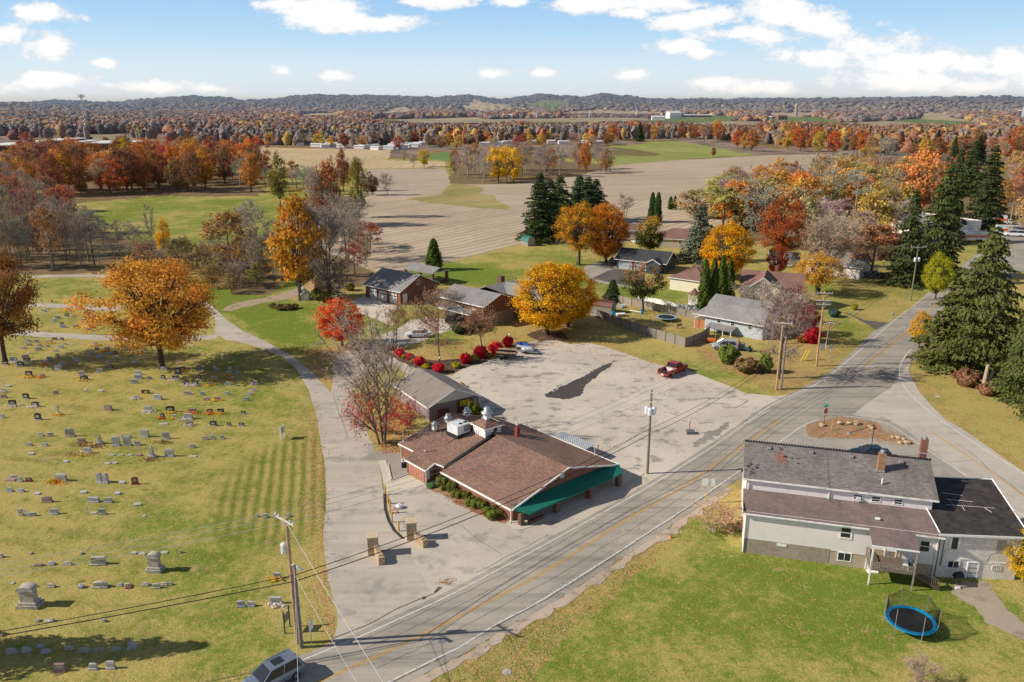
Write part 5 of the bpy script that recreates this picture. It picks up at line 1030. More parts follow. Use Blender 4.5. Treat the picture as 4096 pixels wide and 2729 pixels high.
def house(name,label,A,ang,L,Dd,ze,zr,wall,roof,axis='u',over=.35,cat='house',gable=None,z0=0,trim='trim_white',rel=.5,th=.16,group=None,fas=.16,hip=0.0):
    r=thing(name,label,cat,(A[0],A[1],0),ang,group); m=MB(); g=MB()
    if axis=='u':
        for sx in (0,L):
            P=[(sx,0,z0),(sx,Dd,z0),(sx,Dd,ze),(sx,0,ze)]; T_=[(sx,0,ze),(sx,Dd,ze),(sx,Dd*rel,zr)]
            if sx==0: P=P[::-1];T_=T_[::-1]
            m.poly(P); 
            if not hip: (g if gable else m).poly(T_)
        m.quad((0,0,z0),(L,0,z0),(L,0,ze),(0,0,ze)); m.quad((L,Dd,z0),(0,Dd,z0),(0,Dd,ze),(L,Dd,ze))
        k=over*(zr-ze)/(Dd*rel); h=hip*Dd*.5
        rf=MB(); rf.slab([(-over,-over,ze-k),(L+over,-over,ze-k),(L+over-h,Dd*rel,zr),(-over+h,Dd*rel,zr)],th); rf.slab([(L+over,Dd+over,ze-k),(-over,Dd+over,ze-k),(-over+h,Dd*rel,zr),(L+over-h,Dd*rel,zr)],th)
        if hip: rf.slab([(L+over,-over,ze-k),(L+over,Dd+over,ze-k),(L+over-h,Dd*rel,zr)],th); rf.slab([(-over,Dd+over,ze-k),(-over,-over,ze-k),(-over+h,Dd*rel,zr)],th)
        e=.02; tb=MB(); tb.box((L/2,-over-.03,ze-k-fas/2+.0),(L+2*over+.1,.06,fas)); tb.box((L/2,Dd+over+.03,ze-k-fas/2),(L+2*over+.1,.06,fas))
        if not hip:
            for sx in (-over-.03,L+over+.03):
                for y0,y1 in ((-over,Dd*rel),(Dd+over,Dd*rel)):
                    za,zb=ze-k,zr; tb.add([(sx-.03,y0,za-th),(sx+.03,y0,za-th),(sx+.03,y1,zb-th),(sx-.03,y1,zb-th),(sx-.03,y0,za+e),(sx+.03,y0,za+e),(sx+.03,y1,zb+e),(sx-.03,y1,zb+e)],[(0,1,2,3),(7,6,5,4),(0,4,5,1),(1,5,6,2),(2,6,7,3),(3,7,4,0)])
    else:
        for sy in (0,Dd):
            P=[(0,sy,z0),(L,sy,z0),(L,sy,ze),(0,sy,ze)]; T_=[(0,sy,ze),(L,sy,ze),(L*rel,sy,zr)]
            if sy: P=P[::-1];T_=T_[::-1]
            m.poly(P); (g if gable else m).poly(T_)
        m.quad((L,0,z0),(L,Dd,z0),(L,Dd,ze),(L,0,ze)); m.quad((0,Dd,z0),(0,0,z0),(0,0,ze),(0,Dd,ze))
        k=over*(zr-ze)/(L*rel)
        rf=MB(); rf.slab([(-over,-over,ze-k),(L*rel,-over,zr),(L*rel,Dd+over,zr),(-over,Dd+over,ze-k)],th); rf.slab([(L+over,-over,ze-k),(L+over,Dd+over,ze-k),(L*rel,Dd+over,zr),(L*rel,-over,zr)],th)
        tb=MB(); e=.02; tb.box((-over-.03,Dd/2,ze-k-fas/2),(.06,Dd+2*over+.1,fas)); tb.box((L+over+.03,Dd/2,ze-k-fas/2),(.06,Dd+2*over+.1,fas))
        for sy in (-over-.03,Dd+over+.03):
            for x0,x1 in ((-over,L*rel),(L+over,L*rel)):
                za,zb=ze-k,zr; tb.add([(x0,sy-.03,za-th),(x1,sy-.03,zb-th),(x1,sy+.03,zb-th),(x0,sy+.03,za-th),(x0,sy-.03,za+e),(x1,sy-.03,zb+e),(x1,sy+.03,zb+e),(x0,sy+.03,za+e)],[(0,1,2,3),(7,6,5,4),(0,4,5,1),(1,5,6,2),(2,6,7,3),(3,7,4,0)])
    m.build('wall',Q[wall],r); rf.build('roof',Q[roof],r); tb.build('fascia',Q[trim],r)
    if gable: g.build('gable',Q[gable],r)
    return r
AX=lambda a,b:math.atan2(b[1]-a[1],b[0]-a[0])
# ---------------------------------------------------------------- restaurant with the green awning
O=(-.15,73.87)
rs=thing('restaurant_building','long brick building with a brown shingled roof and a green awning facing the road','building',(*O,0))
L3=lambda pts:[(p[0]-O[0],p[1]-O[1],p[2]) for p in pts]
f_=Vector((.759,.651)); d_=Vector((-.675,.738))
def RP(s,d,z=None):
    p=(O[0]+f_.x*s+d_.x*d,O[1]+f_.y*s+d_.y*d); return p if z is None else (*p,z)
WL=15.74; DM=15.8; ZE=1.8; ZR=4.0
main=MB(); ov=.5
main.slab(L3([RP(-.3,-ov,ZE-.08),RP(WL/2,-ov,ZR),RP(WL/2,11.2,ZR),RP(-.3,11.4,ZE-.08)]),.14)
main.slab(L3([RP(WL+.3,-ov,ZE-.08),RP(WL+.3,DM,ZE-.08),RP(WL/2,DM,ZR),RP(WL/2,-ov,ZR)]),.14)
wg=lambda x,y,z:(x,y,z)
W1=(-13.92,89.76,1.8);W2=(-11.73,87.38,1.86);W3=(-12.65,85.53,1.7);W4=(-9.83,82.44,1.7);W5=(-8.85,83.7,2.05);W6=(-7.75,82.9,2.0);R1=(-8.0,95.8,3.4);R2=(-2.2,88.3,3.75);E1=(-2.36,98.34,1.8);E2=(3.2,93.0,1.8)
main.slab(L3([W1,W2,R2,R1]),.12); main.slab(L3([W2,W3,W4,W5]),.12); main.slab(L3([W5,W6,R2,W2]),.12); main.slab(L3([R1,R2,RP(WL/2,11.4,3.9),E2,E1]),.12)
main.build('roof',Q['brown_shingle'],rs)
w=MB()
def wallpoly(pts,inset=0):
    for a,b in zip(pts[:-1],pts[1:]): w.quad((a[0]-O[0],a[1]-O[1],0),(b[0]-O[0],b[1]-O[1],0),(b[0]-O[0],b[1]-O[1],b[2]),(a[0]-O[0],a[1]-O[1],a[2]))
wallpoly([RP(.25,DM*.7,1.7),RP(.25,0,1.7)]); w.poly(L3([RP(.25,0,0),RP(WL-.25,0,0),RP(WL-.25,0,1.72),RP(WL/2,0,ZR-.16),RP(.25,0,1.72)])); wallpoly([RP(WL-.25,0,1.7),RP(WL-.25,DM,1.7)]); w.poly(L3([RP(WL-.25,DM-.3,0),RP(.25,DM-.3,0),RP(.25,DM-.3,1.72),RP(WL/2,DM-.3,ZR-.16),RP(WL-.25,DM-.3,1.72)]))
wallpoly([(-13.6,89.9,1.62),(-11.5,87.5,1.65),(-12.2,85.6,1.5)]); wallpoly([(-9.75,82.75,1.5),(-8.8,83.9,1.85),(-7.8,83.3,1.8)]); wallpoly([(-2.5,98.0,1.62),(-8,95.5,3.2),(-13.6,89.9,1.62)]); wallpoly([(3.0,92.8,1.62),(-2.5,98.0,1.62)])
w.build('wall',Q['brick'],rs)
wd=MB(); 
a=Vector((-12.35,85.5));b_=Vector((-9.85,82.72)); AL=(b_-a).length; fr2=((a.x-O[0],a.y-O[1]),tuple((b_-a).normalized()),(-.70,-.70))
wbox(wd,fr2,.25,AL-.25,0,1.5,-.02,.03); pd=wd.build('porch_wall',Q['red_door_wood'],rs); pd['label']='pale red boarded porch wall'
wd=MB(); wbox(wd,fr2,0,.25,0,1.52,-.2,.06); wbox(wd,fr2,AL-.25,AL,0,1.52,-.2,.06); wd.build('pillar',Q['brick'],rs)
wd=MB(); wd.quad(*L3([(-9.8,82.68,.35),(-8.75,83.98,.35),(-8.75,83.98,1.8),(-9.8,82.68,1.5)])); wd.build('porch_screen',Q['white_metal'],rs)
fa=MB()
def beam(p,q,h=.15,t_=.1,up=0): 
    p=Vector(p)-Vector((*O,0));q=Vector(q)-Vector((*O,0)); d=(q-p); n=Vector((-d.y,d.x,0)).normalized()*t_/2; u=Vector((0,0,1))
    vs=[p-n-u*h,p+n-u*h,q+n-u*h,q-n-u*h,p-n+u*.03,p+n+u*.03,q+n+u*.03,q-n+u*.03]; fa.add(vs,[(3,2,1,0),(4,5,6,7),(0,1,5,4),(1,2,6,5),(2,3,7,6),(3,0,4,7)])
beam(RP(-.36,-.5,1.75),RP(-.36,11.4,1.75)); beam(RP(-.3,-.57,1.75),RP(WL/2,-.57,ZR-.02)); beam(RP(WL/2,-.57,ZR-.02),RP(WL+.3,-.57,1.75)); beam(RP(WL+.36,-.5,1.75),RP(WL+.36,DM,1.75))
for p,q in ((W1,W2),(W3,W4),(W4,W5),(W5,W6),(E1,E2),(W1,R1)): beam((p[0],p[1],p[2]-.03),(q[0],q[1],q[2]-.03))
fa.build('fascia',Q['trim_white'],rs)
fl=MB(); fl.slab(L3([(-7.75,82.95,2.06),(-2.25,88.35,3.82),(-1.95,88.1,3.80),(-7.45,82.65,2.02)]),.16); fl.build('roof_flashing',Q['black_plastic'],rs)
aw=MB(); a0=RP(.35,-.06,1.9);a1=RP(WL-.3,-.06,2.45); 
TOP=[RP(.4,-.05,1.72),RP(3.2,-.05,2.28),RP(WL-3.6,-.05,2.55),RP(WL-.6,-.05,1.78)]; BOT=[RP(.15,-2.2,1.42),RP(WL-.35,-1.95,1.42)]
TOP=[RP(.35,-.05,2.0),RP(WL-.4,-.05,2.0)]
aw.slab(L3([RP(.35,-.08,2.02),RP(-.05,-.6,1.80),RP(.85,-2.0,1.52),RP(15.0,-2.0,1.52),RP(WL+.25,-.6,1.80),RP(WL-.4,-.08,2.02)]),.03)
for p,q in (((.85,-2.0),(15.0,-2.0)),((-.05,-.6),(.85,-2.0)),((15.0,-2.0),(WL+.25,-.6))):
    za=1.52 if p[1]==-2.0 else 1.80; zb=1.52 if q[1]==-2.0 else 1.80
    aw.quad(*L3([RP(*p,za-.18),RP(*q,zb-.18),RP(*q,zb),RP(*p,za)]))
aw.build('awning',Q['awning_green'],rs)
for px_ in ((1250,1325),(1553,1222),(1833,1100),(2080,995)):
    p=tR(*px_); c=MB(); c.box((p[0]-O[0],p[1]-O[1],.68),(.5,.5,1.36),math.atan2(f_.y,f_.x)); c.build('pillar',Q['dark_brick'],rs)
b2=MB(); q=tR(1360,1300); b2.box((q[0]-O[0]+.2,q[1]-O[1]+.1,.2),(2.0,.35,.4),math.atan2(f_.y,f_.x)); b2.build('low_wall',Q['dark_brick'],rs)
frf=((RP(0,0)[0]-O[0],RP(0,0)[1]-O[1]),(f_.x,f_.y),(f_.y,-f_.x))
for s in (2.6,6.9,11.6): door(rs,frf,s,.05,.8,1.5,'white_panel','brick',handle=False)
for s in (4.2,8.6,13.2): 
    mm=MB(); wbox(mm,frf,s-.6,s+1.6,.1,.5,0,.08); mm.build('stone_base',Q['stone'],rs)
window(rs,frf,7.1,2.62,.55,.42,'trim_white',hdiv=4)
ds=MB(); ds.path(L3([RP(-.25,-.3,1.7),RP(-.1,-.15,1.5),RP(-.1,-.15,.15),RP(-.35,-.3,.05)]),.05); ds.build('downspout',Q['trim_white'],rs)
ds=MB(); ds.path(L3([(-9.8,82.4,1.6),(-9.8,82.5,1.4),(-9.8,82.5,.05)]),.05); ds.path(L3([(-13.7,89.6,1.7),(-13.6,89.7,.1)]),.05); ds.build('downspout',Q['white_metal'],rs)
# cupola box on the ridge with its own hip roof
cu=(-3.0,89.2); ca=R(38.8)
c=thing('roof_cupola','white dormer box with a shingled hip roof under the biggest exhaust fan','roof structure',(cu[0],cu[1],3.0),ca)
MB().box((0,0,.95),(2.4,2.4,1.5)).build('wall',Q['white_siding'],c)
rf=MB(); 
for k in range(4):
    cs=[(-1.45,-1.45),(1.45,-1.45),(1.45,1.45),(-1.45,1.45)]; i=[(-.4,-.4),(.4,-.4),(.4,.4),(-.4,.4)]; a,b=cs[k],cs[(k+1)%4]; e,f=i[(k+1)%4],i[k]
    rf.slab([(*a,1.65),(*b,1.65),(*e,2.3),(*f,2.3)],.1)
rf.build('roof',Q['brown_shingle'],c); tb=MB()
for a in ((0,-1.47,2.96,.05),(0,1.47,2.96,.05),(-1.47,0,.05,2.9),(1.47,0,.05,2.9)): tb.box((a[0],a[1],1.59),(a[2],a[3],.16))
tb.build('fascia',Q['trim_white'],c); MB().box((.3,-1.22,1.15),(.5,.06,.5)).build('vent',Q['dark_red_wood'],c)
def fan(label,p,s,base=.5,hood=True,mush=False):
    r=thing('exhaust_fan',label,'roof vent',p,ca); MB().box((0,0,base*s/2),(.8*s,.8*s,base*s)).build('curb',Q['white_metal'],r)
    pr=[(.42*s,0),(.62*s,.1*s),(.66*s,.28*s),(.5*s,.36*s),(.36*s,.38*s),(.38*s,.75*s),(.3*s,.86*s),(.02,.9*s)] if not mush else [(.5*s,0),(.85*s,.15*s),(.88*s,.35*s),(.6*s,.5*s),(.45*s,.55*s),(.48*s,.95*s),(.38*s,1.08*s),(.02,1.1*s)]
    MB().lathe(pr,(0,0,base*s),20).build('fan_hood',Q['galvanised'],r,smooth=True)
fan('largest mushroom shaped exhaust fan on top of the cupola',(cu[0],cu[1],5.2),.82,.8,mush=True)
def rp3(u,v,z): p=tile(1560,1480,600/2352)(u,v,z); return (p[0],p[1],z)
fan('small exhaust fan on a tall box at the left edge of the brown roof',rp3(700,935,2.98),.62,.9)
fan('exhaust fan just behind the big rooftop air conditioner',rp3(912,810,3.32),.85,.4)
fan('exhaust fan on the far roof slope near the yellow banner',rp3(1205,712,3.05),.85,.4)
ac=thing('rooftop_unit','large white rooftop air conditioner with two round fans','air conditioner',(-6.5,89.75,3.12),R(44)); 
MB().box((0,0,.05),(2.1,2.1,.5)).build('curb',Q['black_plastic'],ac); MB().box((0,0,.85),(2.0,2.0,1.15)).build('casing',Q['white_metal'],ac,bevel=.03)
g=MB(); g.box((.45,-1.01,.9),(.95,.04,.8)); g.box((1.01,-.3,.9),(.04,1.2,.8)); g.build('grille',Q['grey_plastic'],ac)
for x in (-.35,.35): MB().lathe([(.24,0),(.24,.04),(.1,.05)],(x+.3,-.45,1.43),16).build('fan',Q['black_plastic'],ac)
c2=thing('condenser_unit','small white condenser unit behind the largest exhaust fan','air conditioner',(-3.2,91.6,3.3),ca); MB().box((0,0,.6),(.8,.8,1.2)).build('casing',Q['white_metal'],c2); MB().lathe([(.28,0),(.28,.03),(.1,.04)],(0,0,1.2),14).build('fan',Q['black_plastic'],c2)
ch=thing('flue_pipe','red square flue with a metal cowl on the brown roof','chimney',rp3(1995,1025,3.4)); MB().box((0,0,.5),(.45,.45,1.1),R(40)).build('stack',Q['rust_red'],ch); MB().lathe([(.12,0),(.14,.25),(.2,.3),(.18,.5),(.05,.56)],(0,0,1.0),12).build('cowl',Q['galvanised'],ch,smooth=True)
for lab,(u_,v_,z_),h_ in (('grey vent pipe near the west edge of the brown roof',(550,1265,2.3),.8),('short vent pipe in the middle of the brown roof',(1690,1290,2.9),.55),('tall white service mast beside the rooftop air conditioner',(1362,1085,2.9),1.1),('thin antenna mast at the west corner of the brown roof',(212,1125,1.95),.9)):
    q=rp3(u_,v_,z_); o=MB().lathe([(.16,0),(.1,.06),(.055,.08),(.055,h_),(.07,h_),(.07,h_+.06),(.02,h_+.07)],(0,0,0),8).build('vent_pipe',Q['galvanised'],None,q); tag(o,lab,'vent pipe')
q=tR(1885,735); 
for i,(u_,v_,l) in enumerate(((1880,735,'white service mast at the east edge of the brown roof'),(1907,742,'dark service mast at the east edge of the brown roof'))):
    q=tile(1500,1480,.46749)(u_,v_,1.8); o=MB().lathe([(.04,0),(.04,1.3),(.09,1.32),(.09,1.45),(.02,1.46)],(0,0,0),8).build('service_mast',Q['white_metal' if i==0 else 'rust_red'],None,(q[0],q[1],1.8)); tag(o,l,'mast')
cn=thing('metal_canopy','ribbed white metal canopy attached to the lot side of the brick restaurant','canopy',(*tR(1885,660),0))
cc=[tile(1500,1480,.46749)(*p,1.75) for p in ((1500,562),(1615,528),(1888,637),(1800,682))]; o3=tR(1885,660)
MB().slab([(p[0]-o3[0],p[1]-o3[1],1.75+.05*(i in(0,3))) for i,p in enumerate(cc)],.06).build('roof',Q['canopy_metal'],cn)
for p in (cc[1],cc[2],((cc[1][0]+cc[2][0])/2,(cc[1][1]+cc[2][1])/2)): MB().tube((p[0]-o3[0]-.1,p[1]-o3[1]-.1,0),(p[0]-o3[0]-.1,p[1]-o3[1]-.1,1.7),.04).build('post',Q['white_metal'],cn)
q=tB(1370,845); ac=thing('condenser_unit','black air conditioning condenser on the gravel beside the restaurant','air conditioner',(*q,0),R(10)); MB().box((0,0,.4),(.8,.8,.8)).build('casing',Q['black_plastic'],ac,bevel=.03); MB().box((0,0,.82),(.84,.84,.06)).build('top_cover',Q['white_metal'],ac); MB().lathe([(.28,0),(.28,.03),(.1,.04)],(0,0,.85),14).build('fan',Q['black_plastic'],ac)
# ---------------------------------------------------------------- storage building
A=(-11.25,100.87); B=(-4.72,105.15)
sb=house('storage_building','block storage building with a ribbed metal roof, cream gable and a yellow banner','building' if 0 else A and A,0,1,1,1,1,'brick','brick') if 0 else None
sg=AX(A,B); sb=house('storage_building','block storage building with a ribbed metal roof, cream gable and a yellow banner',A,sg,7.8,10.2,2.35,4.1,'grey_block','metal_roof','v',.35,'building',gable='cream_siding')
fr=frame('f',7.8,10.2); door(sb,fr,1.2,.05,1.9,1.45,'dark_red_wood','grey_block',handle=False); door(sb,fr,4.3,.3,2.4,1.9,'dark_red_wood','grey_block',handle=False)
bn=thing('banner_sign','yellow banner with green marks hung on the storage building','sign',(A[0],A[1],0),sg)
mm=MB(); wbox(mm,fr,4.75,6.25,1.3,2.05,.1,.13); mm.build('panel',Q['sign_yellow'],bn)
mm=MB(); 
for i in range(3): wbox(mm,fr,4.87+.04*i,5.22+.03*i,1.40+.2*i,1.53+.2*i,.13,.145)
mm.build('emblem',Q['print_green'],bn)
textpart(bn,'Henderson\nTowing',.2,Q['print_dark'],(5.68,-.135,1.72),(R(90),0,0)) if 0 else None
mm=MB()
for i,(x0,x1,zz) in enumerate(((5.4,6.1,1.83),(5.42,6.0,1.66),(5.4,6.1,1.5),(5.45,6.05,1.39))): 
    x=x0
    while x<x1: wbox(mm,fr,x,x+.05,zz,zz+(.09 if i<2 else .05),.13,.142); x+=.075
mm.build('lettering',Q['print_dark'],bn)
lw=MB(); wbox(lw,frame('l',7.8,10.2),.0,10.2,0,2.0,0,.02); 
# ---------------------------------------------------------------- long white house
A=(22.35,68.15); wa=math.atan2(-.262,.965); Lh=16.9
wh=thing('white_house','long white two storey house with worn grey shingle roofs seen from behind','house',(*A,0),wa)
w=MB(); w.quad((0,0,1.55),(Lh,0,1.3),(Lh,0,4.5),(0,0,4.5)); w.quad((0,3.9,0),(0,0,0),(0,0,4.4),(0,3.9,4.8)); w.quad((0,13.5,0),(0,3.9,0),(0,3.9,5.9),(0,13.5,5.9)); w.add([(0,3.9,5.9),(0,13.5,5.75),(0,8.7,7.8)],[(2,1,0)]); w.quad((0,3.95,4.6),(Lh,3.95,4.6),(Lh,3.95,6.05),(0,3.95,6.05)); w.quad((Lh,0,0),(Lh,13.5,0),(Lh,13.5,5.9),(Lh,0,4.5)); w.add([(Lh,3.9,5.9),(Lh,13.5,5.9),(Lh,8.7,7.9)],[(0,1,2)]); w.quad((Lh,13.5,0),(0,13.5,0),(0,13.5,5.9),(Lh,13.5,5.9))
w.build('wall',Q['white_siding'],wh)
fo=MB(); fo.box((3.95,.02,.78),(7.8,.06,1.56)); o=fo.build('foundation',Q['tan_block'],wh); fo=MB(); fo.box((12.4,.015,.66),(9.0,.06,1.34)); o=fo.build('foundation',Q['foundation'],wh)
rf=MB(); rf.slab([(-.25,-.3,4.42),(10.9,-.3,4.42),(10.9,3.95,4.86),(-.25,3.95,4.86)],.14); rf.slab([(10.9,-.3,4.42),(Lh+.3,-.3,4.42),(Lh+.3,3.95,4.86),(10.9,3.95,4.86)],.14); rf.slab([(10.9,-2.6,4.05),(14.7,-2.6,4.05),(14.7,-.28,4.45),(10.9,-.28,4.45)],.12); o=rf.build('lower_roof',Q['faded_shingle'],wh)
rf=MB(); rf.slab([(-.35,3.72,6.08),(7.7,3.72,6.08),(7.7,8.7,8.0),(-.35,8.7,8.0)],.16); rf.slab([(7.7,3.72,6.05),(Lh+.45,3.72,6.05),(Lh+.45,8.7,7.97),(7.7,8.7,7.97)],.16); rf.slab([(-.35,8.7,8.0),(Lh+.45,8.7,7.97),(Lh+.45,13.9,5.8),(-.35,13.9,5.8)],.16); ur=rf.build('upper_roof',Q['old_shingle'],wh)
cap=MB(); rd2=random.Random(2)
x=-.35
while x<Lh+.4: cap.box((x+.13,8.7,8.03),(.2,.34,.06)); x+=.27
cap.build('ridge_cap',Q['black_plastic'],ur)
pt=MB()
for cx,cy,w_,h_ in ((3.2,7.4,.8,.3),(3.25,6.9,1.0,.3),(3.3,6.65,1.1,.2),(3.3,6.3,.9,.14)):
    f=lambda yy:6.08+(yy-3.72)*(8.0-6.08)/4.98+.012
    pt.quad((cx-w_/2,cy-h_/2,f(cy-h_/2)),(cx+w_/2,cy-h_/2,f(cy-h_/2)),(cx+w_/2-.1,cy+h_/2,f(cy+h_/2)),(cx-w_/2+.1,cy+h_/2,f(cy+h_/2)))
o=pt.build('bare_patch',simple('bare_wood',(.30,.12,.085),.9,.2,3),ur)
pt=MB()
for k in range(26):
    cx,cy=(rd2.uniform(-.2,.9),rd2.uniform(3.9,5.6)) if k<16 else (rd2.uniform(2.2,5.0),rd2.uniform(5.6,8.2)); w_=rd2.uniform(.12,.35); pt.quad((cx,cy,f(cy)),(cx+w_,cy,f(cy)),(cx+w_,cy+.12,f(cy+.12)),(cx,cy+.12,f(cy+.12)))
pt.build('torn_shingles',Q['black_plastic'],ur)
for x,yy in ((2.1,7.9),(6.2,7.9),(10.0,7.9),(14.6,7.9)): 
    vv=MB(); vv.box((x,yy,f(yy)+.1),(.36,.34,.2)); vv.build('roof_vent',Q['galvanised'],ur,bevel=.02)
vv=MB(); vv.box((11.8,1.2,4.72),(.4,.3,.14)); vv.build('roof_vent',Q['trim_white'],wh)
for lab,(x,yy,h) in (('rust stained brick chimney',(12.55,6.7,2.0)),('red brick chimney at the gable end',(Lh-.1,9.6,1.6))):
    cb=MB(); cb.box((x,yy,f(yy)+h/2-.5),(.62,.62,h+.6)); o=cb.build('chimney',Q['chimney_brick' if 'rust' in lab else 'brick'],wh); o['label']=lab
    MB().box((x,yy,f(yy)-.02),(.74,.78,.12)).build('chimney_flashing',Q['galvanised'],o); MB().lathe([(.2,0),(.2,.18),(.26,.2),(.1,.32)],(x,yy,f(yy)+h-.2),10).build('flue_cap',Q['galvanised'],o)
vv=MB(); vv.lathe([(.07,0),(.07,.6),(.02,.62)],(12.5,4.9,f(4.9)),8); vv.build('vent_pipe',Q['trim_white'],wh)
gt=MB(); gt.box((5.3,-.36,4.32),(11.2,.12,.12)); gt.box((15.9,-.36,4.32),(2.7,.12,.12)); gt.box((3.7,3.67,5.99),(8.1,.12,.14)); gt.box((12.5,3.67,5.96),(9.7,.12,.14)); gt.box((12.8,-2.66,3.95),(3.9,.1,.12)); gt.box((-.3,1.8,4.6),(.06,3.9,.16)); 
gt.path([(0.1,-.3,4.3),(0.05,-.08,4.0),(0.05,-.08,.1)],.06); gt.path([(Lh-.15,-.3,4.3),(Lh-.15,-.1,3.9),(Lh-.15,-.1,.1)],.05); gt.path([(.2,3.7,5.9),(.2,3.85,5.6),(.2,3.85,4.85)],.07); gt.path([(7.75,3.7,5.9),(7.75,3.85,5.6),(7.75,3.85,4.85)],.07); gt.build('gutter',Q['trim_white'],wh)
fr=frame('f',Lh,13.5); window(wh,fr,8.45,2.85,1.15,1.3,hdiv=2,tr=.16); window(wh,fr,8.55,.5,1.25,.95,div=2,tr=.09); window(wh,fr,15.3,2.55,.95,1.2,hdiv=2); window(wh,fr,14.0,3.6,.01+.4,.4)
fr4=((0,3.95),(1,0),(0,-1))
window(wh,fr4,9.95,5.05,.85,.62,tr=.07,hdiv=2); window(wh,fr4,11.55,5.05,.85,.62,tr=.07,hdiv=2); window(wh,fr4,13.55,5.05,.8,.6,tr=.07,hdiv=2)
mm=MB(); wbox(mm,fr4,10.2,10.6,5.1,5.42,.06,.3); mm.build('window_air_conditioner',Q['white_metal'],wh); mm=MB(); wbox(mm,fr,3.1,4.0,1.2,1.5,.03,.06); mm.build('foundation_vent',Q['trim_white'],wh)
# porch deck with stairs
pk=MB(); pk.box((12.8,-1.35,1.55),(3.7,2.5,.12)); 
dk=pk.build('porch_deck',Q['brown_wood'],wh)
rl=MB(); rl.box((12.8,-2.62,2.3),(3.7,.08,.08)); rl.box((12.8,-2.62,1.7),(3.7,.08,.08)); rl.box((10.98,-1.3,2.3),(.08,2.6,.08)); rl.box((14.62,-1.9,2.3),(.08,1.4,.08)); rl.build('railing',Q['weathered_wood'],wh)
bs=MB(); x=11.0
while x<14.7: bs.box((x,-2.66,2.0),(.06,.05,.85)); x+=.14
for j in range(8): bs.box((10.95,-.2-.3*j,2.0),(.05,.06,.8))
bs.build('balusters',Q['weathered_wood'],wh)
for x in (11.0,14.6): MB().box((x,-2.62,1.95),(.12,.12,3.9)).build('post',Q['trim_white' if x<12 else 'weathered_wood'],wh)
st=MB()
for j in range(8): st.box((14.9+j*.27,-1.6,1.4-j*.18),(.3,1.0,.05))
for yy in (-2.1,-1.1): st.add([(14.7,yy,1.25),(17.0,yy,-.1),(17.0,yy,.15),(14.7,yy,1.55),(14.7,yy+.05,1.25),(17.0,yy+.05,-.1),(17.0,yy+.05,.15),(14.7,yy+.05,1.55)],[(0,1,2,3),(7,6,5,4),(3,2,6,7)])
st.tube((14.7,-2.1,2.3),(17.0,-2.1,.95),.04); st.build('stairs',Q['brown_wood'],wh)
bs=MB()
for j in range(14): bs.box((14.8+j*.16,-2.1,1.85-j*.094),(.05,.04,.8))
bs.build('stair_balusters',Q['brown_wood'],wh)
door(wh,fr,12.6,1.62,.85,1.9); door(wh,fr,11.15,.05,.75,1.0,handle=False); mm=MB(); wbox(mm,fr,11.3,13.9,1.65,2.2,.02,.05); mm.build('stone_base',Q['stone'],wh)
q=tH(1470,935); pc=thing('plastic_chair','white plastic chair on the back porch','chair',(*A,0),wa)
MB().box((14.0,-1.9,2.0),(.42,.42,.04)).build('seat',Q['white_metal'],pc); MB().box((14.0,-1.7,2.25),(.42,.04,.45)).build('backrest',Q['white_metal'],pc)
for dx in (-.18,.18):
    for dy in (-.18,.18): MB().box((14.0+dx,-1.9+dy,1.81),(.04,.04,.38)).build('leg',Q['white_metal'],pc)
sd=MB(); sd.lathe([(.02,0),(.28,.08),(.36,.2)],(Lh+.1,4.6,6.0),14,ax='x'); sd.tube((Lh-.2,4.6,5.9),(Lh+.15,4.6,6.05),.03); sd.build('satellite_dish',Q['galvanised'],wh)
# flat roofed block addition
A2=(38.95,63.98); bl=thing('block_building','pale painted block building with a black rolled roof and a cracked wall','building',(*A2,0),math.atan2(-.55,7)); LB=7.0; DB=9.6
w=MB(); w.prism([(0,0),(LB,0),(LB+1.4,DB),(1.0,DB)],0,lambda x,y:4.62+y*.055,cap=False); w.build('wall',Q['painted_block'],bl)
rf=MB(); rf.slab([(-.35,-.3,4.68),(LB+.45,-.3,4.62),(LB+1.9,DB+.3,5.25),(.8,DB+.3,5.3)],.08); rr_=rf.build('roof',Q['flat_black_roof'],bl)
tb=MB(); tb.box((LB/2+.05,-.36,4.52),(LB+.85,.08,.2)); 
for (a,b) in (((LB+.47,-.3,4.66),(LB+1.92,DB+.3,5.29)),((.8,DB+.32,5.32),(LB+1.9,DB+.32,5.27)),((-.37,-.3,4.72),(.78,DB+.3,5.33))): tb.tube(a,b,.07,n=4)
tb.build('fascia',Q['trim_white'],bl)
tr_=MB()
for a,b in (((2.6,5.6),(5.0,5.3)),((2.2,4.6),(6.5,4.3)),((2.8,4.0),(2.9,5.6)),((3.5,3.6),(3.6,4.4)),((5.6,4.3),(5.9,3.5)),((4.5,6.4),(2.7,6.8))): tr_.tube((*a,4.70+a[1]*.064),(*b,4.70+b[1]*.064),.02,n=4)
tr_.build('roof_marks',Q['painted_block'],rr_)
fr=frame('f',LB,DB); window(bl,fr,.75,2.75,.95,1.6,tr=.2); window(bl,fr,.85,.95,1.15,.85,div=2,tr=.1); door(bl,fr,2.75,.0,.85,1.6,'white_panel'); window(bl,fr,4.85,.95,.8,.5,'painted_block',div=4,hdiv=3,tr=.05); 
mm=MB(); wbox(mm,fr,4.9,5.7,2.7,4.0,.0,.025); o=mm.build('patched_opening',simple('grey_patch',(.40,.37,.33),.9,.15,3),bl)
mm=MB(); wbox(mm,fr,.4,3.6,1.85,2.0,0,.03); wbox(mm,fr,4.6,6.0,1.6,1.75,0,.03); mm.build('lintel',Q['trim_white'],bl)
ck=MB(); pts=[(4.3,1.9),(4.6,2.2),(4.5,2.5),(4.9,2.7)]
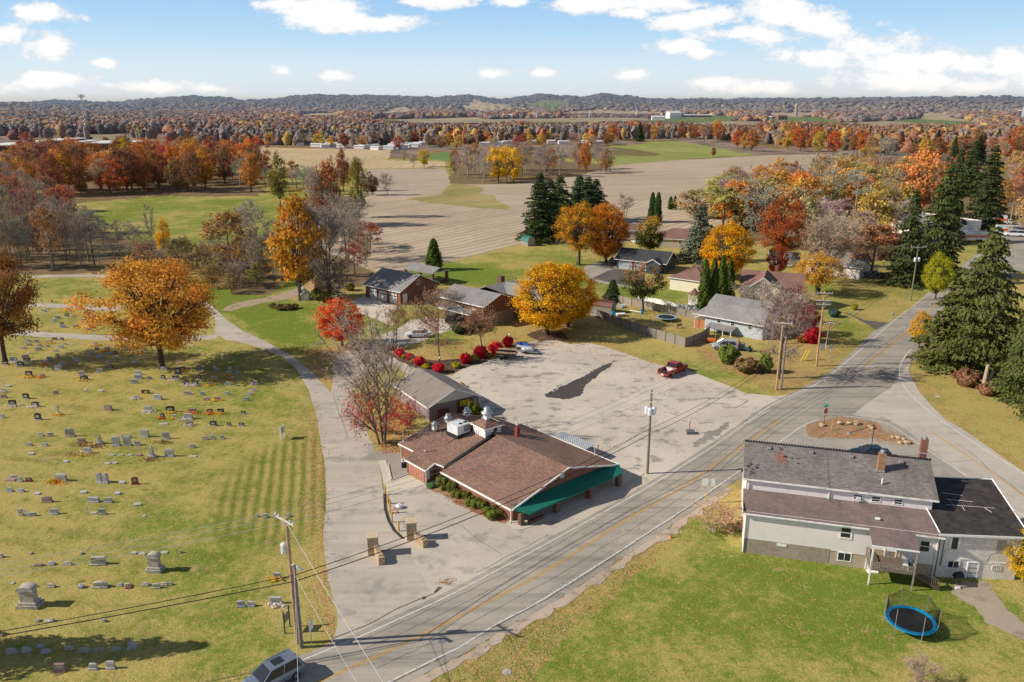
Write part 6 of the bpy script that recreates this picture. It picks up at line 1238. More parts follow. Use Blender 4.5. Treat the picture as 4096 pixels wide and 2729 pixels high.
for pts in ([(4.2,1.9),(4.4,2.2),(4.4,2.5),(4.9,2.75)],[(4.9,4.0),(4.85,4.2),(5.3,4.3),(5.9,4.05),(6.1,4.2)],[(.3,2.9),(.5,2.7),(.35,1.6),(.5,1.1)],[(.9,4.35),(1.1,4.5),(1.9,4.45),(1.95,4.2),(1.7,4.1)]):
    for a,b in zip(pts[:-1],pts[1:]): ck.tube((a[0],-.005,a[1]),(b[0],-.005,b[1]),.018,n=4)
ck.build('crack_repair',Q['grey_patch'],bl); ds=MB(); ds.path([(.25,-.12,4.2),(.25,-.12,1.2)],.04); ds.build('downspout',Q['brown_wood'],bl)
# ---------------------------------------------------------------- brick garage, pavilion, ranch house
A=(-32.53,172.89); g3=house('brick_garage','brick garage with three white doors and a grey shingle roof',A,R(-39.6),11.2,11.2,3.13,5.8,'brick','grey_shingle','u',.45,'garage')
fr=frame('f',11.2,11.2)
for s in (1.5,4.7,7.9): door(g3,fr,s,.02,2.3,2.25,'white_panel','brick',name='garage_door',panes=4)
fr=frame('r',11.2,11.2); window(g3,fr,5.0,3.5,.9,1.1,hdiv=2); door(g3,fr,.9,.1,.95,2.0)
pv=thing('pavilion','open brick pavilion with a grey shingle roof behind the three door garage','pavilion',(-21.4,186.5,0),R(-39.6))
pv2=MB(); pv2.slab([(-6.4,-.3,2.9),(3.6,-.3,2.9),(3.6,2.6,4.0),(-6.4,2.6,4.0)],.14); pv2.slab([(-6.4,5.5,2.9),(3.6,5.5,2.9),(3.6,2.6,4.0),(-6.4,2.6,4.0)],.14); pv2.build('roof',Q['grey_shingle'],pv)
for x,y in ((3.2,.2),(3.2,5.0),(-6,.2),(-6,5)): MB().box((x,y,1.4),(.6,.6,2.8)).build('pillar',Q['dark_brick'],pv)
MB().box((3.0,2.6,.35),(.2,4.2,.7)).build('low_wall',Q['dark_brick'],pv); MB().box((3.65,2.6,2.95),(.06,5.8,.16)).build('fascia',Q['trim_white'],pv)
A=(-14.2,156.6); rh=house('ranch_house','brick split level house with a grey shingle roof and lower garage doors',A,R(-42.5),11.9,8.6,4.35,5.9,'brick','grey_shingle','u',.6)
fr=frame('f',11.9,8.6)
for s in (1.0,4.8,8.9): window(rh,fr,s,3.0,1.1,.95,div=2)
for s in (2.0,5.6): door(rh,fr,s,.02,2.3,1.9,'white_panel','dark_brick',name='garage_door',panes=4)
lr=MB(); lr.slab([(.3,-1.6,2.25),(9.5,-1.6,2.25),(9.5,.02,2.85),(.3,.02,2.85)],.12); lr.build('porch_roof',Q['grey_shingle'],rh); MB().box((4.9,-1.63,2.18),(9.3,.06,.16)).build('fascia',Q['trim_white'],rh)
fr=frame('r',11.9,8.6); window(rh,fr,1.2,2.9,1.3,1.0,div=2); window(rh,fr,6.0,3.0,.8,1.0); mm=MB(); wbox(mm,fr,1.0,8.6,0,2.3,0,.12); mm.build('stone_wainscot',Q['tan_block'],rh)
ds=MB(); ds.path([(11.75,-.5,4.2),(11.75,-.1,4.0),(11.75,-.1,.1)],.05); ds.build('downspout',Q['trim_white'],rh)
rw=MB(); 
rw.slab([(3.0,6.8,4.9),(3.0,15,4.9),(6.5,15,6.2),(6.5,6.0,6.2)],.14); rw.slab([(10.4,8.0,4.9),(10.4,15,4.9),(6.5,15,6.2),(6.5,6.0,6.2)],.14)
rw.slab([(7,11.5,6.4),(20,11.5,6.4),(20,8.2,4.9),(9,8.2,4.9)],.14); rw.slab([(7,11.5,6.4),(20,11.5,6.4),(20,15,4.9),(7,15,4.9)],.14); rw.build('rear_roof',Q['grey_shingle'],rh)
ww=MB(); ww.prism([(3.4,7),(10,7),(10,14.6),(3.4,14.6)],0,4.9); ww.prism([(9,8.7),(19.6,8.7),(19.6,14.6),(9,14.6)],0,4.85); ww.build('rear_wall',Q['dark_brick'],rh); MB().box((4.6,12.6,5.6),(1.1,1.1,2.8)).build('chimney',Q['dark_brick'],rh); MB().box((19.0,11.0,5.9),(1.0,1.3,2.4)).build('chimney',Q['dark_brick'],rh)
sd=MB(); sd.lathe([(.02,0),(.3,.1),(.4,.22)],(15.0,11.0,6.95),14,ax='x'); sd.tube((15,11,6.3),(15.05,11,6.95),.04); sd.build('satellite_dish',Q['grey_plastic'],rh)
# ---------------------------------------------------------------- smaller houses and sheds
A=(27.44,204.89); bg_=house('blue_garage','dark blue garage with two pale doors and a charcoal roof',A,R(-30),13.0,8.0,2.82,4.9,'dark_blue_siding','charcoal_shingle','u',.6,'garage')
fr=frame('f',13,8); door(bg_,fr,.7,.02,3.3,2.3,'blue_white_panel','trim_white',name='garage_door',handle=False); door(bg_,fr,4.9,.02,3.0,2.3,'blue_white_panel','trim_white',name='garage_door',handle=False); mm=MB(); wbox(mm,fr,4.25,4.6,1.3,1.9,.02,.1); o=mm.build('door_wreath',Q['rust_red'],bg_)
pr=MB(); pr.slab([(8.6,-2.4,2.6),(10.6,-2.4,3.7),(10.6,2.6,3.7),(8.6,2.6,2.6)],.14); pr.slab([(12.6,-2.4,2.6),(12.6,2.6,2.6),(10.6,2.6,3.7),(10.6,-2.4,3.7)],.14); pr.build('porch_roof',Q['charcoal_shingle'],bg_)
pr=MB(); pr.poly([(8.9,-2.2,0),(12.3,-2.2,0),(12.3,-2.2,2.6),(10.6,-2.2,3.55),(8.9,-2.2,2.6)]); pr.quad((8.9,0,0),(8.9,-2.2,0),(8.9,-2.2,2.6),(8.9,0,2.6)); pr.quad((12.3,-2.2,0),(12.3,0,0),(12.3,0,2.6),(12.3,-2.2,2.6)); pr.build('porch_wall',Q['dark_blue_siding'],bg_); pf=MB()
for a,b in (((8.5,-2.45,2.55),(10.6,-2.45,3.68)),((12.7,-2.45,2.55),(10.6,-2.45,3.68))): pf.tube(a,b,.1,n=4)
pf.build('fascia',Q['trim_white'],bg_)
A=(36.6,180.6); cb=house('cream_house','cream sided building with a reddish brown hip roof beside the gazebo',A,R(-38),8.5,11,3.1,5.4,'cream_siding','red_brown_shingle','u',.4,hip=1.0)
A=(36.9,146.9)
lb=thing('light_blue_house','light blue house with a grey gambrel roof, seen behind the pickup lot','house',(*A,0),R(-40)); L_=11.5;W_=8.5
w=MB(); w.quad((0,0,0),(L_,0,0),(L_,0,3.3),(0,0,3.3)); w.poly([(L_,0,0),(L_,W_,0),(L_,W_,3.3),(L_,W_-1.6,5.2),(L_,W_/2,6.2),(L_,1.6,5.2),(L_,0,3.3)]); w.poly([(0,W_,0),(0,0,0),(0,0,3.3),(0,1.6,5.2),(0,W_/2,6.2),(0,W_-1.6,5.2),(0,W_,3.3)]); w.quad((L_,W_,0),(0,W_,0),(0,W_,3.3),(L_,W_,3.3)); w.build('wall',Q['blue_siding'],lb)
rf=MB()
for y0,z0,y1,z1 in ((-.6,2.9,1.6,5.2),(1.6,5.2,W_/2,6.2),(W_/2,6.2,W_-1.6,5.2),(W_-1.6,5.2,W_+.6,2.9)): rf.slab([(-.2,y0,z0),(L_+.3,y0,z0),(L_+.3,y1,z1),(-.2,y1,z1)],.12)
rf.slab([(-2.4,-.3,2.7),(-.2,-.6,2.95),(-.2,3,4.6),(-2.4,4,2.8)],.1); rf.build('roof',Q['grey_shingle'],lb); tb=MB(); tb.box((L_/2-1,-.68,2.82),(L_+3,.1,.16)); tb.path([(-.2,-.65,2.8),(-1.9,-.4,2.2),(-2.0,-.3,0)],.06); tb.build('gutter',Q['trim_white'],lb)
pw=MB(); pw.box((-1.1,.3,.75),(2.4,.1,1.5)); pw.build('porch_wall',simple('orange_panel',(.5,.2,.1),.8),lb); lt=MB()
for i in range(9): lt.box((-2.2+i*.27,.25,1.9),(.05,.04,.8))
for i in range(4): lt.box((-1.1,.25,1.6+i*.2),(2.3,.04,.04))
lt.build('lattice',Q['natural_wood'],lb); fr=frame('f',L_,W_); window(lb,fr,2.4,1.7,.85,1.05,hdiv=2); window(lb,fr,5.2,1.6,.85,1.05,hdiv=2); window(lb,fr,8.6,1.6,.85,1.05,hdiv=2)
pr=MB(); pr.slab([(1.2,-2.4,1.2),(6.6,-2.4,1.2),(6.6,.02,1.65),(1.2,.02,1.65)],.1); pr.build('porch_roof',Q['grey_shingle'],lb); pp=MB()
for x in (1.4,3.2,4.8,6.4): pp.box((x,-2.3,.6),(.12,.12,1.2))
pp.build('porch_posts',Q['trim_white'],lb)
A=(47.5,160.6); ch_=house('cream_gabled_house','cream two storey house with a steep front gable and brown roof',A,R(-21),8.3,7.5,4.4,7.5,'cream_siding','red_brown_shingle','v',.5)
fr=frame('f',8.3,7.5); window(ch_,fr,3.3,4.4,.8,1.15,hdiv=2); window(ch_,fr,4.5,4.4,.8,1.15,hdiv=2); window(ch_,fr,1.3,2.6,.7,.9,hdiv=2); window(ch_,fr,6.4,1.4,.8,1.1,hdiv=2)
mb=MB(); mb.slab([(-1,4.5,4.6),(12,4.5,4.6),(12,8.6,7.1),(-1,8.6,7.1)],.14); mb.slab([(-1,12.7,4.6),(12,12.7,4.6),(12,8.6,7.1),(-1,8.6,7.1)],.14); mb.build('rear_roof',Q['red_brown_shingle'],ch_); mb=MB(); mb.prism([(-.6,5),(11.6,5),(11.6,12.3),(-.6,12.3)],0,4.5); mb.poly([(11.6,5,4.5),(11.6,12.3,4.5),(11.6,8.6,6.9)]); mb.build('rear_wall',Q['cream_siding'],ch_)
window(ch_,((11.6,5),(0,1),(1,0)),3,4.6,.8,1.1,hdiv=2); MB().box((6,10,7.2),(.7,.7,1.8)).build('chimney',Q['brick'],ch_)
A=(68.5,209.5); ws=house('white_shed','small white outbuilding behind the rust red maple',A,R(-20),7.5,5,2.0,3.3,'white_siding','grey_shingle','u',.3,'shed')
A=(74.7,199.1); w2=house('white_house','wide white house half hidden by the golden tree',A,R(-38),13,9,3.2,5.6,'white_siding','grey_shingle','u',.5); window(w2,frame('f',13,9),3,1.2,1,1.2,hdiv=2); window(w2,frame('r',13,9),3,1.2,1,1.2,hdiv=2); window(w2,frame('f',13,9),8,1.2,1.2,1.2,hdiv=2)
A=(34.5,252.0); h2=house('tan_house','small grey house with a brown roof beyond the orange maples',A,R(-8),7,6,2.8,4.2,'tan_siding','red_brown_shingle','u',.4)
A=(43.5,236); h3=house('brown_roof_house','low tan house with a brown hip roof behind the gold and green maple',A,R(-15),13,9,2.9,5.2,'tan_siding','red_brown_shingle','u',.4,hip=.9); window(h3,frame('f',13,9),6,1.2,1,1,div=2)
dk=thing('white_deck','white railed deck beside the gold and green maple','deck',(37.0,241,0),R(10)); MB().box((2.5,1,.7),(5,3,.15)).build('platform',Q['trim_white'],dk); rr2=MB()
for i in range(22): rr2.box((.05+i*.235,-.5,1.2),(.05,.05,.9))
rr2.box((2.5,-.5,1.65),(5,.08,.08)); rr2.build('railing',Q['trim_white'],dk)
def shed(name,label,x,y,ang,L,Dd,ze,zr,wall,roof,gam=False,axis='v',door_=None,cat='shed'):
    if not gam:
        r=house(name,label,(x,y),ang,L,Dd,ze,zr,wall,roof,axis,.15,cat,th=.08,fas=.1)
    else:
        r=thing(name,label,cat,(x,y,0),ang); w=MB()
        pr=[(0,0),(L,0),(L,ze),(L*.82,ze+(zr-ze)*.68),(L/2,zr),(L*.18,ze+(zr-ze)*.68),(0,ze)]
        w.poly([(a,0,b) for a,b in pr]); w.poly([(a,Dd,b) for a,b in pr][::-1]); w.quad((L,0,0),(L,Dd,0),(L,Dd,ze),(L,0,ze)); w.quad((0,Dd,0),(0,0,0),(0,0,ze),(0,Dd,ze)); w.build('wall',Q[wall],r)
        rf=MB(); k=[(L+.12,ze-.1),(L*.82,ze+(zr-ze)*.68),(L/2,zr),(L*.18,ze+(zr-ze)*.68),(-.12,ze-.1)]
        for (a,b),(c,d) in zip(k[:-1],k[1:]): rf.slab([(a,-.1,b+.03),(a,Dd+.1,b+.03),(c,Dd+.1,d+.03),(c,-.1,d+.03)],.06)
        rf.build('roof',Q[roof],r)
    if door_: door(r,frame('f',L,Dd),*door_,handle=False)
    return r
shed('garden_shed','tan shed with a gambrel green grey roof at the edge of the stubble field',4.7,237.2,R(35),2.9,3.6,1.5,2.9,'wood_board','green_metal',True)
shed('garden_shed','old board shed with a dark rusty gambrel roof in the fenced yard',20.4,158.2,R(62),2.6,4.6,1.5,2.5,'grey_board','dark_red_wood',True)
shed('garden_shed','small tan gabled shed beside the dirt track',-46.0,169.6,R(28),1.9,3.0,1.6,2.5,'tan_siding','grey_shingle',door_=(.5,.02,.9,1.3))
shed('tall_shed','tall narrow wooden shed with a green metal roof beside the dirt track',-48.3,181.5,R(-30),3.0,2.6,2.6,3.5,'natural_wood','green_metal',axis='u')
gz=thing('gazebo','white gazebo with a brown shingled roof beside the clump of arborvitae','gazebo',(39.2,166.8,0)); 
MB().lathe([(1.35,2.15),(1.35,2.25),(.45,2.95),(.45,3.05),(.5,3.05),(.05,3.5),(.02,3.6)],(0,0,0),8).build('roof',Q['red_brown_shingle'],gz); MB().lathe([(1.2,0),(1.2,.2)],(0,0,0),8).build('floor',Q['trim_white'],gz)
rl=MB()
for i in range(8):
    a=math.pi/4*i; p=(1.15*math.cos(a),1.15*math.sin(a)); q=(1.15*math.cos(a+math.pi/4),1.15*math.sin(a+math.pi/4)); MB().tube((*p,.2),(*p,2.2),.06,n=6).build('post',Q['trim_white'],gz)
    if i!=5:
        rl.tube((*p,.9),(*q,.9),.03,n=4)
        for k in range(1,6): c=(p[0]+(q[0]-p[0])*k/6,p[1]+(q[1]-p[1])*k/6); rl.tube((*c,.2),(*c,.9),.02,n=4)
rl.build('railing',Q['trim_white'],gz)
# commercial building at the far road, school, farm, mobile homes
A=(131.0,254.5); uc=thing('used_car_building','white commercial building with a flat grey roof behind the spruces','building',(*A,0),R(20))
MB().prism([(0,0),(25.7,0),(23,22),(-2,20)],0,4.1,cap=False).build('wall',Q['painted_block'],uc); MB().prism([(.3,.3),(25.4,.3),(22.7,21.7),(-1.7,19.7)],3.5,3.8).build('roof',simple('gravel_roof',(.33,.33,.33),.9,.2,.3),uc)
MB().box((25.75,10,1.6),(.1,5,2.8),R(7)).build('window',Q['glass'],uc); window(uc,frame('f',25.7,20),13.5,1.2,1.6,1.6); door(uc,frame('f',25.7,20),20,.1,2.4,2.6,'blue_white_panel')
textpart(uc,'USED CARS',1.1,Q['print_dark'],(17.5,-.06,3.25),(R(90),0,0))
A=Dp([(-20,349)])[0]; sc_=thing('school_building','long low flat roofed school building beyond the orange wood','building',(*A,0),0)
S_=ppm(A[1])/1.74; kk=1/S_
for x0,x1,z_,y_ in ((-20,60,5,0),(60,190,7,6),(120,160,9,2),(185,300,6,14)): MB().prism([(x0*kk,y_),(x1*kk,y_),(x1*kk,y_+40),(x0*kk,y_+40)],0,z_,cap=False).build('wall',Q['brick' if x0!=60 else 'tan_block'],sc_); MB().prism([(x0*kk-1,y_-1),(x1*kk+1,y_-1),(x1*kk+1,y_+41),(x0*kk-1,y_+41)],z_,z_+.8).build('roof',Q['trim_white'],sc_)
for x0,x1,y_ in ((0,55,0),(75,180,6)): MB().box(((x0+x1)/2*kk,y_-.05,2.5),((x1-x0)*kk,.1,1.8)).build('window',Q['glass'],sc_)
def far_house(u,v,fn,w,h,d,label,cat,wall='white_siding',roof='grey_shingle',name='house',group=None,rot=None,gh=.35,axis='u'):
    A=fn(u,v); return house(name,label,A,R(rot if rot is not None else 0),w,d,h,h*(1+gh),wall,roof,axis,.3,cat,group=group)
rd=random.Random(5)
for i,(u,v) in enumerate([(30,640),(120,640),(370,652),(420,645),(500,662),(600,668),(640,655),(690,664),(740,668),(900,682),(950,676),(1050,690),(1080,672),(1170,686),(1210,668),(1240,650),(1300,668),(1330,655),(1290,682),(1400,664),(1440,652),(1500,645),(2060,650),(2180,645),(2270,636)]):
    far_house(u,v,f1,rd.uniform(8,12),2.8,5,'white mobile home in the row along the straw field','mobile home','white_siding','white_metal','mobile_home','mobile homes beyond the straw field',rd.choice([-25,-15,10,20,60]),.25)
for i,(u,v) in enumerate([(40,632),(110,630),(170,632),(330,630),(430,636),(610,632),(720,640),(770,636)]):
    far_house(u,v,f2,rd.uniform(8,11),2.8,5,'low pale mobile home behind the bare copse','mobile home','white_siding','white_metal','mobile_home','mobile homes behind the copse',rd.choice([-15,10,20]),.25)
for u,v,fn,w,h,d,l,wl,rf_,nm,rot,c_ in [(1450,402,f2,32,13,20,'large white barn on the farm across the valley','white_siding','white_metal','barn',20,'barn'),(1570,388,f2,75,5,18,'long low white roofed cattle barn','dark_red_wood','white_metal','cattle_barn',-2,'barn'),
  (1288,416,f2,28,7,12,'small white farm building in front of the barns','white_siding','white_metal','farm_building',0,'farm building'),(1380,380,f2,22,7,14,'brown farm shed beside the large white barn','tan_siding','red_brown_shingle','farm_building',10,'farm building'),
  (2125,408,f2,34,6,14,'red farm shed with a white roof right of the cattle barn','dark_red_wood','white_metal','farm_shed',5,'farm building'),(2310,412,f2,20,6,10,'pale shed near the edge of the farm lane','cream_siding','white_metal','farm_shed',0,'farm building'),
  (95,412,f3,22,8,14,'brown house on the far green field','brick','red_brown_shingle','farmhouse',10,'house'),(-5,405,f3,16,5,10,'small dark roofed barn on the far field','dark_red_wood','grey_shingle','farm_shed',0,'barn'),
  (2150,440,f3,20,8,12,'white farmhouse by the far silos','white_siding','grey_shingle','farmhouse',20,'house'),(2240,425,f3,25,7,14,'grey farm building beside the far silos','grey_board','white_metal','farm_building',0,'farm building'),
  (2270,404,f1,24,8,12,'white farm building at the end of the tan ridge','white_siding','white_metal','farm_building',10,'farm building'),(600,392,f2,26,4,10,'low dark shed on the tan farm field','grey_board','grey_shingle','farm_shed',0,'farm building'),(310,392,f2,14,5,8,'tiny white farm building in the valley','white_siding','white_metal','farm_building',0,'farm building')]:
    far_house(u,v,fn,w,h,d,l,c_,wl,rf_,nm,None,rot)
for u,v,fn,h,r_,l,mt in [(255,378,f3,34,4.6,'tall pale concrete silo on the far right ridge','tan_block'),(2310,430,f3,24,5,'dark blue silo at the right edge farm','dark_blue_siding'),(2345,440,f3,32,5.5,'tall grey silo at the right edge of the photo','galvanised')]:
    q=fn(u,v); o=thing('silo',l,'silo',(*q,0)); MB().lathe([(r_,0),(r_,h*.88)],(0,0,0),16).build('body',Q[mt],o,smooth=False); MB().lathe([(r_,h*.88),(r_*.7,h*.96),(.1,h)],(0,0,0),16).build('dome',Q['galvanised'],o,smooth=True)
def lattice(label,x,y,h,w,name='pylon',cat='pylon',arms=3,ant=False):
    r=thing(name,label,cat,(x,y,0)); m=MB(); n=10
    for i in range(n):
        z0=h*i/n;z1=h*(i+1)/n;a=w/2*(1-.8*i/n);b=w/2*(1-.8*(i+1)/n)
        cs=[(-1,-1),(1,-1),(1,1),(-1,1)]
        for k in range(4):
            p=cs[k];q=cs[(k+1)%4]; t_=w*.02
            m.tube((p[0]*a,p[1]*a,z0),(p[0]*b,p[1]*b,z1),t_*1.3,n=4,cap=False); m.tube((p[0]*a,p[1]*a,z0),(q[0]*b,q[1]*b,z1),t_,n=4,cap=False)
    m.build('mast',Q['galvanised'],r)
    if ant:
        m=MB()
        for zz in (h,h*.955):
            m.tube((-w*.6,0,zz),(w*.6,0,zz),w*.05,n=4)
            for k in range(7): m.box((-w*.6+k*w*.2,(-1)**k*w*.15,zz),(w*.1,w*.1,h*.028))
        m.build('antennas',Q['grey_plastic'],r)
    else:
        m=MB()
        for j in range(arms): m.box((0,0,h*(.72+.12*j)),(w*1.7,w*.1,w*.06))
        m.build('crossarms',Q['galvanised'],r)
q=f0(798,545); lattice('tall lattice cell tower behind the school building',*q,hgt((0+798*.435,300+545*.435),(0+757*.435,300+185*.435)),6.5,'cell_tower','tower',ant=True)
for u,v,fn,tv,l in [(240,402,f2,320,'leftmost lattice pylon of the valley line'),(720,398,f2,325,'lattice pylon beside the tan farm field'),(1150,382,f2,318,'lattice pylon left of the farm'),(1580,365,f2,283,'lattice pylon right above the large white barn'),(2233,350,f2,285,'lattice pylon on the right of the farm')]:
    q=fn(u,v); lattice(l,*q,min(60,hgt((2048+u*.435,300+v*.435),(2048+u*.435,300+tv*.435))),9,group if 0 else 'pylon')
# ---------------------------------------------------------------- gravestones
ORD=['first','second','third','fourth','fifth','sixth','seventh','eighth','ninth','tenth','eleventh','twelfth','thirteenth','fourteenth','fifteenth','sixteenth','seventeenth','eighteenth']
GM={'g':('grey','grey_granite'),'k':('black','black_granite'),'p':('pinkish','pink_granite'),'o':('weathered','old_stone'),'r':('dark red','red_granite')}
def flowers(x,y,label,cols=((.8,.25,.02),(.8,.5,.05),(.7,.6,.6)),n=60,s=.35,seed=0):
    rng=np.random.RandomState(seed+int(abs(x*31+y*17))); P=rng.normal(size=(n,3))*np.array([s,s*.45,.10])+[0,0,.18]; P[:,2]=np.maximum(P[:,2],.04)
    V,F,v,h=cards(P,.16,np.array([[0,-.3,.6]]),rng); me=npmesh('flowers',V,F,MATS['foliage'],{'v':('FLOAT','POINT',v),'h':('FLOAT','POINT',h)})
    o=link('grave_flowers',me,None,(x,y,0)); o.color=(*cols[rng.randint(0,len(cols))],1); tag(o,label,'flowers'); return o
def stone(ty,mt,x,y,w,h,label,rz=0,seed=0):
    mat=Q[GM[mt][1]]; rd=random.Random(seed); t=max(.16,w*.2); r=None
    if ty=='f':
        m=MB(); m.add([(-w/2,-t,0),(w/2,-t,0),(w/2,t,0),(-w/2,t,0),(-w/2,-t,h*.5),(w/2,-t,h*.5),(w/2,t,h),(-w/2,t,h)],[(0,3,2,1),(4,5,6,7),(0,1,5,4),(1,2,6,5),(2,3,7,6),(3,0,4,7)])
        o=m.build('flat_marker',mat,None,(x,y,0),rz); tag(o,label,'gravestone'); return o
    if ty=='b':
        r=thing('stone_bench',label,'bench',(x,y,0),rz); MB().box((0,0,h-.05),(w,.4,.1)).build('seat',mat,r)
        for s in (-1,1): MB().box((s*w*.36,0,(h-.1)/2),(.14,.34,h-.1)).build('leg',mat,r)
        return r
    nm={'c':'cross_monument','o':'obelisk','m':'monument','u':'double_headstone'}.get(ty,'headstone')
    r=thing(nm,label,'gravestone',(x,y,0),rz); bh=.14 if ty!='m' else .3
    if ty in('d','t','u'):
        MB().box((0,0,bh/2),(w*1.0,t*2,bh)).build('base',mat if mt!='k' else Q['grey_granite'],r,bevel=.01)
        for cx,ww in (((-.24*w),w*.36),(.24*w,w*.36)) if ty=='u' else ((0,w*.84),):
            n=9; k=rd.choice([0,.04,.08]) if ty!='u' else .12; top=[(cx-ww/2+ww*i/(n-1),h-k*w+k*w*math.sin(math.pi*i/(n-1))) for i in range(n)]
            pts=[(cx-ww/2,bh)]+top+[(cx+ww/2,bh)]; pts=pts[::-1]; N=len(pts); m=MB()
            m.add([(a,-t*.55,b) for a,b in pts]+[(a,t*.55,b) for a,b in pts],[tuple(range(N-1,-1,-1)),tuple(range(N,2*N))]+[(i,(i+1)%N,N+(i+1)%N,N+i) for i in range(N)])
            o=m.build('tablet',mat,r)
            ins=MB(); ins.box((cx,-t*.55-.004,bh+(h-bh)*.5),(ww*.62,.008,(h-bh)*.42)); ins.build('inscription_panel',Q['grey_patch' if mt!='k' else 'grey_granite'],o)
    elif ty=='c':
        MB().box((0,0,.15),(w*.8,w*.5,.3)).build('base',mat,r); m=MB(); m.box((0,0,.3+(h-.3)/2),(.2,.16,h-.3)); m.box((0,0,h*.78),(w*.6,.155,.2)); m.build('cross',mat,r)
    elif ty=='o':
        MB().box((0,0,.14),(w,w,.28)).build('base',mat,r); m=MB(); m.box((0,0,.28+(h-.5)/2),(w*.55,w*.55,h-.5),taper=.68); m.box((0,0,h-.11),(w*.38,w*.38,.22),taper=.1); m.build('shaft',mat,r)
    elif ty=='m':
        m=MB(); m.box((0,0,.16),(w,w*.62,.32)); m.box((0,0,.42),(w*.84,w*.5,.2)); m.build('base',mat,r,bevel=.02); MB().box((0,0,.52+(h-.95)/2),(w*.62,w*.36,h-.95)).build('die',mat,r); 
        m=MB(); m.box((0,0,h-.36),(w*.76,w*.48,.14)); n=10; pts=[(w*.37*math.cos(math.pi*i/n),h-.29+.3*math.sin(math.pi*i/n)) for i in range(n+1)]; N=n+1
        m.add([(a,-w*.22,b) for a,b in pts]+[(a,w*.22,b) for a,b in pts],[tuple(range(N)),tuple(range(2*N-1,N-1,-1))]+[((i+1)%N,i,N+i,N+(i+1)%N) for i in range(N)]); m.build('cap',mat,r)
    return r
def row(fn,k,where,items,rz=0.0):
    items=sorted(items,key=lambda q:q[0]); n=len(items)
    for i,it in enumerate(items):
        u,v,w,h,ty,mt=it[:6]; ex=it[6] if len(it)>6 else ''
        x,y=fn(u,v); pm=ppm(y)/1; W=w*k/pm; el=math.atan(CAMH/math.hypot(x,y)); t=max(.16,W*.2); H=max(.12,(h*k/pm-(t*1.0)*math.sin(el))/math.cos(el))
        if ty=='f': H=min(H,.28)
        form={'d':'headstone','t':'tall headstone','u':'double headstone','c':'stone cross','o':'obelisk','m':'big monument','b':'stone bench','f':'low marker'}[ty]
        desc='%s %s'%(GM[mt][0],form); pos='%s from left'%ORD[i] if n>2 else ('left one' if i==0 else 'right one')
        if n==1: pos='alone'
        stone(ty,mt,x,y+t,W,H,'%s, %s %s'%(desc,pos,where),rz+random.Random(i+int(u)).uniform(-.12,.12),i+int(v))
        if 'F' in ex: flowers(x+random.Random(i).uniform(-.2,.2),y-.25,'flowers by the %s stone, %s'%(GM[mt][0],pos+' '+where.replace('the ','')),s=W*.45,n=int(60+40*W))
        if 'W' in ex: # little flag
            q=thing('grave_flag','flag by the %s stone, %s %s'%(GM[mt][0],pos,where.replace('the ','')),'flag',(x-W*.6,y,0)); MB().tube((0,0,0),(0,0,.8),.015,n=5).build('stick',Q['weathered_wood'],q); MB().poly([(0,0,.8),(.32,.02,.68),(.28,0,.5),(0,0,.52)]).build('cloth',Q['flag_white'],q)
gK=tile(0,900,.435); gG=tile(0,1480,.38265); gH=tile(0,2047,.435); kK,kG,kH=.435,.38265,.435
row(gK,kK,'in the top row by the upper cemetery lane',[(400,803,44,28,'d','g'),(440,782,36,18,'d','o'),(612,790,56,30,'d','p','F'),(797,820,48,28,'d','k','F'),(475,712,14,22,'d','p'),(680,722,16,8,'f','g')])
row(gK,kK,'in the second row below the upper cemetery lane',[(530,868,52,32,'d','g'),(612,846,42,30,'d','k'),(674,850,34,20,'d','g'),(836,850,46,20,'d','g'),(838,874,34,10,'f','g'),(488,892,52,28,'d','g')])
row(gK,kK,'in the short row between the two lanes',[(762,896,52,30,'d','p'),(780,874,26,12,'f','o'),(828,922,48,26,'d','g','F'),(565,920,36,24,'d','k'),(572,948,56,30,'d','g'),(696,950,60,30,'d','o','F'),(810,978,62,30,'d','g','F'),(845,945,40,24,'d','p','F')])
row(gK,kK,'in the row just under the lower lane',[(255,1078,46,30,'d','g','W'),(333,1082,42,26,'d','g'),(448,1092,62,30,'d','p','F'),(497,1060,50,26,'d','p'),(567,1064,38,28,'d','k'),(592,1102,34,20,'d','o'),(658,1108,30,14,'f','o')])
row(gK,kK,'in the second row under the lower lane',[(208,1144,50,26,'d','o'),(264,1112,48,24,'d','g'),(364,1120,42,28,'d','p'),(440,1126,36,24,'d','g'),(555,1136,52,32,'d','g'),(872,1104,52,30,'d','o','F'),(886,1154,40,28,'d','r'),(985,1158,56,36,'d','g','F')])
row(gK,kK,'in the third row under the lower lane',[(352,1156,62,32,'d','g'),(506,1166,44,20,'d','o'),(845,1188,52,26,'d','g'),(997,1190,50,20,'d','g'),(1063,1192,40,32,'d','r'),(1185,1160,50,30,'d','p'),(1320,1158,50,26,'d','g')])
row(gK,kK,'in the row ending at the big oak trunk',[(256,1188,26,10,'f','g'),(524,1208,38,26,'d','g'),(806,1222,44,20,'d','g'),(913,1228,66,32,'d','g'),(1050,1228,38,20,'d','g'),(992,1272,42,28,'d','g'),(1184,1274,34,26,'d','o'),(1250,1274,38,30,'d','g')])
row(gK,kK,'in the shade left of the oak, upper row',[(120,1264,78,46,'d','g','F'),(45,1290,58,38,'d','k'),(228,1228,66,34,'d','p'),(242,1264,66,38,'d','k','F'),(184,1300,68,42,'d','k'),(447,1242,58,30,'d','g'),(708,1256,66,28,'d','g','W'),(1015,1326,46,36,'d','k'),(412,1284,68,34,'d','g','F'),(570,1292,66,34,'d','g'),(532,1334,76,46,'d','g')])
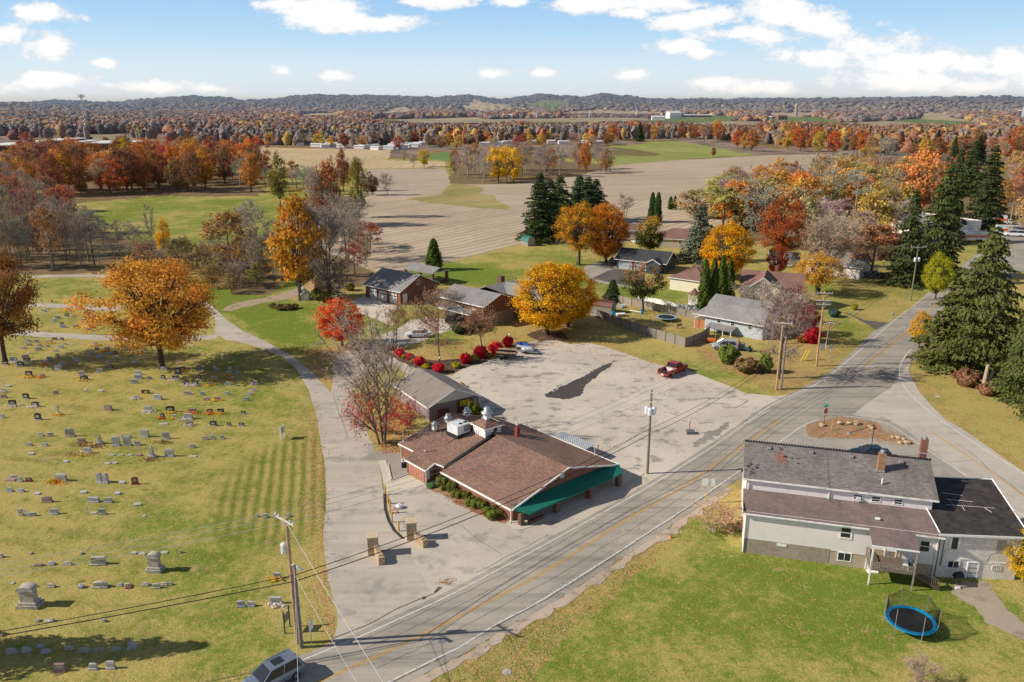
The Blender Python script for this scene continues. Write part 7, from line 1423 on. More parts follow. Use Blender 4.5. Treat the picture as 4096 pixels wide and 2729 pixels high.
row(gK,kK,'in the shade left of the oak, lower row',[(262,1398,70,54,'d','k','F'),(385,1402,50,36,'d','o','F'),(747,1388,50,40,'d','g'),(768,1430,78,42,'d','k','F'),(915,1356,64,34,'d','g'),(1262,1380,66,40,'d','g'),(1268,1420,80,42,'d','g'),(1368,1422,46,26,'d','k'),(1230,1460,66,38,'d','g')])
row(gK,kK,'in the dense group right of the oak trunk',[(1502,1338,66,34,'d','g'),(1635,1382,62,72,'t','k'),(1672,1344,60,40,'d','k','F'),(1830,1336,56,36,'d','k'),(1998,1340,50,24,'d','g','W'),(2112,1330,38,26,'d','o'),(2178,1336,40,38,'d','p'),(2108,1382,54,40,'d','o','F'),(2184,1376,46,26,'d','g')])
row(gK,kK,'in the front row right of the oak trunk',[(1498,1420,46,40,'d','k'),(1610,1428,62,40,'d','k','F'),(1835,1420,34,38,'d','k'),(1968,1426,60,34,'d','g','F'),(2130,1424,44,30,'d','g','F'),(1712,1474,56,42,'d','k','F'),(1790,1478,66,42,'d','k','F'),(1932,1476,56,34,'d','o','F'),(2095,1474,60,32,'d','g'),(2345,1466,46,36,'d','g','F')])
row(gK,kK,'among the flat markers right of the oak crown',[(1628,1254,36,10,'f','g'),(1678,1250,26,8,'f','p'),(1838,1164,30,6,'f','o'),(1762,1118,34,8,'f','g'),(1740,1090,30,8,'f','g'),(2050,1200,40,6,'f','g'),(1950,1228,30,6,'f','o'),(1800,1200,26,6,'f','g')])
row(gG,kG,'in the sunny row with the dark bench',[(76,178,54,20,'f','g','W'),(580,256,52,38,'d','p'),(888,216,44,14,'f','g'),(1048,226,60,18,'f','g'),(1516,250,90,36,'b','k'),(1418,302,64,32,'d','g','F'),(1642,314,96,58,'d','g'),(1955,262,80,40,'d','g'),(2115,268,52,42,'d','g','W')])
row(gG,kG,'in the sunny row at the left edge',[(30,228,70,34,'d','o','F'),(34,298,66,42,'d','p'),(266,306,76,56,'d','k'),(124,378,86,60,'d','k','F'),(362,388,86,54,'d','k','F')])
row(gG,kG,'in the row with the old stone cross',[(18,508,46,46,'d','g'),(392,528,76,74,'d','k'),(606,472,70,104,'c','o','F'),(1125,428,88,62,'d','p')])
row(gG,kG,'in the crowded row with orange flowers',[(1545,438,90,60,'d','g','F'),(1775,446,100,66,'d','k','F'),(2010,448,92,44,'d','p','F'),(2188,456,70,46,'d','k','F'),(2305,458,80,50,'d','k','F'),(1695,506,48,52,'d','k','F'),(1815,510,58,42,'d','g','F'),(1965,518,96,62,'d','g','F')])
row(gG,kG,'in the row near the drive edge',[(1975,584,84,46,'d','p','F'),(2226,590,80,54,'d','k'),(1705,574,90,10,'f','g'),(2158,322,76,34,'d','p'),(2270,322,76,36,'d','p','F')])
row(TL(900,1480,.38265),kG,'in the rows nearest the white sign',[(-10,262,50,36,'d','g'),(0,322,46,34,'d','p'),(15,450,60,30,'d','g'),(420,208,70,34,'d','g'),(380,246,72,40,'d','g'),(330,318,64,36,'d','k'),(330,424,66,42,'d','k'),(20,590,40,46,'d','k'),(250,590,60,40,'d','k'),(300,470,54,26,'d','g')] if 0 else [(2360-2352+10,262,44,36,'d','g'),(250,268,60,34,'d','g'),(215,322,60,36,'d','g'),(190,466,56,34,'d','k'),(170,590,60,38,'d','k'),(40,592,50,42,'d','k'),(290,226,50,30,'d','g')])
row(gG,kG,'in the row with the pair of open topped tablets',[(420,696,66,42,'d','o'),(522,698,62,44,'d','o'),(725,702,100,92,'d','o'),(848,768,88,54,'d','p'),(1040,776,60,100,'o','g'),(1210,800,90,102,'t','g'),(1326,796,90,104,'t','g'),(1285,718,38,46,'t','o'),(1352,718,36,44,'t','o'),(1432,796,62,50,'d','g'),(1504,706,100,80,'d','g'),(1732,726,82,76,'t','g')])
row(gG,kG,'in the short row before the mowing stripes',[(2138,734,60,44,'d','o'),(2220,730,46,46,'d','g'),(2322,728,48,46,'d','g')])
row(gG,kG,'in the row with the leaning obelisk',[(300,798,64,36,'d','g'),(462,800,64,38,'d','g'),(322,890,54,32,'f','g'),(906,878,100,66,'d','g','F'),(1168,900,46,16,'f','g'),(1258,898,44,16,'f','g'),(1354,900,44,16,'f','g'),(1444,900,60,36,'f','p'),(1585,918,70,124,'o','g'),(1765,912,104,84,'d','g'),(2010,818,58,40,'d','g'),(2008,914,80,12,'f','o')])
row(gG,kG,'in the sparse row below the leaning obelisk',[(682,972,48,24,'f','g'),(1118,990,52,18,'f','g'),(1195,986,48,20,'f','g')])
row(gG,kG,'in the row with the twin white tablets',[(134,1134,90,34,'d','o'),(100,1166,104,28,'f','p'),(204,1174,60,62,'t','o'),(294,1172,72,46,'d','r'),(630,1170,134,78,'d','g','F'),(1062,1190,144,108,'u','g'),(1270,1192,60,30,'f','g'),(1408,1202,76,82,'t','r')])
row(gG,kG,'in the row of low blocks under the twin tablets',[(96,1280,74,50,'d','g'),(212,1282,76,42,'d','g'),(380,1306,62,24,'f','g'),(868,1294,62,32,'f','g'),(1222,1306,60,32,'f','g')])
row(gG,kG,'in the row above the small flag',[(484,1392,112,68,'d','p'),(970,1390,124,58,'d','g'),(1128,1392,84,58,'d','g'),(1432,1424,70,40,'f','g')])
row(gG,kG,'in the row with the small flag',[(212,1530,56,80,'t','o'),(296,1534,50,40,'d','g','W'),(346,1532,50,44,'d','g'),(560,1514,92,64,'d','g'),(966,1508,70,10,'f','o','W'),(1064,1518,80,66,'d','g'),(1498,1540,34,14,'f','g')])
row(gH,kH,'in the row just behind the two monuments',[(10,428,24,44,'d','g'),(280,396,20,22,'d','o'),(744,398,22,26,'d','o'),(1224,396,40,22,'f','g'),(1300,402,58,20,'f','o'),(1412,392,56,18,'f','o'),(1506,388,60,18,'f','g'),(1655,388,16,34,'d','o')])
row(gH,kH,'in the line with the nearer tall monument',[(348,506,74,30,'d','p'),(464,494,74,34,'d','g'),(618,494,74,34,'d','o'),(896,500,144,82,'d','o'),(1418,560,150,176,'m','o')])
row(gH,kH,'in the line with the monument at left',[(106,672,30,18,'f','g'),(258,700,84,44,'d','g'),(256,888,204,208,'m','o'),(462,702,78,38,'d','o'),(738,708,44,48,'o','g'),(914,710,142,66,'d','o'),(1102,692,42,34,'d','g'),(1170,692,60,32,'d','o'),(1174,712,50,26,'f','r'),(1334,688,60,34,'d','o'),(1434,712,76,50,'d','o'),(1508,684,60,32,'d','o'),(1564,682,26,34,'d','g')])
row(gH,kH,'in the row of small posts under the wires',[(345,1020,24,30,'d','o'),(478,1018,22,34,'d','o'),(425,1020,60,8,'f','o'),(948,1022,26,34,'d','g')])
row(gH,kH,'in the row at the edge of the big shadow',[(96,1312,98,54,'d','g'),(238,1300,90,50,'d','g'),(362,1254,66,14,'f','g'),(414,1308,84,42,'d','g'),(630,1278,82,40,'d','o'),(772,1302,100,50,'d','o'),(898,1290,78,34,'d','o'),(1064,1284,82,40,'d','g'),(1208,1270,78,66,'d','g')])
row(gH,kH,'in the row inside the big shadow',[(540,1482,112,80,'d','p'),(850,1462,78,64,'d','g'),(1014,1454,86,74,'d','g')])
row(gH,kH,'on the slope near the utility poles',[(2214,884,84,62,'d','g'),(2306,878,70,50,'d','g')]); row(tC,.4966,'just above the two utility poles',[(170,740,66,50,'d','g','F'),(155,946,104,60,'d','g','F')])
row(TL(1024,1500,.435),.435,'in the little row right of the crossarm',[(8,1312,22,36,'d','g'),(82,1318,42,44,'d','g'),(172,1312,34,28,'d','g'),(296,1310,40,32,'d','o')])
# yellow and dry plants by the graves
for u,v,fn,c,lab,s in [(880,1110,gK,(.75,.42,.02),'mound of yellow flowers beside a weathered headstone',.9),(880,895,gG,(.6,.42,.03),'yellow flower patch in front of a grey headstone',.7),(555,1175,gG,(.45,.40,.05),'small yellow bush at the corner of a long grey headstone',.35)]:
    x,y=fn(u,v); o=flowers(x,y,lab,(c,),160,s)
for u,v,lab in [(850,795,'dry brown stalks in front of a pinkish headstone'),(1010,805,'dry stalks at the foot of the pointed obelisk'),(1700,765,'withered brown perennials around a tall grey headstone'),(1560,945,'withered stalks around the leaning obelisk'),(800,885,'dry reddish stalks beside the yellow flower patch')]:
    x,y=gG(u,v); o=flowers(x,y,lab,((.30,.17,.09),),150,.7)
# ---------------------------------------------------------------- vehicles
def paint(name,c,metal=.3,rough=.3): 
    m,t,b=newmat(name,rough,.6,metal); t.set(b.inputs['Base Color'],c); b.inputs['Coat Weight'].default_value=.6; b.inputs['Coat Roughness'].default_value=.08; return name
paint('paint_blue_grey',(.25,.31,.39),.45); paint('paint_red',(.40,.015,.012),.1); paint('paint_silver',(.55,.57,.59)); paint('paint_white',(.82,.82,.82),.0); paint('paint_teal',(.004,.03,.045)); paint('paint_black',(.015,.015,.017)); paint('paint_orange',(.75,.13,.02),0); m,t,b=newmat('lamp_red',.3,.5); t.set(b.inputs['Base Color'],(.35,.01,.01)); m,t,b=newmat('lamp_clear',.15,.6); t.set(b.inputs['Base Color'],(.7,.72,.75))
def vehicle(kind,label,x,y,rz,col,name='parked_car',cat='car',rack=False,sc=1.0,sunroof=False,group=None):
    r=thing(name,label,cat,(x,y,.03),rz,group); r.scale=(sc,)*3
    # section table: x, bottom, shoulder height, half width, top (hood/boot) height
    T={'suv':([(-2.25,.55,.85,.62,.95),(-2.2,.36,1.02,.84,1.06),(-1.7,.3,1.04,.91,1.1),(-.5,.28,1.0,.93,1.06),(.7,.28,.98,.93,1.04),(1.2,.3,.95,.92,1.02),(1.9,.34,.86,.88,.93),(2.22,.4,.74,.78,.80),(2.3,.5,.66,.6,.7)],(-2.0,1.25,-1.72,.35,1.66,.86,.66),4.6,(-1.38,1.42),.36),
       'sedan':([(-2.35,.45,.78,.6,.86),(-2.28,.34,.9,.82,.95),(-1.7,.26,.93,.89,.97),(-.4,.24,.9,.9,.93),(.9,.24,.88,.9,.92),(1.5,.28,.82,.88,.86),(2.1,.32,.72,.82,.76),(2.35,.42,.6,.6,.64)],(-1.75,1.15,-1.05,.25,1.40,.82,.60),4.7,(-1.4,1.45),.33),
       'van':([(-2.9,.5,1.2,.9,1.25),(-2.85,.35,1.3,.98,1.32),(0,.3,1.3,1.0,1.32),(1.4,.3,1.25,1.0,1.28),(2.2,.34,1.1,.95,1.15),(2.75,.42,.85,.85,.95),(2.85,.5,.75,.7,.8)],(-2.85,1.9,-2.75,.95,2.05,.95,.78),5.7,(-1.8,1.8),.38),
       'pickup':([(-.55,.45,1.02,.90,1.04),(0,.42,1.04,.92,1.06),(1.0,.42,1.04,.92,1.08),(1.6,.45,1.02,.91,1.08),(2.3,.48,.98,.89,1.02),(2.5,.5,.85,.8,.9),(2.55,.55,.75,.7,.8)],(-.5,1.25,-.38,.55,1.66,.84,.68),5.1,(-1.55,1.65),.38)}[kind]
    secs,(c0,c1,d0,d1,zr,w0,w1),L,wx,wr=T; rings=[]
    for (X,zb,zs,w,zt) in secs: rings.append([(X,-w*.9,zb),(X,-w,zb+.16),(X,-w,(zb+zs)/2+.08),(X,-w*.95,zs),(X,-w*.72,zt),(X,w*.72,zt),(X,w*.95,zs),(X,w,(zb+zs)/2+.08),(X,w,zb+.16),(X,w*.9,zb)][::-1])
    MB().loft(rings).build('body',Q[col],r,smooth=False,bevel=.03)
    zb=max(s[2] for s in secs)-.04
    g=MB(); a=[(c0,-w0,zb),(c1,-w0,zb),(c1,w0,zb),(c0,w0,zb)]; b=[(d0,-w1,zr),(d1,-w1,zr),(d1,w1,zr),(d0,w1,zr)]
    g.add(a+b,[(0,1,5,4),(1,2,6,5),(2,3,7,6),(3,0,4,7)]); g.build('windows',Q['glass'],r)
    rf=MB(); rf.box(((d0+d1)/2,0,zr+.01),(d1-d0+.16,w1*2+.1,.06)); ro=rf.build('roof',Q[col],r,bevel=.025)
    pl=MB()
    for i in range(4): pl.tube(a[i],b[i],.045,n=5)
    xm=(c0+c1)/2-.1; 
    for s in (-1,1): pl.tube((xm,s*w0,zb),((d0+d1)/2,s*w1,zr),.04,n=5); pl.tube((c0,s*w0,zb),(c1,s*w0,zb),.03,n=5)
    pl.build('pillars',Q[col if kind!='sedan' else col],r)
    if sunroof: MB().box(((d0+d1)/2+.25,0,zr+.045),(.85,.8,.01)).build('sunroof',Q['glass'],ro)
    if rack:
        m=MB(); 
        for s in (-1,1): m.tube((d0+.2,s*w1*.98,zr+.09),(d1-.2,s*w1*.98,zr+.09),.025,n=5)
        m.build('roof_rails',Q['chrome'],r)
    for X in wx:
        for s in (-1,1):
            t_=MB().lathe([(wr*.62,-.11),(wr*.95,-.11),(wr,-.07),(wr,.07),(wr*.95,.11),(wr*.62,.11)],(0,0,0),18,ax='y'); o=t_.build('wheel',Q['rubber'],r,(X,s*(secs[3][3]-.08),wr),smooth=False)
            rm=MB(); rm.lathe([(wr*.62,-.02),(wr*.62,.02)],(0,s*.09,0),14,ax='y')
            for q in range(5): an=q*1.2566; rm.box((wr*.3*math.cos(an),s*.115,wr*.3*math.sin(an)),(wr*.5,.015,.06),ry=-an)
            rm.build('rim',Q['galvanised'],o)
    xf=secs[-2][0]; xb=secs[0][0]
    for s in (-1,1):
        MB().box((xf-.02,s*secs[-2][3]*.8,secs[-2][2]-.06),(.2,.3,.13)).build('headlight',Q['lamp_clear'],r)
        if kind!='pickup': MB().box((secs[1][0]-.0,s*secs[1][3]*.84,secs[1][2]-.12),(.12,.22,.18)).build('tail_light',Q['lamp_red'],r)
        MB().box((c1-.25,s*(w0+.14),zb+.06),(.14,.2,.12)).build('mirror',Q[col],r,bevel=.02)
    MB().box((secs[-1][0]+.0,0,secs[-1][1]+.06),(.08,1.1,.1)).build('number_plate',Q['black_plastic'],r)
    if kind=='pickup':
        m=MB(); 
        for s in (-1,1): m.box((-1.58,s*.84,.82),(2.06,.12,.52)); m.box((-1.55,s*.93,.72),(.95,.14,.34))
        m.box((-1.58,0,.55),(2.0,1.6,.08)); m.build('bed',Q[col],r,bevel=.02); o=MB().box((-2.6,0,.82),(.08,1.66,.5)).build('tailgate',Q['paint_black'],r,bevel=.02); m=MB(); m.box((-2.7,0,.5),(.16,1.8,.18)); m.build('bumper',Q[col],r); MB().box((-2.8,0,.52),(.03,.4,.14)).build('number_plate',Q['sign_white'],r); MB().box((-.85,.1,.8),(.35,1.1,.4)).build('tool_box',Q['white_metal'],r)
        for s in (-1,1): MB().box((-2.63,s*.86,.85),(.06,.1,.3)).build('tail_light',Q['lamp_red'],r)
        m=MB(); 
        for s in (-1,1): m.tube((-.55,s*.8,1.05),(-.5,s*.68,1.66),.045,n=5)
        m.tube((-.5,-.68,1.66),(-.5,.68,1.66),.045,n=5); m.build('rear_window_frame',Q[col],r)
    return r
def between(p,q,f=.5): return (p[0]+(q[0]-p[0])*f,p[1]+(q[1]-p[1])*f)
fS=tile(920,2430,400/1199.)
a=fS(790,868); rz=math.atan2(-.655,-.757)+.05; hx,hy=math.cos(rz),math.sin(rz)   # nose points down the road
px_=(a[0]+hx*1.38+(-hy)*(-.84),a[1]+hy*1.38+hx*(-.84))
vehicle('suv','blue grey SUV with a dark sunroof on the road at the bottom edge',px_[0],px_[1],rz,'paint_blue_grey',rack=True,sunroof=True)
fT=tile(2600,1420,.1487); a=fT(572,598); b=fT(915,458); rz=AX(a,b); c_=between(a,b); hx,hy=math.cos(rz),math.sin(rz)
vehicle('pickup','red pickup truck with an open bed parked alone at the edge of the lot',c_[0]-hy*.8,c_[1]+hx*.8,rz,'paint_red','pickup_truck','pickup truck',sc=math.dist(a,b)/3.2)
q=tE(1960,1150); vehicle('suv','silver SUV parked beside the light blue house',q[0],q[1]+.4,R(168),'paint_silver',rack=True)
q=tA(1490,1030); vehicle('sedan','white sedan behind the small russet oaks',q[0],q[1],R(185),'paint_white')
q=tA(1840,905); vehicle('suv','black SUV in front of the brick house garage doors',q[0],q[1],R(10),'paint_black')
q=G(3485,1838); vehicle('sedan','dark teal sedan half hidden behind the long white house roof',q[0],q[1]+.6,R(176),'paint_teal')
for u,v,k,c,l,rz in [(2255,1485,'van','paint_white','white van parked by the far road',160),(1720,1490,'sedan','paint_white','white car beside the big orange striped trailer',20)]:
    q=f3(u,v); vehicle(k,l,q[0],q[1],R(rz),c,'parked_van' if k=='van' else 'parked_car','van' if k=='van' else 'car')
for i,(u,v) in enumerate([(395,1415),(435,1418),(490,1405),(500,1425),(560,1400),(580,1390)]):
    q=f3(u,v); vehicle('van' if i in(0,4) else 'suv','white vehicle in the storage yard behind the rust red maple',q[0],q[1],R(20+i*30),'paint_white','parked_van','van',group='white vehicles in the storage yard')
q=f3(990,1490); vehicle('pickup','dark pickup under the rusty tree near the white house',*tF(980,480),R(150),'paint_black','pickup_truck','pickup truck')
def boxtruck(label,x,y,rz,L_,cab=True,txt=True):
    r=thing('box_trailer' if not cab else 'box_truck',label,'truck',(x,y,0),rz); MB().box((0,0,1.95),(L_,2.3,2.4)).build('box',Q['paint_white'],r); MB().box((L_*.12,-1.155,1.75),(L_*.74,.02,.75)).build('stripe',Q['paint_orange'],r)
    m=MB(); m.box((-L_*.36,-1.157,1.9),(L_*.22,.02,1.7)); m.build('picture_panel',simple('blue_picture',(.08,.25,.55),.5,.6,2,c2=(.7,.4,.1),scale2=1.2),r)
    if txt: textpart(r,'U-HAUL',.7,Q['print_dark'],(L_*.18,-1.17,2.65),(R(90),0,0))
    if cab: MB().box((L_/2+.9,0,1.1),(1.7,2.0,1.6)).build('cab',Q['paint_white'],r,bevel=.1); MB().box((L_/2+1.2,0,1.55),(1.2,2.04,.5)).build('windscreen',Q['glass'],r)
    for X in (-L_*.3,L_*.3 if not cab else L_/2+.9):
        for s in (-1,1): MB().lathe([(.25,-.12),(.45,-.12),(.45,.12),(.25,.12)],(X,s*1.0,.45),14,ax='y').build('wheel',Q['rubber'],r)
    return r
q=f3(1840,1530); boxtruck('long white box trailer with an orange stripe in front of the used car building',*q,R(-4),11,False); q=f3(2170,1470); boxtruck('white box truck with an orange stripe by the far road',*q,R(-10),5); q=f3(2125,1372); boxtruck('small white box truck behind the used car building',*q,R(-20),4,txt=False)
# trailers in the lot
fJ=tile(1960,1340,300/1345.); a=fJ(218,432); b=fJ(540,470); rz=AX(fJ(275,450),fJ(545,470))+.02
tr=thing('utility_trailer','black dump trailer with plywood sides parked by the red bushes','trailer',(*between(fJ(218,432),fJ(275,450),.5),0),rz); 
m=MB(); m.box((.35,.85,.75),(3.3,1.8,.1)); m.box((2.4,.85,.45),(1.6,.12,.12)); 
for s in (-.05,1.75): m.box((.35,s,.95),(3.3,.05,.4))
m.build('bed',Q['paint_black'],tr); 
for s in (-.09,1.79): MB().box((.35,s,1.25),(3.4,.04,.32)).build('side_board',simple('plywood',(.72,.50,.32),.8),tr)
MB().box((2.02,.85,1.25),(.04,1.86,.32)).build('side_board',Q['plywood'],tr)
for X in (-.35,.35):
    for s in (-.15,1.85): o=MB().lathe([(.18,-.09),(.32,-.09),(.32,.09),(.18,.09)],(X,s,.32),14,ax='y').build('wheel',Q['rubber'],tr)
q=fJ(700,330); wt_=thing('water_craft_trailer','low trailer with a white rolled tank behind the dump trailer','trailer',(*q,0),rz-.1); m=MB(); m.box((0,0,.4),(3.6,1.2,.1)); m.box((2.2,0,.4),(1.4,.1,.1)); m.build('frame',Q['grey_plastic'],wt_); MB().lathe([(.02,-1.3),(.38,-1.2),(.4,0),(.38,.9),(.02,1.0)],(-.1,0,.75),14,ax='x').build('tank',Q['white_metal'],wt_,smooth=True)
for s in (-.7,.7): MB().lathe([(.15,-.08),(.28,-.08),(.28,.08),(.15,.08)],(-.4,s,.28),12,ax='y').build('wheel',Q['rubber'],wt_)
q=fJ(600,262); js=thing('jet_ski','jet ski under a blue cover on its small trailer','jet ski',(*q,0),rz-.25); 
MB().loft([[(-1.5,-.1,.6),(-1.5,.1,.6),(-1.5,.1,.75),(-1.5,-.1,.75)],[(-1.1,-.45,.45),(-1.1,.45,.45),(-1.1,.42,.85),(-1.1,-.42,.85)],[(.9,-.5,.45),(.9,.5,.45),(.9,.46,.85),(.9,-.46,.85)],[(1.5,-.25,.6),(1.5,.25,.6),(1.5,.25,.85),(1.5,-.25,.85)]]).build('hull',Q['paint_white'],js,bevel=.04)
MB().loft([[(-1.4,-.3,.85),(-1.4,.3,.85),(-1.3,.2,1.0),(-1.3,-.2,1.0)],[(-.6,-.42,.85),(-.6,.42,.85),(-.6,.25,1.35),(-.6,-.25,1.35)],[(0,-.44,.85),(0,.44,.85),(0,.25,1.2),(0,-.25,1.2)],[(.4,-.44,.85),(.4,.44,.85),(.35,.2,1.4),(.35,-.2,1.4)],[(1.4,-.25,.86),(1.4,.25,.86),(1.3,.15,.95),(1.3,-.15,.95)]]).build('cover',simple('blue_cover',(.03,.12,.48),.6,.3,3),js,bevel=.05)
m=MB(); m.box((.2,0,.32),(3.4,.9,.06)); m.build('trailer_frame',Q['galvanised'],js)
for s in (-.6,.6): MB().lathe([(.12,-.07),(.24,-.07),(.24,.07),(.12,.07)],(-.6,s,.24),12,ax='y').build('wheel',Q['rubber'],js)
q=tE(935,345); o=MB().loft([[(-1.4,-.8,0),(-1.4,.8,0),(-1.2,.5,.7),(-1.2,-.5,.7)],[(-.4,-.9,0),(-.4,.9,0),(-.4,.5,1.5),(-.4,-.5,1.5)],[(.6,-.9,0),(.6,.9,0),(.5,.6,1.1),(.5,-.6,1.1)],[(1.4,-.6,0),(1.4,.6,0),(1.3,.4,.5),(1.3,-.4,.5)]]).build('covered_load',simple('tarp_grey',(.25,.33,.38),.6,.3,2),None,(*q,0),R(20),bevel=.12); tag(o,'grey blue tarpaulin covered load beside the blue garage','covered load')
# ---------------------------------------------------------------- trampolines
def trampoline(label,x,y,rad,hh,padm,net,posts=8,ph=0.3):
    r=thing('trampoline',label,'trampoline',(x,y,0)); n=40
    def ring(r0,r1,z,zt):
        m=MB(); vs=[];fs=[]
        for k,(rr,zz) in enumerate(((r0,zt),(r1,zt),(r1,z),(r0,z))):
            for i in range(n): a=6.28319*i/n; vs.append((rr*math.cos(a),rr*math.sin(a),zz))
        for k in range(4):
            for i in range(n): fs.append((k*n+i,k*n+(i+1)%n,((k+1)%4)*n+(i+1)%n,((k+1)%4)*n+i)[::-1])
        return m.add(vs,fs)
    ring(rad*.84,rad,hh-.04,hh+.03).build('pad',Q[padm],r); MB().lathe([(rad*.84,hh-.03),(rad*.84,hh-.015)],(0,0,0),n).build('mat',Q['net_black'],r)
    for i in range(posts):
        a=6.28319*i/posts+ph; p=(rad*1.0*math.cos(a),rad*math.sin(a)); m=MB(); m.tube((*p,0),(*p,hh),.03,n=6)
        if net: m.tube((p[0]*1.02,p[1]*1.02,hh),(p[0]*1.02,p[1]*1.02,hh+1.75),.025,n=6)
        m.build('post' if net else 'leg',Q['galvanised'],r)
    if net:
        m=MB(); N=96; K=12
        def P(i,j):
            a=6.28319*i/N+ph; s=abs(math.sin((a-ph)*posts/2)); top=hh+1.7-.32*s; z=hh+(top-hh)*j/K; rr=rad*(.97-.05*s*(j/K)); return (rr*math.cos(a),rr*math.sin(a),z)
        th=.011
        for i in range(N):
            for j in range(K): m.tube(P(i,j),P(i+1,j),th,n=3,cap=False); m.tube(P(i,j),P(i,j+1),th,n=3,cap=False)
            m.tube(P(i,K),P(i+1,K),th*2,n=3,cap=False)
        m.build('safety_net',Q['net_black'],r)
    return r
trampoline('round trampoline with a bright blue pad and black safety net on the lawn',33.1,56.55,1.98,.75,'tramp_blue',True,6,.5)
q=tE(1425,885); trampoline('round trampoline with a pale worn blue rim inside the fenced yard',q[0],q[1]+.6,2.0,.7,'tramp_pale',False)
# ---------------------------------------------------------------- fences
def fence(name,label,pts,h,mat,post='brown_wood',seg=2.4,ph=.1):
    r=thing(name,label,'fence',(*pts[0],0)); o=pts[0]
    for a,b in zip(pts[:-1],pts[1:]):
        L=math.dist(a,b); n=max(1,round(L/seg)); rz=AX(a,b)
        for i in range(n):
            c=between(a,b,(i+.5)/n); p=between(a,b,i/n); rdz=random.Random(i+int(a[0]*7)).uniform(-.04,.04)
            MB().box((0,0,h/2+rdz),(L/n*.985,.05,h)).build('panel',Q[mat],r,(c[0]-o[0],c[1]-o[1],0),rz)
            MB().box((0,0,(h+ph)/2),(.12,.12,h+ph)).build('post',Q[post],r,(p[0]-o[0]-math.sin(rz)*-.09,p[1]-o[1]-math.cos(rz)*.09*-1,0),rz)
    return r
fence('board_fence','long weathered board fence with a corner, between the lot and the trampoline yard',[tE(718,830),tE(1160,995),tE(1590,1125)],1.75,'grey_board'); fence('board_fence','short weathered board fence running back to the light blue house',[tE(1590,1125),tE(1740,1070),tE(1815,1010)],1.75,'grey_board')
fence('board_fence','rear board fence of the trampoline yard',[tE(945,705),tE(1100,745),tE(1300,785),tE(1500,825)],1.6,'wood_board'); fence('board_fence','dark section of the rear fence toward the gambrel house',[tE(1500,825),tE(1700,870),tE(1800,882)],1.6,'grey_board'); fence('board_fence','low fence return behind the rusty roofed shed',[tE(870,720),tE(945,705)],1.7,'grey_board')
fence('picket_fence','white picket fence behind the rear board fence',[tE(1150,700),tE(1320,730),tE(1500,775),tE(1720,800)],1.25,'trim_white','trim_white')
# ---------------------------------------------------------------- yard things
def lump(name,label,cat,u,v,fn,d,col,rz=0,bev=.04,z=0):
    q=fn(u,v); o=MB().box((0,0,d[2]/2),d,taper=.85).build(name,Q[col],None,(*q,z),rz,bevel=bev); return tag(o,label,cat)
def pile(name,label,cat,q,boxes,rz=0):
    r=thing(name,label,cat,(*q,0),rz)
    for i,(x,y,z,dx,dy,dz,m,nm) in enumerate(boxes): MB().box((x,y,z),(dx,dy,dz),rz=i*.13).build(nm,Q[m],r,bevel=.02)
    return r
pile('lumber_stack','white boards stacked on trestles along the rear fence','lumber',tE(1170,745),[(0,0,.9,4.4,.3,.08,'trim_white','board'),(.3,.25,1.0,4.0,.25,.06,'white_siding','board'),(-1.2,0,.42,.1,.8,.84,'weathered_wood','trestle'),(1.3,0,.42,.1,.8,.84,'weathered_wood','trestle')],R(-12))
pile('junk_heap','heap of white plastic furniture beside the rusty roofed shed','junk',tE(1005,760),[(0,0,.3,.7,.6,.6,'white_metal','chair'),(.7,.3,.25,.6,.5,.5,'trim_white','crate'),(-.4,.7,.4,.5,.5,.8,'galvanised','bin'),(.3,-.5,.2,.8,.3,.4,'tramp_pale','tub')])
pile('mattress','white mattress lying on a pallet in front of the rusty roofed shed','mattress',tE(1000,840),[(0,0,.5,1.9,1.1,.2,'trim_white','pad'),(0,0,.2,1.7,1.0,.36,'weathered_wood','pallet')],R(10))
lump('long_panel','white panel lying on the grass of the trampoline yard','panel',1135,795,tE,(3.0,.4,.1),'trim_white',R(-35)); lump('blue_barrel','blue tub beside the mattress','tub',930,825,tE,(.7,.7,.6),'tramp_blue'); lump('tree_wrap','blue sheet wrapped round the fruit tree trunk','sheet',1195,820,tE,(.5,.4,1.1),'tramp_blue')
pile('yard_bench','small dark bench in the trampoline yard','bench',tE(1540,950),[(0,0,.4,1.2,.35,.05,'brown_wood','seat'),(-.5,0,.2,.08,.3,.4,'brown_wood','leg'),(.5,0,.2,.08,.3,.4,'brown_wood','leg'),(0,.18,.65,1.2,.05,.35,'brown_wood','backrest')])
lump('grey_bin','dark grey storage bin beside the silver SUV','bin',2110,1145,tE,(1.0,.8,1.1),'grey_plastic',R(10)); lump('wood_table','small wooden table under the blue house porch','table',2050,1085,tE,(1.6,.7,.8),'natural_wood',R(-35))
pile('orange_machine','orange and brown garden machine in front of the blue house','machine',tE(1830,1080),[(0,0,.5,1.5,.7,.5,'paint_orange','body'),(-.7,0,.3,.5,.6,.6,'brown_wood','crate'),(.7,.1,1.0,.1,.1,1.4,'natural_wood','post')],R(-20))
pile('ride_on_mower','green ride on mower at the foot of the blue house','mower',tE(2165,1160),[(0,0,.45,1.3,.6,.3,'green_metal','body'),(-.3,0,.8,.4,.4,.35,'black_plastic','seat'),(.5,0,.6,.5,.45,.35,'green_metal','hood'),(-.5,.4,.25,.5,.2,.5,'rubber','wheel'),(-.5,-.4,.25,.5,.2,.5,'rubber','wheel'),(.5,.35,.18,.35,.15,.36,'rubber','wheel'),(.5,-.35,.18,.35,.15,.36,'rubber','wheel')],R(160))
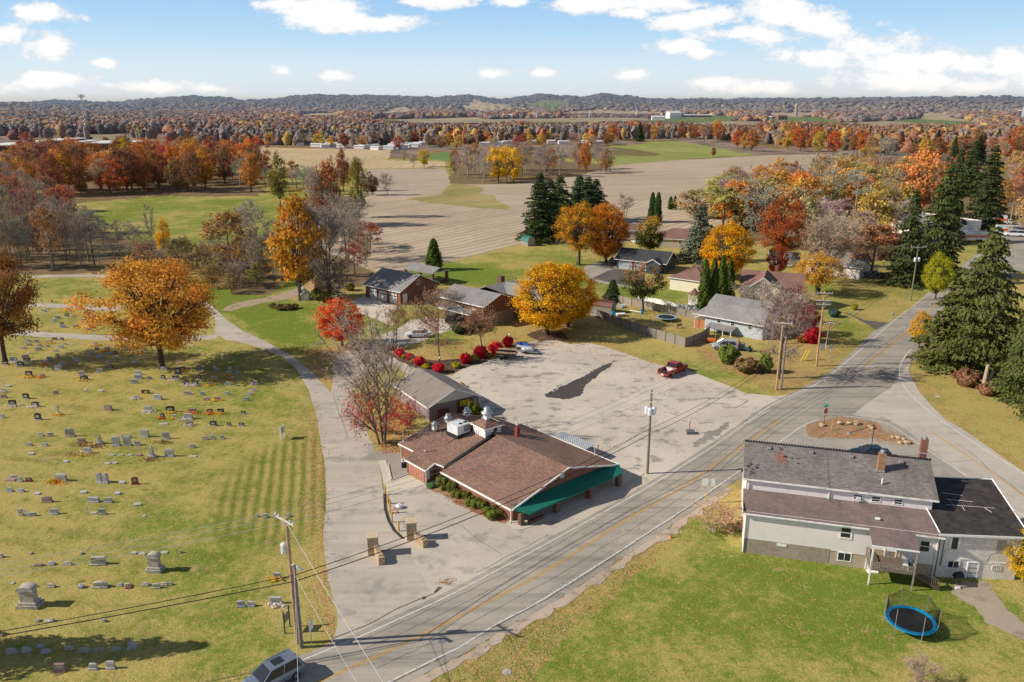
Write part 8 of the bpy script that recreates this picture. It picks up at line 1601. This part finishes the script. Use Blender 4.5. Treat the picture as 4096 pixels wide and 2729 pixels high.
pile('garden_bench','bench with orange pumpkins near the utility poles','bench',tE(2320,1180),[(0,0,.4,1.8,.4,.06,'brown_wood','seat'),(-.7,0,.2,.1,.4,.4,'brown_wood','leg'),(.7,0,.2,.1,.4,.4,'brown_wood','leg'),(.5,0,.55,.3,.3,.28,'paint_orange','pumpkin'),(.0,0,.53,.22,.22,.22,'paint_orange','pumpkin')])
q=tH(1865,1150); gr=thing('barbecue_grill','black barbecue grill standing outside the white door of the block building','grill',(*q,0),R(10)); MB().lathe([(.02,-.4),(.22,-.35),(.25,0),(.22,.35),(.02,.4)],(0,0,.95),12,ax='x').build('lid',Q['black_plastic'],gr,smooth=True); MB().box((0,0,.78),(.85,.45,.2)).build('firebox',Q['black_plastic'],gr)
for a,b in ((-.3,-.2),(.3,-.2),(-.3,.2),(.3,.2)): MB().box((a,b,.34),(.05,.05,.68)).build('leg',Q['grey_plastic'],gr)
q=tH(385,915); gm=thing('gas_meter','grey gas meter against the block foundation','meter',(*q,0)); MB().box((0,0,.45),(.35,.25,.4)).build('body',Q['galvanised'],gm,bevel=.04); m=MB(); m.tube((-.15,0,0),(-.15,0,.9),.025); m.tube((.15,0,.6),(.15,0,.95),.025); m.tube((-.15,0,.9),(.15,0,.95),.025); m.build('pipe',Q['galvanised'],gm)
lump('concrete_block','pale concrete block in the grass under the porch','block',1290,1075,tH,(.18,.18,.4),'trim_white'); lump('cinder_block','concrete block beside the barbecue grill','block',1870,1190,tH,(.5,.25,.2),'painted_block'); lump('step_stone','flat stone slab under the porch','stone',1245,1065,tH,(.9,.6,.1),'painted_block'); lump('blue_bag','dark blue sack at the foot of the porch stairs','bag',1665,1090,tH,(.5,.4,.35),'blue_cover')
# crumpled plastic bag and lot objects
q=tB(1320,1225); rng=np.random.RandomState(3); d=nrm(rng.normal(size=(60,3))); m=MB().lathe([(.02,0),(.35,.05),(.42,.2),(.25,.38),(.02,.45)],(0,0,0),10); m.v=[(a*rng.uniform(.6,1.3),b*rng.uniform(.6,1.2),c*rng.uniform(.7,1.4)) for a,b,c in m.v]; o=m.build('plastic_bag',Q['sign_white'],None,(*q,.02)); tag(o,'crumpled white plastic bag on the tarmac beside the yellow bollards','bag')
q=tG(600,768); r=thing('sign_base','concrete block with a bare leaning post in the parking lot','post base',(*q,0)); MB().box((0,0,.2),(1.1,.9,.4)).build('block',simple('dark_concrete',(.16,.16,.17),.9),r,bevel=.02); m=MB(); m.tube((-.1,0,.4),(-.15,.1,1.3),.05); m.tube((-.15,.1,1.3),(.0,.15,1.9),.07,.02); m.build('post',Q['rust_red'],r)
for i,(u,v) in enumerate([(1190,1102),(1215,1186),(1233,1272),(1252,1356),(1314,1438)]):
    q=tB(u,v); o=MB().lathe([(.09,0),(.09,1.12),(.07,1.2),(.02,1.24)],(0,0,0),12).build('bollard',Q['yellow_steel'],None,(*q,0),smooth=False); tag(o,'yellow steel bollard, %s from the restaurant porch in the curved row'%ORD[i],'bollard','yellow bollards beside the drive')
for u,v,fn,h,l in [(1900,735,tG,1.1,'yellow marker post on the leaf strewn traffic island'),(738,1395,tG,.9,'yellow marker post at the foot of the back turned road sign')]:
    q=fn(u,v); o=MB().lathe([(.06,0),(.06,h),(.03,h+.05)],(0,0,0),8).build('marker_post',Q['yellow_steel'],None,(*q,0)); tag(o,l,'marker post')
q=tC(1518,0); o=MB().lathe([(.12,0),(.05,.3),(.02,.35)],(0,0,0),8).build('marker_cone',Q['paint_orange'],None,(*G(2684,2152),0)); tag(o,'tiny orange marker beside the road edge','cone')
def pier(label,px,py,pts):
    o=tC(px,py); r=thing('gate_pier',label,'gate pier',(*o,0)); 
    MB().box((0,.55,.95),(1.0,1.0,1.9),R(8)).build('pillar',Q['stone'],r,bevel=.03); MB().box((0,.55,1.95),(1.15,1.15,.14),R(8)).build('capstone',simple('sandstone',(.62,.49,.33),.9),r,bevel=.02)
    (x0,y0),(x1,y1)=[(p[0]-o[0],p[1]-o[1]) for p in pts]
    n=6; m=MB()
    for i in range(n):
        f=(i+.5)/n; m.box((x0+(x1-x0)*f,y0+(y1-y0)*f,(.62-.12*math.sin(f*3))*.85+.1*(1-f)),(math.dist((x0,y0),(x1,y1))/n*1.08,.5,1.1-.15*f*2),math.atan2(y1-y0,x1-x0))
    m.v=[(a,b,max(0,c)) for a,b,c in m.v]; m.build('wing_wall',Q['stone'],r,bevel=.04); MB().box((x1,y1,.4),(.62,.62,.8),math.atan2(y1-y0,x1-x0)).build('end_block',Q['stone'],r,bevel=.03)
pier('stone gate pier with a low curved wing nearer the road',938,555,[tC(975,548),tC(1008,612)]); pier('stone gate pier with a low curved wing beside the yellow bollards',1250,432,[tC(1290,440),tC(1350,474)])
# signs
def plate(r,name,pts,m,th=.02): 
    n=len(pts); mb=MB(); mb.add([(a,-th/2,b) for a,b in pts]+[(a,th/2,b) for a,b in pts],[tuple(range(n)),tuple(range(2*n-1,n-1,-1))]+[(i,n+i,n+(i+1)%n,(i+1)%n) for i in range(n)]); return mb.build(name,Q[m],r)
def octo(c,s): return [(c[0]+s*math.cos(math.pi/8+i*math.pi/4),c[1]+s*math.sin(math.pi/8+i*math.pi/4)) for i in range(8)]
q=tG(1830,700); r=thing('stop_sign','red stop sign with a green street name sign on top, on the traffic island','sign',(*q,0),R(22)); MB().tube((0,.05,0),(0,.05,2.9),.04,n=8).build('post',Q['rust_red'],r)
o=plate(r,'sign_plate',octo((0,2.2),.43),'sign_white'); o.location.y=0; o2=plate(r,'sign_face',octo((0,2.2),.39),'sign_red'); o2.location.y=-.012; textpart(r,'STOP',.30,Q['sign_white'],(0,-.03,2.2),(R(90),0,0))
MB().box((0,.05,2.85),(.9,.02,.2),R(12)).build('street_name_plate',Q['sign_green'],r); MB().box((0,.05,3.08),(.8,.02,.2),R(-60)).build('street_name_plate',Q['sign_green'],r)
q=tF(565,1230); r=thing('stop_sign','back of a grey octagonal stop sign beside the utility pole','sign',(*q,0),R(5)); MB().tube((0,-.05,0),(0,-.05,2.6),.04,n=8).build('post',Q['galvanised'],r); plate(r,'sign_plate',octo((0,2.1),.42),'galvanised'); MB().box((0,-.06,1.1),(.25,.02,.2)).build('small_plate',Q['sign_white'],r)
q=tG(752,1410); r=thing('road_sign','wide blank back of a white rectangular road sign in front of the white house','sign',(*q,0),R(-8)); MB().tube((0,-.04,0),(0,-.04,3.0),.045,n=8).build('post',Q['galvanised'],r); plate(r,'sign_plate',[(-.7,2.1),(.7,2.1),(.7,2.95),(-.7,2.95)],'white_metal')
q=tF(465,1215); r=thing('notice_sign','white square sign plate on the utility pole near the junction','sign',(*q,0),R(10)); plate(r,'sign_plate',[(-.1,1.3),(.75,1.2),(.75,2.4),(-.1,2.45)],'sign_white').location.y=-.25
q=fS(980,432); r=thing('road_sign','narrow sign seen edge on beside the two utility poles','sign',(*q,0),R(78)); MB().tube((0,0,0),(0,0,2.2),.04,n=8).build('post',Q['galvanised'],r); plate(r,'sign_plate',[(-.35,1.25),(.35,1.25),(.35,2.15),(-.35,2.15)],'sign_white').location.y=-.05
a=fS(660,312);b=fS(722,232); rz=AX(a,b); L=math.dist(a,b); r=thing('cemetery_notice','green framed notice board seen from the side near the utility poles','sign',(*a,0),rz)
for x in (0,L): MB().lathe([(.06,0),(.06,1.9),(.09,1.92),(.09,1.98),(.05,2.05)],(x,0,0),8).build('post',simple('green_post',(.03,.12,.08),.6),r)
MB().box((L/2,0,1.3),(L-.1,.05,.8)).build('board',Q['weathered_wood'],r)
a=tB(232,600);b=tB(255,582); rz=AX(a,b); r=thing('cemetery_sign','white lettered signboard on two white posts beside the drive','sign',(*a,0),rz); L=max(.9,math.dist(a,b))
for x in (0,L): MB().box((x,0,.95),(.1,.1,1.9)).build('post',Q['sign_white'],r)
MB().box((L/2,0,1.25),(L-.1,.06,1.0)).build('board',Q['sign_white'],r); m=MB()
for i in range(6): m.box((L/2,.035,.95+i*.12),(L*.6,.01,.035)); m.box((L/2,-.035,.95+i*.12),(L*.6,.01,.035))
m.build('lettering',Q['print_dark'],r)
q=tF(1145,862); r=thing('mailbox','grey mailbox with a green tube beside the road','mailbox',(*q,0),R(30)); MB().box((0,0,.5),(.1,.1,1.0)).build('post',Q['weathered_wood'],r); MB().lathe([(.16,-.28),(.16,.28)],(0,0,1.15),12,ax='x').build('box',Q['galvanised'],r); MB().box((0,-.1,.85),(.5,.12,.12)).build('paper_tube',Q['sign_green'],r)
q=tF(527,1130); r=thing('flag_pole','flag pole with a limp red flag beside the junction utility pole','flag pole',(*q,0)); MB().tube((0,0,0),(.3,0,5.2),.05,.03).build('pole',Q['white_metal'],r); m=MB(); m.loft([[(.22,0,4.6),(.42,.1,4.5),(.38,.2,4.5),(.24,.12,4.6)],[(.2,0,2.9),(.38,.12,2.8),(.36,.2,2.8),(.22,.14,2.9)]]); m.build('flag',Q['sign_red'],r)
for u,v,h,l in [(305,1250,1.9,'yellow pole guard leaning beside the junction'),(335,1245,1.9,'second yellow pole guard beside the junction')]:
    q=tF(u,v); o=MB().tube((0,0,0),(.9,.2,h),.09).build('guy_guard',Q['yellow_steel'],None,(*q,0)); tag(o,l,'pole guard')
for u,v,fn,tv,l in [(1692,1290,tA,1222,'white globe lamp in front of the half bare russet oak'),(2333,1045,tA,1010,'white globe lamp behind the tall red bushes'),(1268,1110,tA,1015,'thin black lamp post beside the white car')]:
    q=fn(u,v); h=hgt((1024+u*.435,900+v*.435),(1024+u*.435,900+tv*.435)); r=thing('garden_lamp',l,'lamp',(*q,0)); MB().tube((0,0,0),(0,0,h-.2),.05,n=8).build('post',Q['black_plastic'],r); MB().lathe([(.05,-.2),(.18,-.12),(.22,0),(.17,.14),(.03,.22)],(0,0,h),14).build('globe',Q['glow_globe'],r,smooth=True)
for u,v,fn,l,c in [(615,530,tC,'rusty manhole cover in the drive','old_stone'),(1495,1237,tC,'dark manhole cover in the road','grey_plastic'),(2020,1488,tC,'brown manhole cover in the lower lawn','old_stone'),(1335,1293,tS,'pale concrete access cover on the verge','white_panel')]:
    q=fn(u,v); o=MB().lathe([(.36,0),(.36,.012),(.32,.016)],(0,0,0),20).build('manhole_cover',Q[c],None,(*q,.02)); tag(o,l,'manhole cover')
for u,v,s,l in [(1810,700,1.0,'boulder at the foot of the stop sign'),(1975,680,.9,'low boulder in the middle of the traffic island'),(2060,678,.7,'small pale boulder on the traffic island'),(2130,685,1.1,'big tan boulder on the traffic island'),(2265,720,.9,'lone tan boulder toward the side road')]:
    q=tG(u,v); o=shapes=MB().lathe([(.3,0),(.5,.1),(.46,.3),(.2,.42),(.02,.44)],(0,0,0),9); rg=random.Random(u); o.v=[(a*rg.uniform(.8,1.3)*s,b*rg.uniform(.7,1.0)*s,c*s) for a,b,c in o.v]; o=o.build('boulder',Q['stone'],None,(*q,0),rg.uniform(0,3)); tag(o,l,'boulder')
for u,v,s in [(1240,25,1.0),(1400,95,.8),(1440,100,.9),(1475,108,.7),(1500,135,1.0),(1455,135,.8)]:
    q=tH(u,v); o=MB().lathe([(.3,0),(.5,.1),(.46,.3),(.2,.42),(.02,.44)],(0,0,0),9); rg=random.Random(u); o.v=[(a*rg.uniform(.8,1.3)*s,b*rg.uniform(.7,1.0)*s,c*s) for a,b,c in o.v]; o=o.build('boulder',Q['stone'],None,(*q,0),rg.uniform(0,3)); tag(o,'tan boulder in the loose heap at the far tip of the traffic island','boulder','boulders at the tip of the island')
q=tF(1985,1510); r=thing('tree_stump','tall pale forked tree stump between two brown bushes','tree stump',(*q,0)); MB().tube((0,0,0),(.0,0,1.2),.5,.42,n=10).build('trunk',simple('bare_wood_pale',(.48,.38,.28),.9,.3,5),r); m=MB(); m.tube((-.1,0,1.0),(.0,0,3.9),.34,.26,n=9); m.build('limb',Q['bare_wood_pale'],r); m=MB(); m.tube((.2,0,1.0),(1.1,.1,2.9),.3,.2,n=9); m.build('limb',Q['bare_wood_pale'],r)
# ---------------------------------------------------------------- shrubs
def sh(kind,u,v,fn,k,w,h,c,l,name='shrub',cat='shrub',group=None,hf=1.0):
    x,y=fn(u,v); pm=ppm(y); W=w*k/pm; el=math.atan(CAMH/math.hypot(x,y)); H=max(.4,(h*k/pm-W*.5*math.sin(el))/math.cos(el))*hf; return plant(kind,x,y+W*.35,H,W,c,l,cat,name,group)
for i,(u,v,w,h) in enumerate([(1313,1218,92,70),(1410,1244,78,56),(1497,1298,106,78),(1676,1368,108,84),(1926,1282,106,90),(2064,1232,122,104),(2208,1196,128,104),(2318,1128,100,90)]):
    sh('shrub%d'%(i%2),u,v,tA,.435,w,h,(.62,.012,.03),'crimson burning bush, %s from the left in the row edging the parking lot'%ORD[i],'burning_bush','bush','crimson bushes edging the lot',1.15)
for i,(u,v,w,h,c) in enumerate([(1260,1194,28,34,(.42,.36,.03)),(1357,1232,42,40,(.45,.36,.03)),(1436,1278,42,42,(.42,.34,.03)),(1561,1328,66,50,(.48,.36,.02)),(1838,1322,84,60,(.42,.34,.03)),(2005,1268,70,76,(.26,.24,.04)),(2142,1226,50,52,(.30,.25,.04)),(1245,1166,80,56,(.20,.05,.03))]):
    sh('shrub0',u,v,tA,.435,w,h,c,('low yellow green shrub, %s from the left between the crimson bushes'%ORD[i]) if i<7 else 'dark maroon shrub at the start of the row of crimson bushes','yellow_shrub' if i<7 else 'maroon_shrub')
bx=[(995,812,250,250,'big round clipped dark green bush nearest the porch'),(1000,872,110,110,'low clipped bush between the two biggest round ones'),(1165,912,210,230,'second tall clipped bush along the brick wall'),(1260,1010,240,170,'low wide clipped bush in the middle of the brick wall'),(1430,1045,150,180,'small round clipped bush in the middle of the brick wall'),(1560,1190,300,210,'wide clipped bush, third from the road'),(1740,1240,190,200,'rounded clipped bush, second from the road'),(1935,1410,370,250,'widest clipped bush, nearest the road')]
fB=tile(1560,1780,500/2354.)
for u,v,w,h,l in bx: sh('box0',u,v,fB,500/2354.,w*.9,h*.92,(.17,.18,.04),l,'clipped_bush','bush','clipped bushes along the restaurant wall')
sh('shrub1',770,825,fB,500/2354.,190,90,(.12,.22,.07),'low fresh green plant at the porch corner','green_plant','plant')
sh('column1' if 0 else 'bush_loose',2005,430,tile(1024,1500,.435) ,.435,120,180,(.14,.16,.03),'tall green and yellow bush at the corner of the storage building','tall_bush','bush')
for i,(u,v) in enumerate([(1930,175),(1985,220),(1880,130)]): sh('bush_loose',u,v-10,tB,.435,70,50,(.55,.38,.03),'yellow leaved bush behind the storage building roof, %s from the corner'%['second','nearest','third'][i],'yellow_bush','bush')
for u,v,w,h,c,l,k in [(1640,640,270,210,(.42,.26,.15),'tangle of dry pinkish grass stalks left of the white house','bush_loose')]: 
    x,y=G(2905,2115); plant('thicket1',x,y,2.6,5.2,(.50,.30,.18),'tangle of dry pinkish stalks left of the white house','bush','dry_bush',twc=(.62,.42,.30)); x,y=G(2850,2130); plant('thicket0',x,y,2.4,4.6,(.50,.30,.18),'second tangle of dry stalks nearer the road sign','bush','dry_bush',twc=(.60,.40,.28))
for u,v,w,h,c,l in [(1860,1500,210,170,(.30,.15,.09),'round dry brown bush left of the forked stump'),(2035,1580,150,120,(.32,.16,.10),'round dry brown bush right of the forked stump'),(2000,1300,170,170,(.16,.22,.04),'unused')][:2]: sh('shrub0',u,v,tF,.435,w,h,c,l,'brown_bush','bush')
for u,v,w,h,c,l in [(2000,1290,170,180,(.17,.22,.035),'leafy green sapling bush in front of the silver SUV'),(2180,1370,230,140,(.24,.16,.07),'mixed brown bush between the two green ones'),(2340,1370,110,170,(.14,.17,.04),'dark green bush beside the pair of utility poles')]: sh('bush_loose',u,v,tE,.435,w,h,c,l,'bush','bush')
sh('shrub0',800,785,tF,.435,60,60,(.35,.30,.04),'small yellow green shrub on the lawn by the dark drive','shrub'); sh('shrub0',618,855,tF,.435,100,80,(.08,.13,.12),'blue green spruce shrub beside the dark drive','shrub'); sh('shrub0',420,1100,tF,.435,160,170,(.55,.015,.03),'crimson bush between the house and the junction pole','burning_bush','bush'); sh('shrub0',330,1090,tF,.435,90,80,(.4,.12,.03),'low rust coloured bush under the crimson one','bush','bush')
for i,(u,v,w,h) in enumerate([(150,770,60,50),(210,790,80,60),(280,790,90,60),(350,775,70,50)]): sh('bush_loose',u,v,tA,.435,w,h,(.24,.17,.07),'low brown and green shrub, %s from the left in the lawn clump'%ORD[i],'shrub')
for i,(u,v,w,h) in enumerate([(560,700,110,110),(640,715,130,110),(740,690,90,80),(860,610,90,70)]): sh('bush_loose',u,v,tA,.435,w,h,(.20,.19,.05),'tangled shrub beside the tan sheds, %s from the sheds'%ORD[i],'shrub')
for i,(u,v,w,h) in enumerate([(1880,1010,170,110),(1990,990,150,110),(2060,960,110,80)]): sh('shrub1',u,v,tA,.435,w,h,(.05,.075,.03),'dark evergreen shrub behind the oaks, %s from the white car'%ORD[i],'evergreen_shrub')
for i,(px,py,hh) in enumerate([(1640,1705,2.6),(1580,1672,2.2),(1535,1735,1.6)]):
    x,y=G(px,py); plant('thicket1',x,y,hh+.8,3.6,(.50,.07,.04),'red leaved shrub against the storage building wall, %s of three from the restaurant'%ORD[i],'shrub','red_shrub',twc=(.40,.2,.16))
x,y=G(4098,2330); plant('maple0',x,y,5.6,4.4,(.60,.40,.03),'yellow leaved tree at the right edge beside the block building','tree','yellow_tree')
x,y=G(3680,2760); plant('bare0',x,y,2.6,3.0,GREYT,'thin bare sapling at the bottom edge below the trampoline','sapling','bare_sapling',twc=(.45,.30,.24))
# the dark shadow at the bottom left comes from a conifer just outside the photo
plant('spruce0',-46.5,52.2,14.6,7.5,DG,'conifer just outside the photo at the lower left','tree','spruce_tree')
# fallen leaves lying in drifts (real little leaves)
def leaves(zones,seed=4):
    rng=np.random.RandomState(seed); P=[];C=[]
    for poly,n,cols,z in zones:
        xs=[p[0] for p in poly]; ys=[p[1] for p in poly]; x=rng.uniform(min(xs),max(xs),n*5); y=rng.uniform(min(ys),max(ys),n*5); k=pip(x,y,poly)&(fbm(x*.9,y*.9,3,seed)>rng.uniform(.3,.62,n*5)); x=x[k][:n]; y=y[k][:n]
        P.append(np.stack([x,y,np.full(len(x),z)],1)); C.append(np.array(cols)[rng.randint(0,len(cols),len(x))]*rng.uniform(.7,1.25,(len(x),1)))
    P=np.vstack(P);C=np.vstack(C); V,F,v,h=cards(P,.125,np.array([[0,0,1.6]]),rng,1.5); me=npmesh('fallen_leaves',V,F,MATS['canopy'],{'far':('FLOAT_COLOR','POINT',np.repeat(C,4,0))}); o=link('fallen_leaves',me); o['kind']='stuff'
OR_=[(.62,.34,.12),(.55,.24,.09),(.7,.45,.16),(.4,.16,.07)]; RD_=[(.55,.10,.06),(.62,.22,.14),(.45,.2,.12)]
leaves([(Dp([(1150,770),(1390,770),(1560,870),(1480,870),(1280,800),(1180,800)]),2600,OR_,.06),(Dp([(1590,780),(1800,840),(1880,855),(1800,905),(1600,815)]),4200,[(.6,.33,.22),(.5,.26,.16),(.65,.42,.22)],.05),
 (Dp([(862,985),(925,925),(960,990),(925,1040),(880,1045)]),2200,RD_+OR_[:1],.06),(Dp([(700,805),(835,790),(820,850),(770,890),(720,870)]),1500,RD_+OR_,.05),(Dp([(725,880),(748,1000),(756,1150),(751,1300),(775,1470),(756,1476),(736,1300),(735,1150),(715,1000)]),2600,RD_+OR_,.06),
 ([tR(425,1005),tR(760,1110),tR(1140,1290),tR(1060,1310),tR(740,1180),tR(480,1040)],1500,RD_,.08),(Dp([(1855,985),(1900,965),(2010,970),(2100,1015),(2090,1030),(1980,1010),(1870,1010)]),1500,OR_,.07),(Dp([(1700,980),(1000,1560),(1180,1568),(1560,1230),(1712,1120)]),1500,[(.5,.28,.2),(.55,.36,.2)],.06),
 (Dp([(1950,640),(2090,660),(2080,720),(2000,770),(1950,850),(1880,860),(1850,760)]),3500,OR_,.05),(Dp([(920,800),(1210,770),(1210,800),(1010,860),(930,830)]),1600,[(.5,.2,.1),(.6,.35,.2),(.5,.03,.04)],.06),([tC(1475,770),tC(1560,720),tC(1620,740),tC(1540,790)],70,OR_,.06),([tB(1160,1080),tB(1300,1230),tB(1320,1290),tB(1240,1280),tB(1180,1120)],500,RD_,.07),(Dp([(240,560),(500,560),(520,860),(240,860)]),600,[(.55,.36,.1)],.05)])
# ---------------------------------------------------------------- utility poles and wires
def upole(label,x,y,h,mat='pole_tan',arms=((.97,2.4),),rz=0,name='utility_pole',tf=0,lamp=None,top=None):
    r=thing(name,label,'utility pole',(x,y,0),rz); MB().tube((0,0,0),(0,0,h),.17,.12,n=10).build('pole',Q[mat],r)
    for f,w in arms:
        m=MB(); m.box((0,-.14,h*f),(w,.1,.13)); m.tube((-w*.3,-.14,h*f),(0,-.1,h*f-.55),.02,n=4); m.tube((w*.3,-.14,h*f),(0,-.1,h*f-.55),.02,n=4); o=m.build('crossarm',Q['crossarm_wood'],r)
        for k in (-.48,-.3,.3,.48) if w>1.5 else (-.4,.4): MB().lathe([(.03,0),(.06,.06),(.05,.14),(.08,.17),(.03,.22)],(w*k,-.14,h*f+.065),8).build('insulator',Q['galvanised'],o)
    for i in range(tf): 
        a=(-.42,.42,0)[i]; MB().lathe([(.02,0),(.24,.03),(.26,.1),(.26,.8),(.2,.9),(.08,.95)],(a,-.15 if i<2 else -.5,h*.72),14).build('transformer',Q['white_metal'],r)
    if lamp: m=MB(); m.path([(0,0,h*lamp[0]),(lamp[1]*.5,0,h*lamp[0]+.35),(lamp[1],0,h*lamp[0]+.3)],.05); o=m.build('lamp_arm',Q['white_metal'],r); MB().box((lamp[1]+.2,0,h*lamp[0]+.26),(.6,.25,.13)).build('lamp_head',Q['galvanised'],r,bevel=.03)
    return r
simple('pole_tan',(.50,.32,.18),.9,.2,3,c2=(.30,.2,.13),scale2=1); simple('pole_green',(.22,.22,.13),.9,.2,3); simple('pole_grey',(.25,.21,.19),.9,.2,3); simple('crossarm_wood',(.66,.60,.52),.8,.1,3)
def pz(b,t): return hgt(b,t)
PL=G(1190,2573); PL2=G(1206,2590); PC=G(2589,1895); PR=G(3105,1560); PRb=G(3124,1556); PJ=G(3265,1465); PF=G(3642,1203); PG=f3(2205,1478)
hPL=hgt((1190,2573),(1157,2072)); hPL2=hgt((1206,2590),(1195,2260)); hPC=hgt((2589,1895),(2612,1560)); hPR=hgt((3105,1560),(3130,1285)); hPRb=hgt((3124,1556),(3140,1345)); hPJ=hgt((3265,1465),(3292,1165)); hPF=hgt((3642,1203),(3686,985)); hPG=hgt((4031,943),(4055,810))
upole('tall tan utility pole beside the lower road, taller of the left pair',*PL,hPL,arms=((.985,2.4),),rz=R(-40),tf=1,lamp=(.63,1.0)); upole('short grey utility pole, shorter of the left pair',*PL2,hPL2,'pole_grey',arms=(),rz=0)
upole('greenish utility pole with white transformers in front of the parking lot',*PC,hPC,'pole_green',arms=((.97,2.9),(.86,2.4)),rz=R(-18),tf=3)
upole('tan utility pole at the corner of the lot, taller of the right pair',*PR,hPR,arms=((.975,2.6),),rz=R(-14)); upole('grey utility pole, shorter of the right pair',*PRb,hPRb,'pole_grey',arms=(),rz=0)
upole('tall utility pole with three crossarms and a street lamp',*PJ,hPJ,arms=((.975,2.4),(.88,2.8),(.83,2.2)),rz=R(-8),lamp=(.56,2.2))
upole('greenish utility pole with two transformers farther up the road',*PF,hPF,'pole_green',arms=((.98,3.4),),rz=R(5),tf=2); upole('utility pole with a street lamp in front of the used car building',*PG,hPG,arms=((.97,3.4),),rz=R(5),lamp=(.66,2.6))
r=thing('flood_light_pole','thin dark lamp arm leaning over the grassy island behind the white house','lamp',(*G(3480,1830),0)); m=MB(); q0=G(3480,1830); a=(0,0,0); tip=(G(3395,1736,5.0)); m.path([(0,0,0),(0,0,4.3),(tip[0]-q0[0]+.3,tip[1]-q0[1],5.2),(tip[0]-q0[0],tip[1]-q0[1],5.0)],.04); m.build('arm',Q['black_plastic'],r); MB().lathe([(.05,.2),(.2,.1),(.22,-.02),(.03,-.06)][::-1],(tip[0]-q0[0],tip[1]-q0[1],5.0),10).build('lamp_head',Q['galvanised'],r)
simple('wire_pale',(.45,.45,.46),.5,.05,1); simple('wire_black',(.02,.02,.02),.6,.05,1)
def wire(p,q,sag,rad,mat,label,n=22):
    o=p; pts=[(p[0]+(q[0]-p[0])*i/n-o[0],p[1]+(q[1]-p[1])*i/n-o[1],p[2]+(q[2]-p[2])*i/n-sag*4*(i/n)*(1-i/n)-o[2]) for i in range(n+1)]
    m=MB().path(pts,rad,4); ob=m.build('power_line',Q[mat],None,o); tag(ob,label,'wire')
def ext(p,px,z,k=1.8):   # carry a span through a seen point to its pole outside the photo
    g=G(*px,z); return (p[0]+(g[0]-p[0])*k,p[1]+(g[1]-p[1])*k,z+.4)
def at(P,h,off,rz): return (P[0]+off*math.cos(rz),P[1]+off*math.sin(rz),h)
names=['far','middle','near']
for i,(off,ly) in enumerate(((1.1,2262),(.2,2292),(-1.1,2312))):
    a=at(PL,hPL+.15,off*-1,R(-40)); c=at(PC,hPC*.97+.2,off*-1.2,R(-18)); wire(a,c,1.1,.016,'wire_pale','%s pale power wire crossing above the brown roof'%names[i]); wire(a,ext(a,(0,ly),hPL-1.0),.6,.016,'wire_pale','%s pale power wire crossing the lower cemetery'%names[i])
    d=at(PR,hPR+.1,off*-1.1,R(-14)); wire(c,d,.8,.014,'wire_pale','%s pale power wire from the transformer pole to the right pair'%names[i]); e=at(PJ,hPJ*.88+.1,off*-1.2,R(-8)); wire(d,e,.2,.014,'wire_pale','%s short wire span at the junction'%names[i]); f=at(PF,hPF+.1,off*-1.4,R(5)); wire(e,f,.8,.014,'wire_pale','%s wire up the road toward the spruces'%names[i]); wire(f,at(PG,hPG,off*-1.4,R(5)),1.5,.016,'wire_pale','%s wire on the farthest road span'%names[i])
for i,(z1,z2,z3,ly,rr) in enumerate(((5.9,5.7,6.3,2534,.035),(5.3,5.0,5.6,2552,.045))):
    a=(*PL2,hPL2-.9-i*.55); c=(*PC,z2); d=(*PRb,z3); nm=('upper','lower')[i]
    wire(a,c,1.0,rr,'wire_black','%s thick black cable crossing in front of the green awning'%nm); wire(a,ext(a,(0,ly),a[2]-.5),.3,rr,'wire_black','%s thick black cable over the lower graves'%nm); wire(c,d,.9,rr*.8,'wire_black','%s black cable sagging over the parking lot'%nm); wire(d,(*PF,hPF*.6-i),1.0,.03,'wire_black','%s black cable running past the junction'%nm)
b=G(1640,2900,8.5); wire((PL[0],PL[1],hPL-.4),(*b,8.5),.2,.022,'wire_pale','upper pale guy wire slanting over the road at the bottom'); b=G(1530,2900,5.0); wire((PL2[0],PL2[1],hPL2-.9),(*b,5.0),.2,.018,'wire_pale','lower pale guy wire slanting over the road at the bottom')
b=G(1195,2760,6.5); wire((PL2[0],PL2[1],hPL2-.3),(*b,7.0),.1,.018,'wire_pale','wire running from the short pole down past the SUV roof')
sp=(*G(2390,1822,3.0),3.0); wire((*PC,6.4),sp,.6,.02,'wire_black','service cable from the transformer pole to the roof mast')
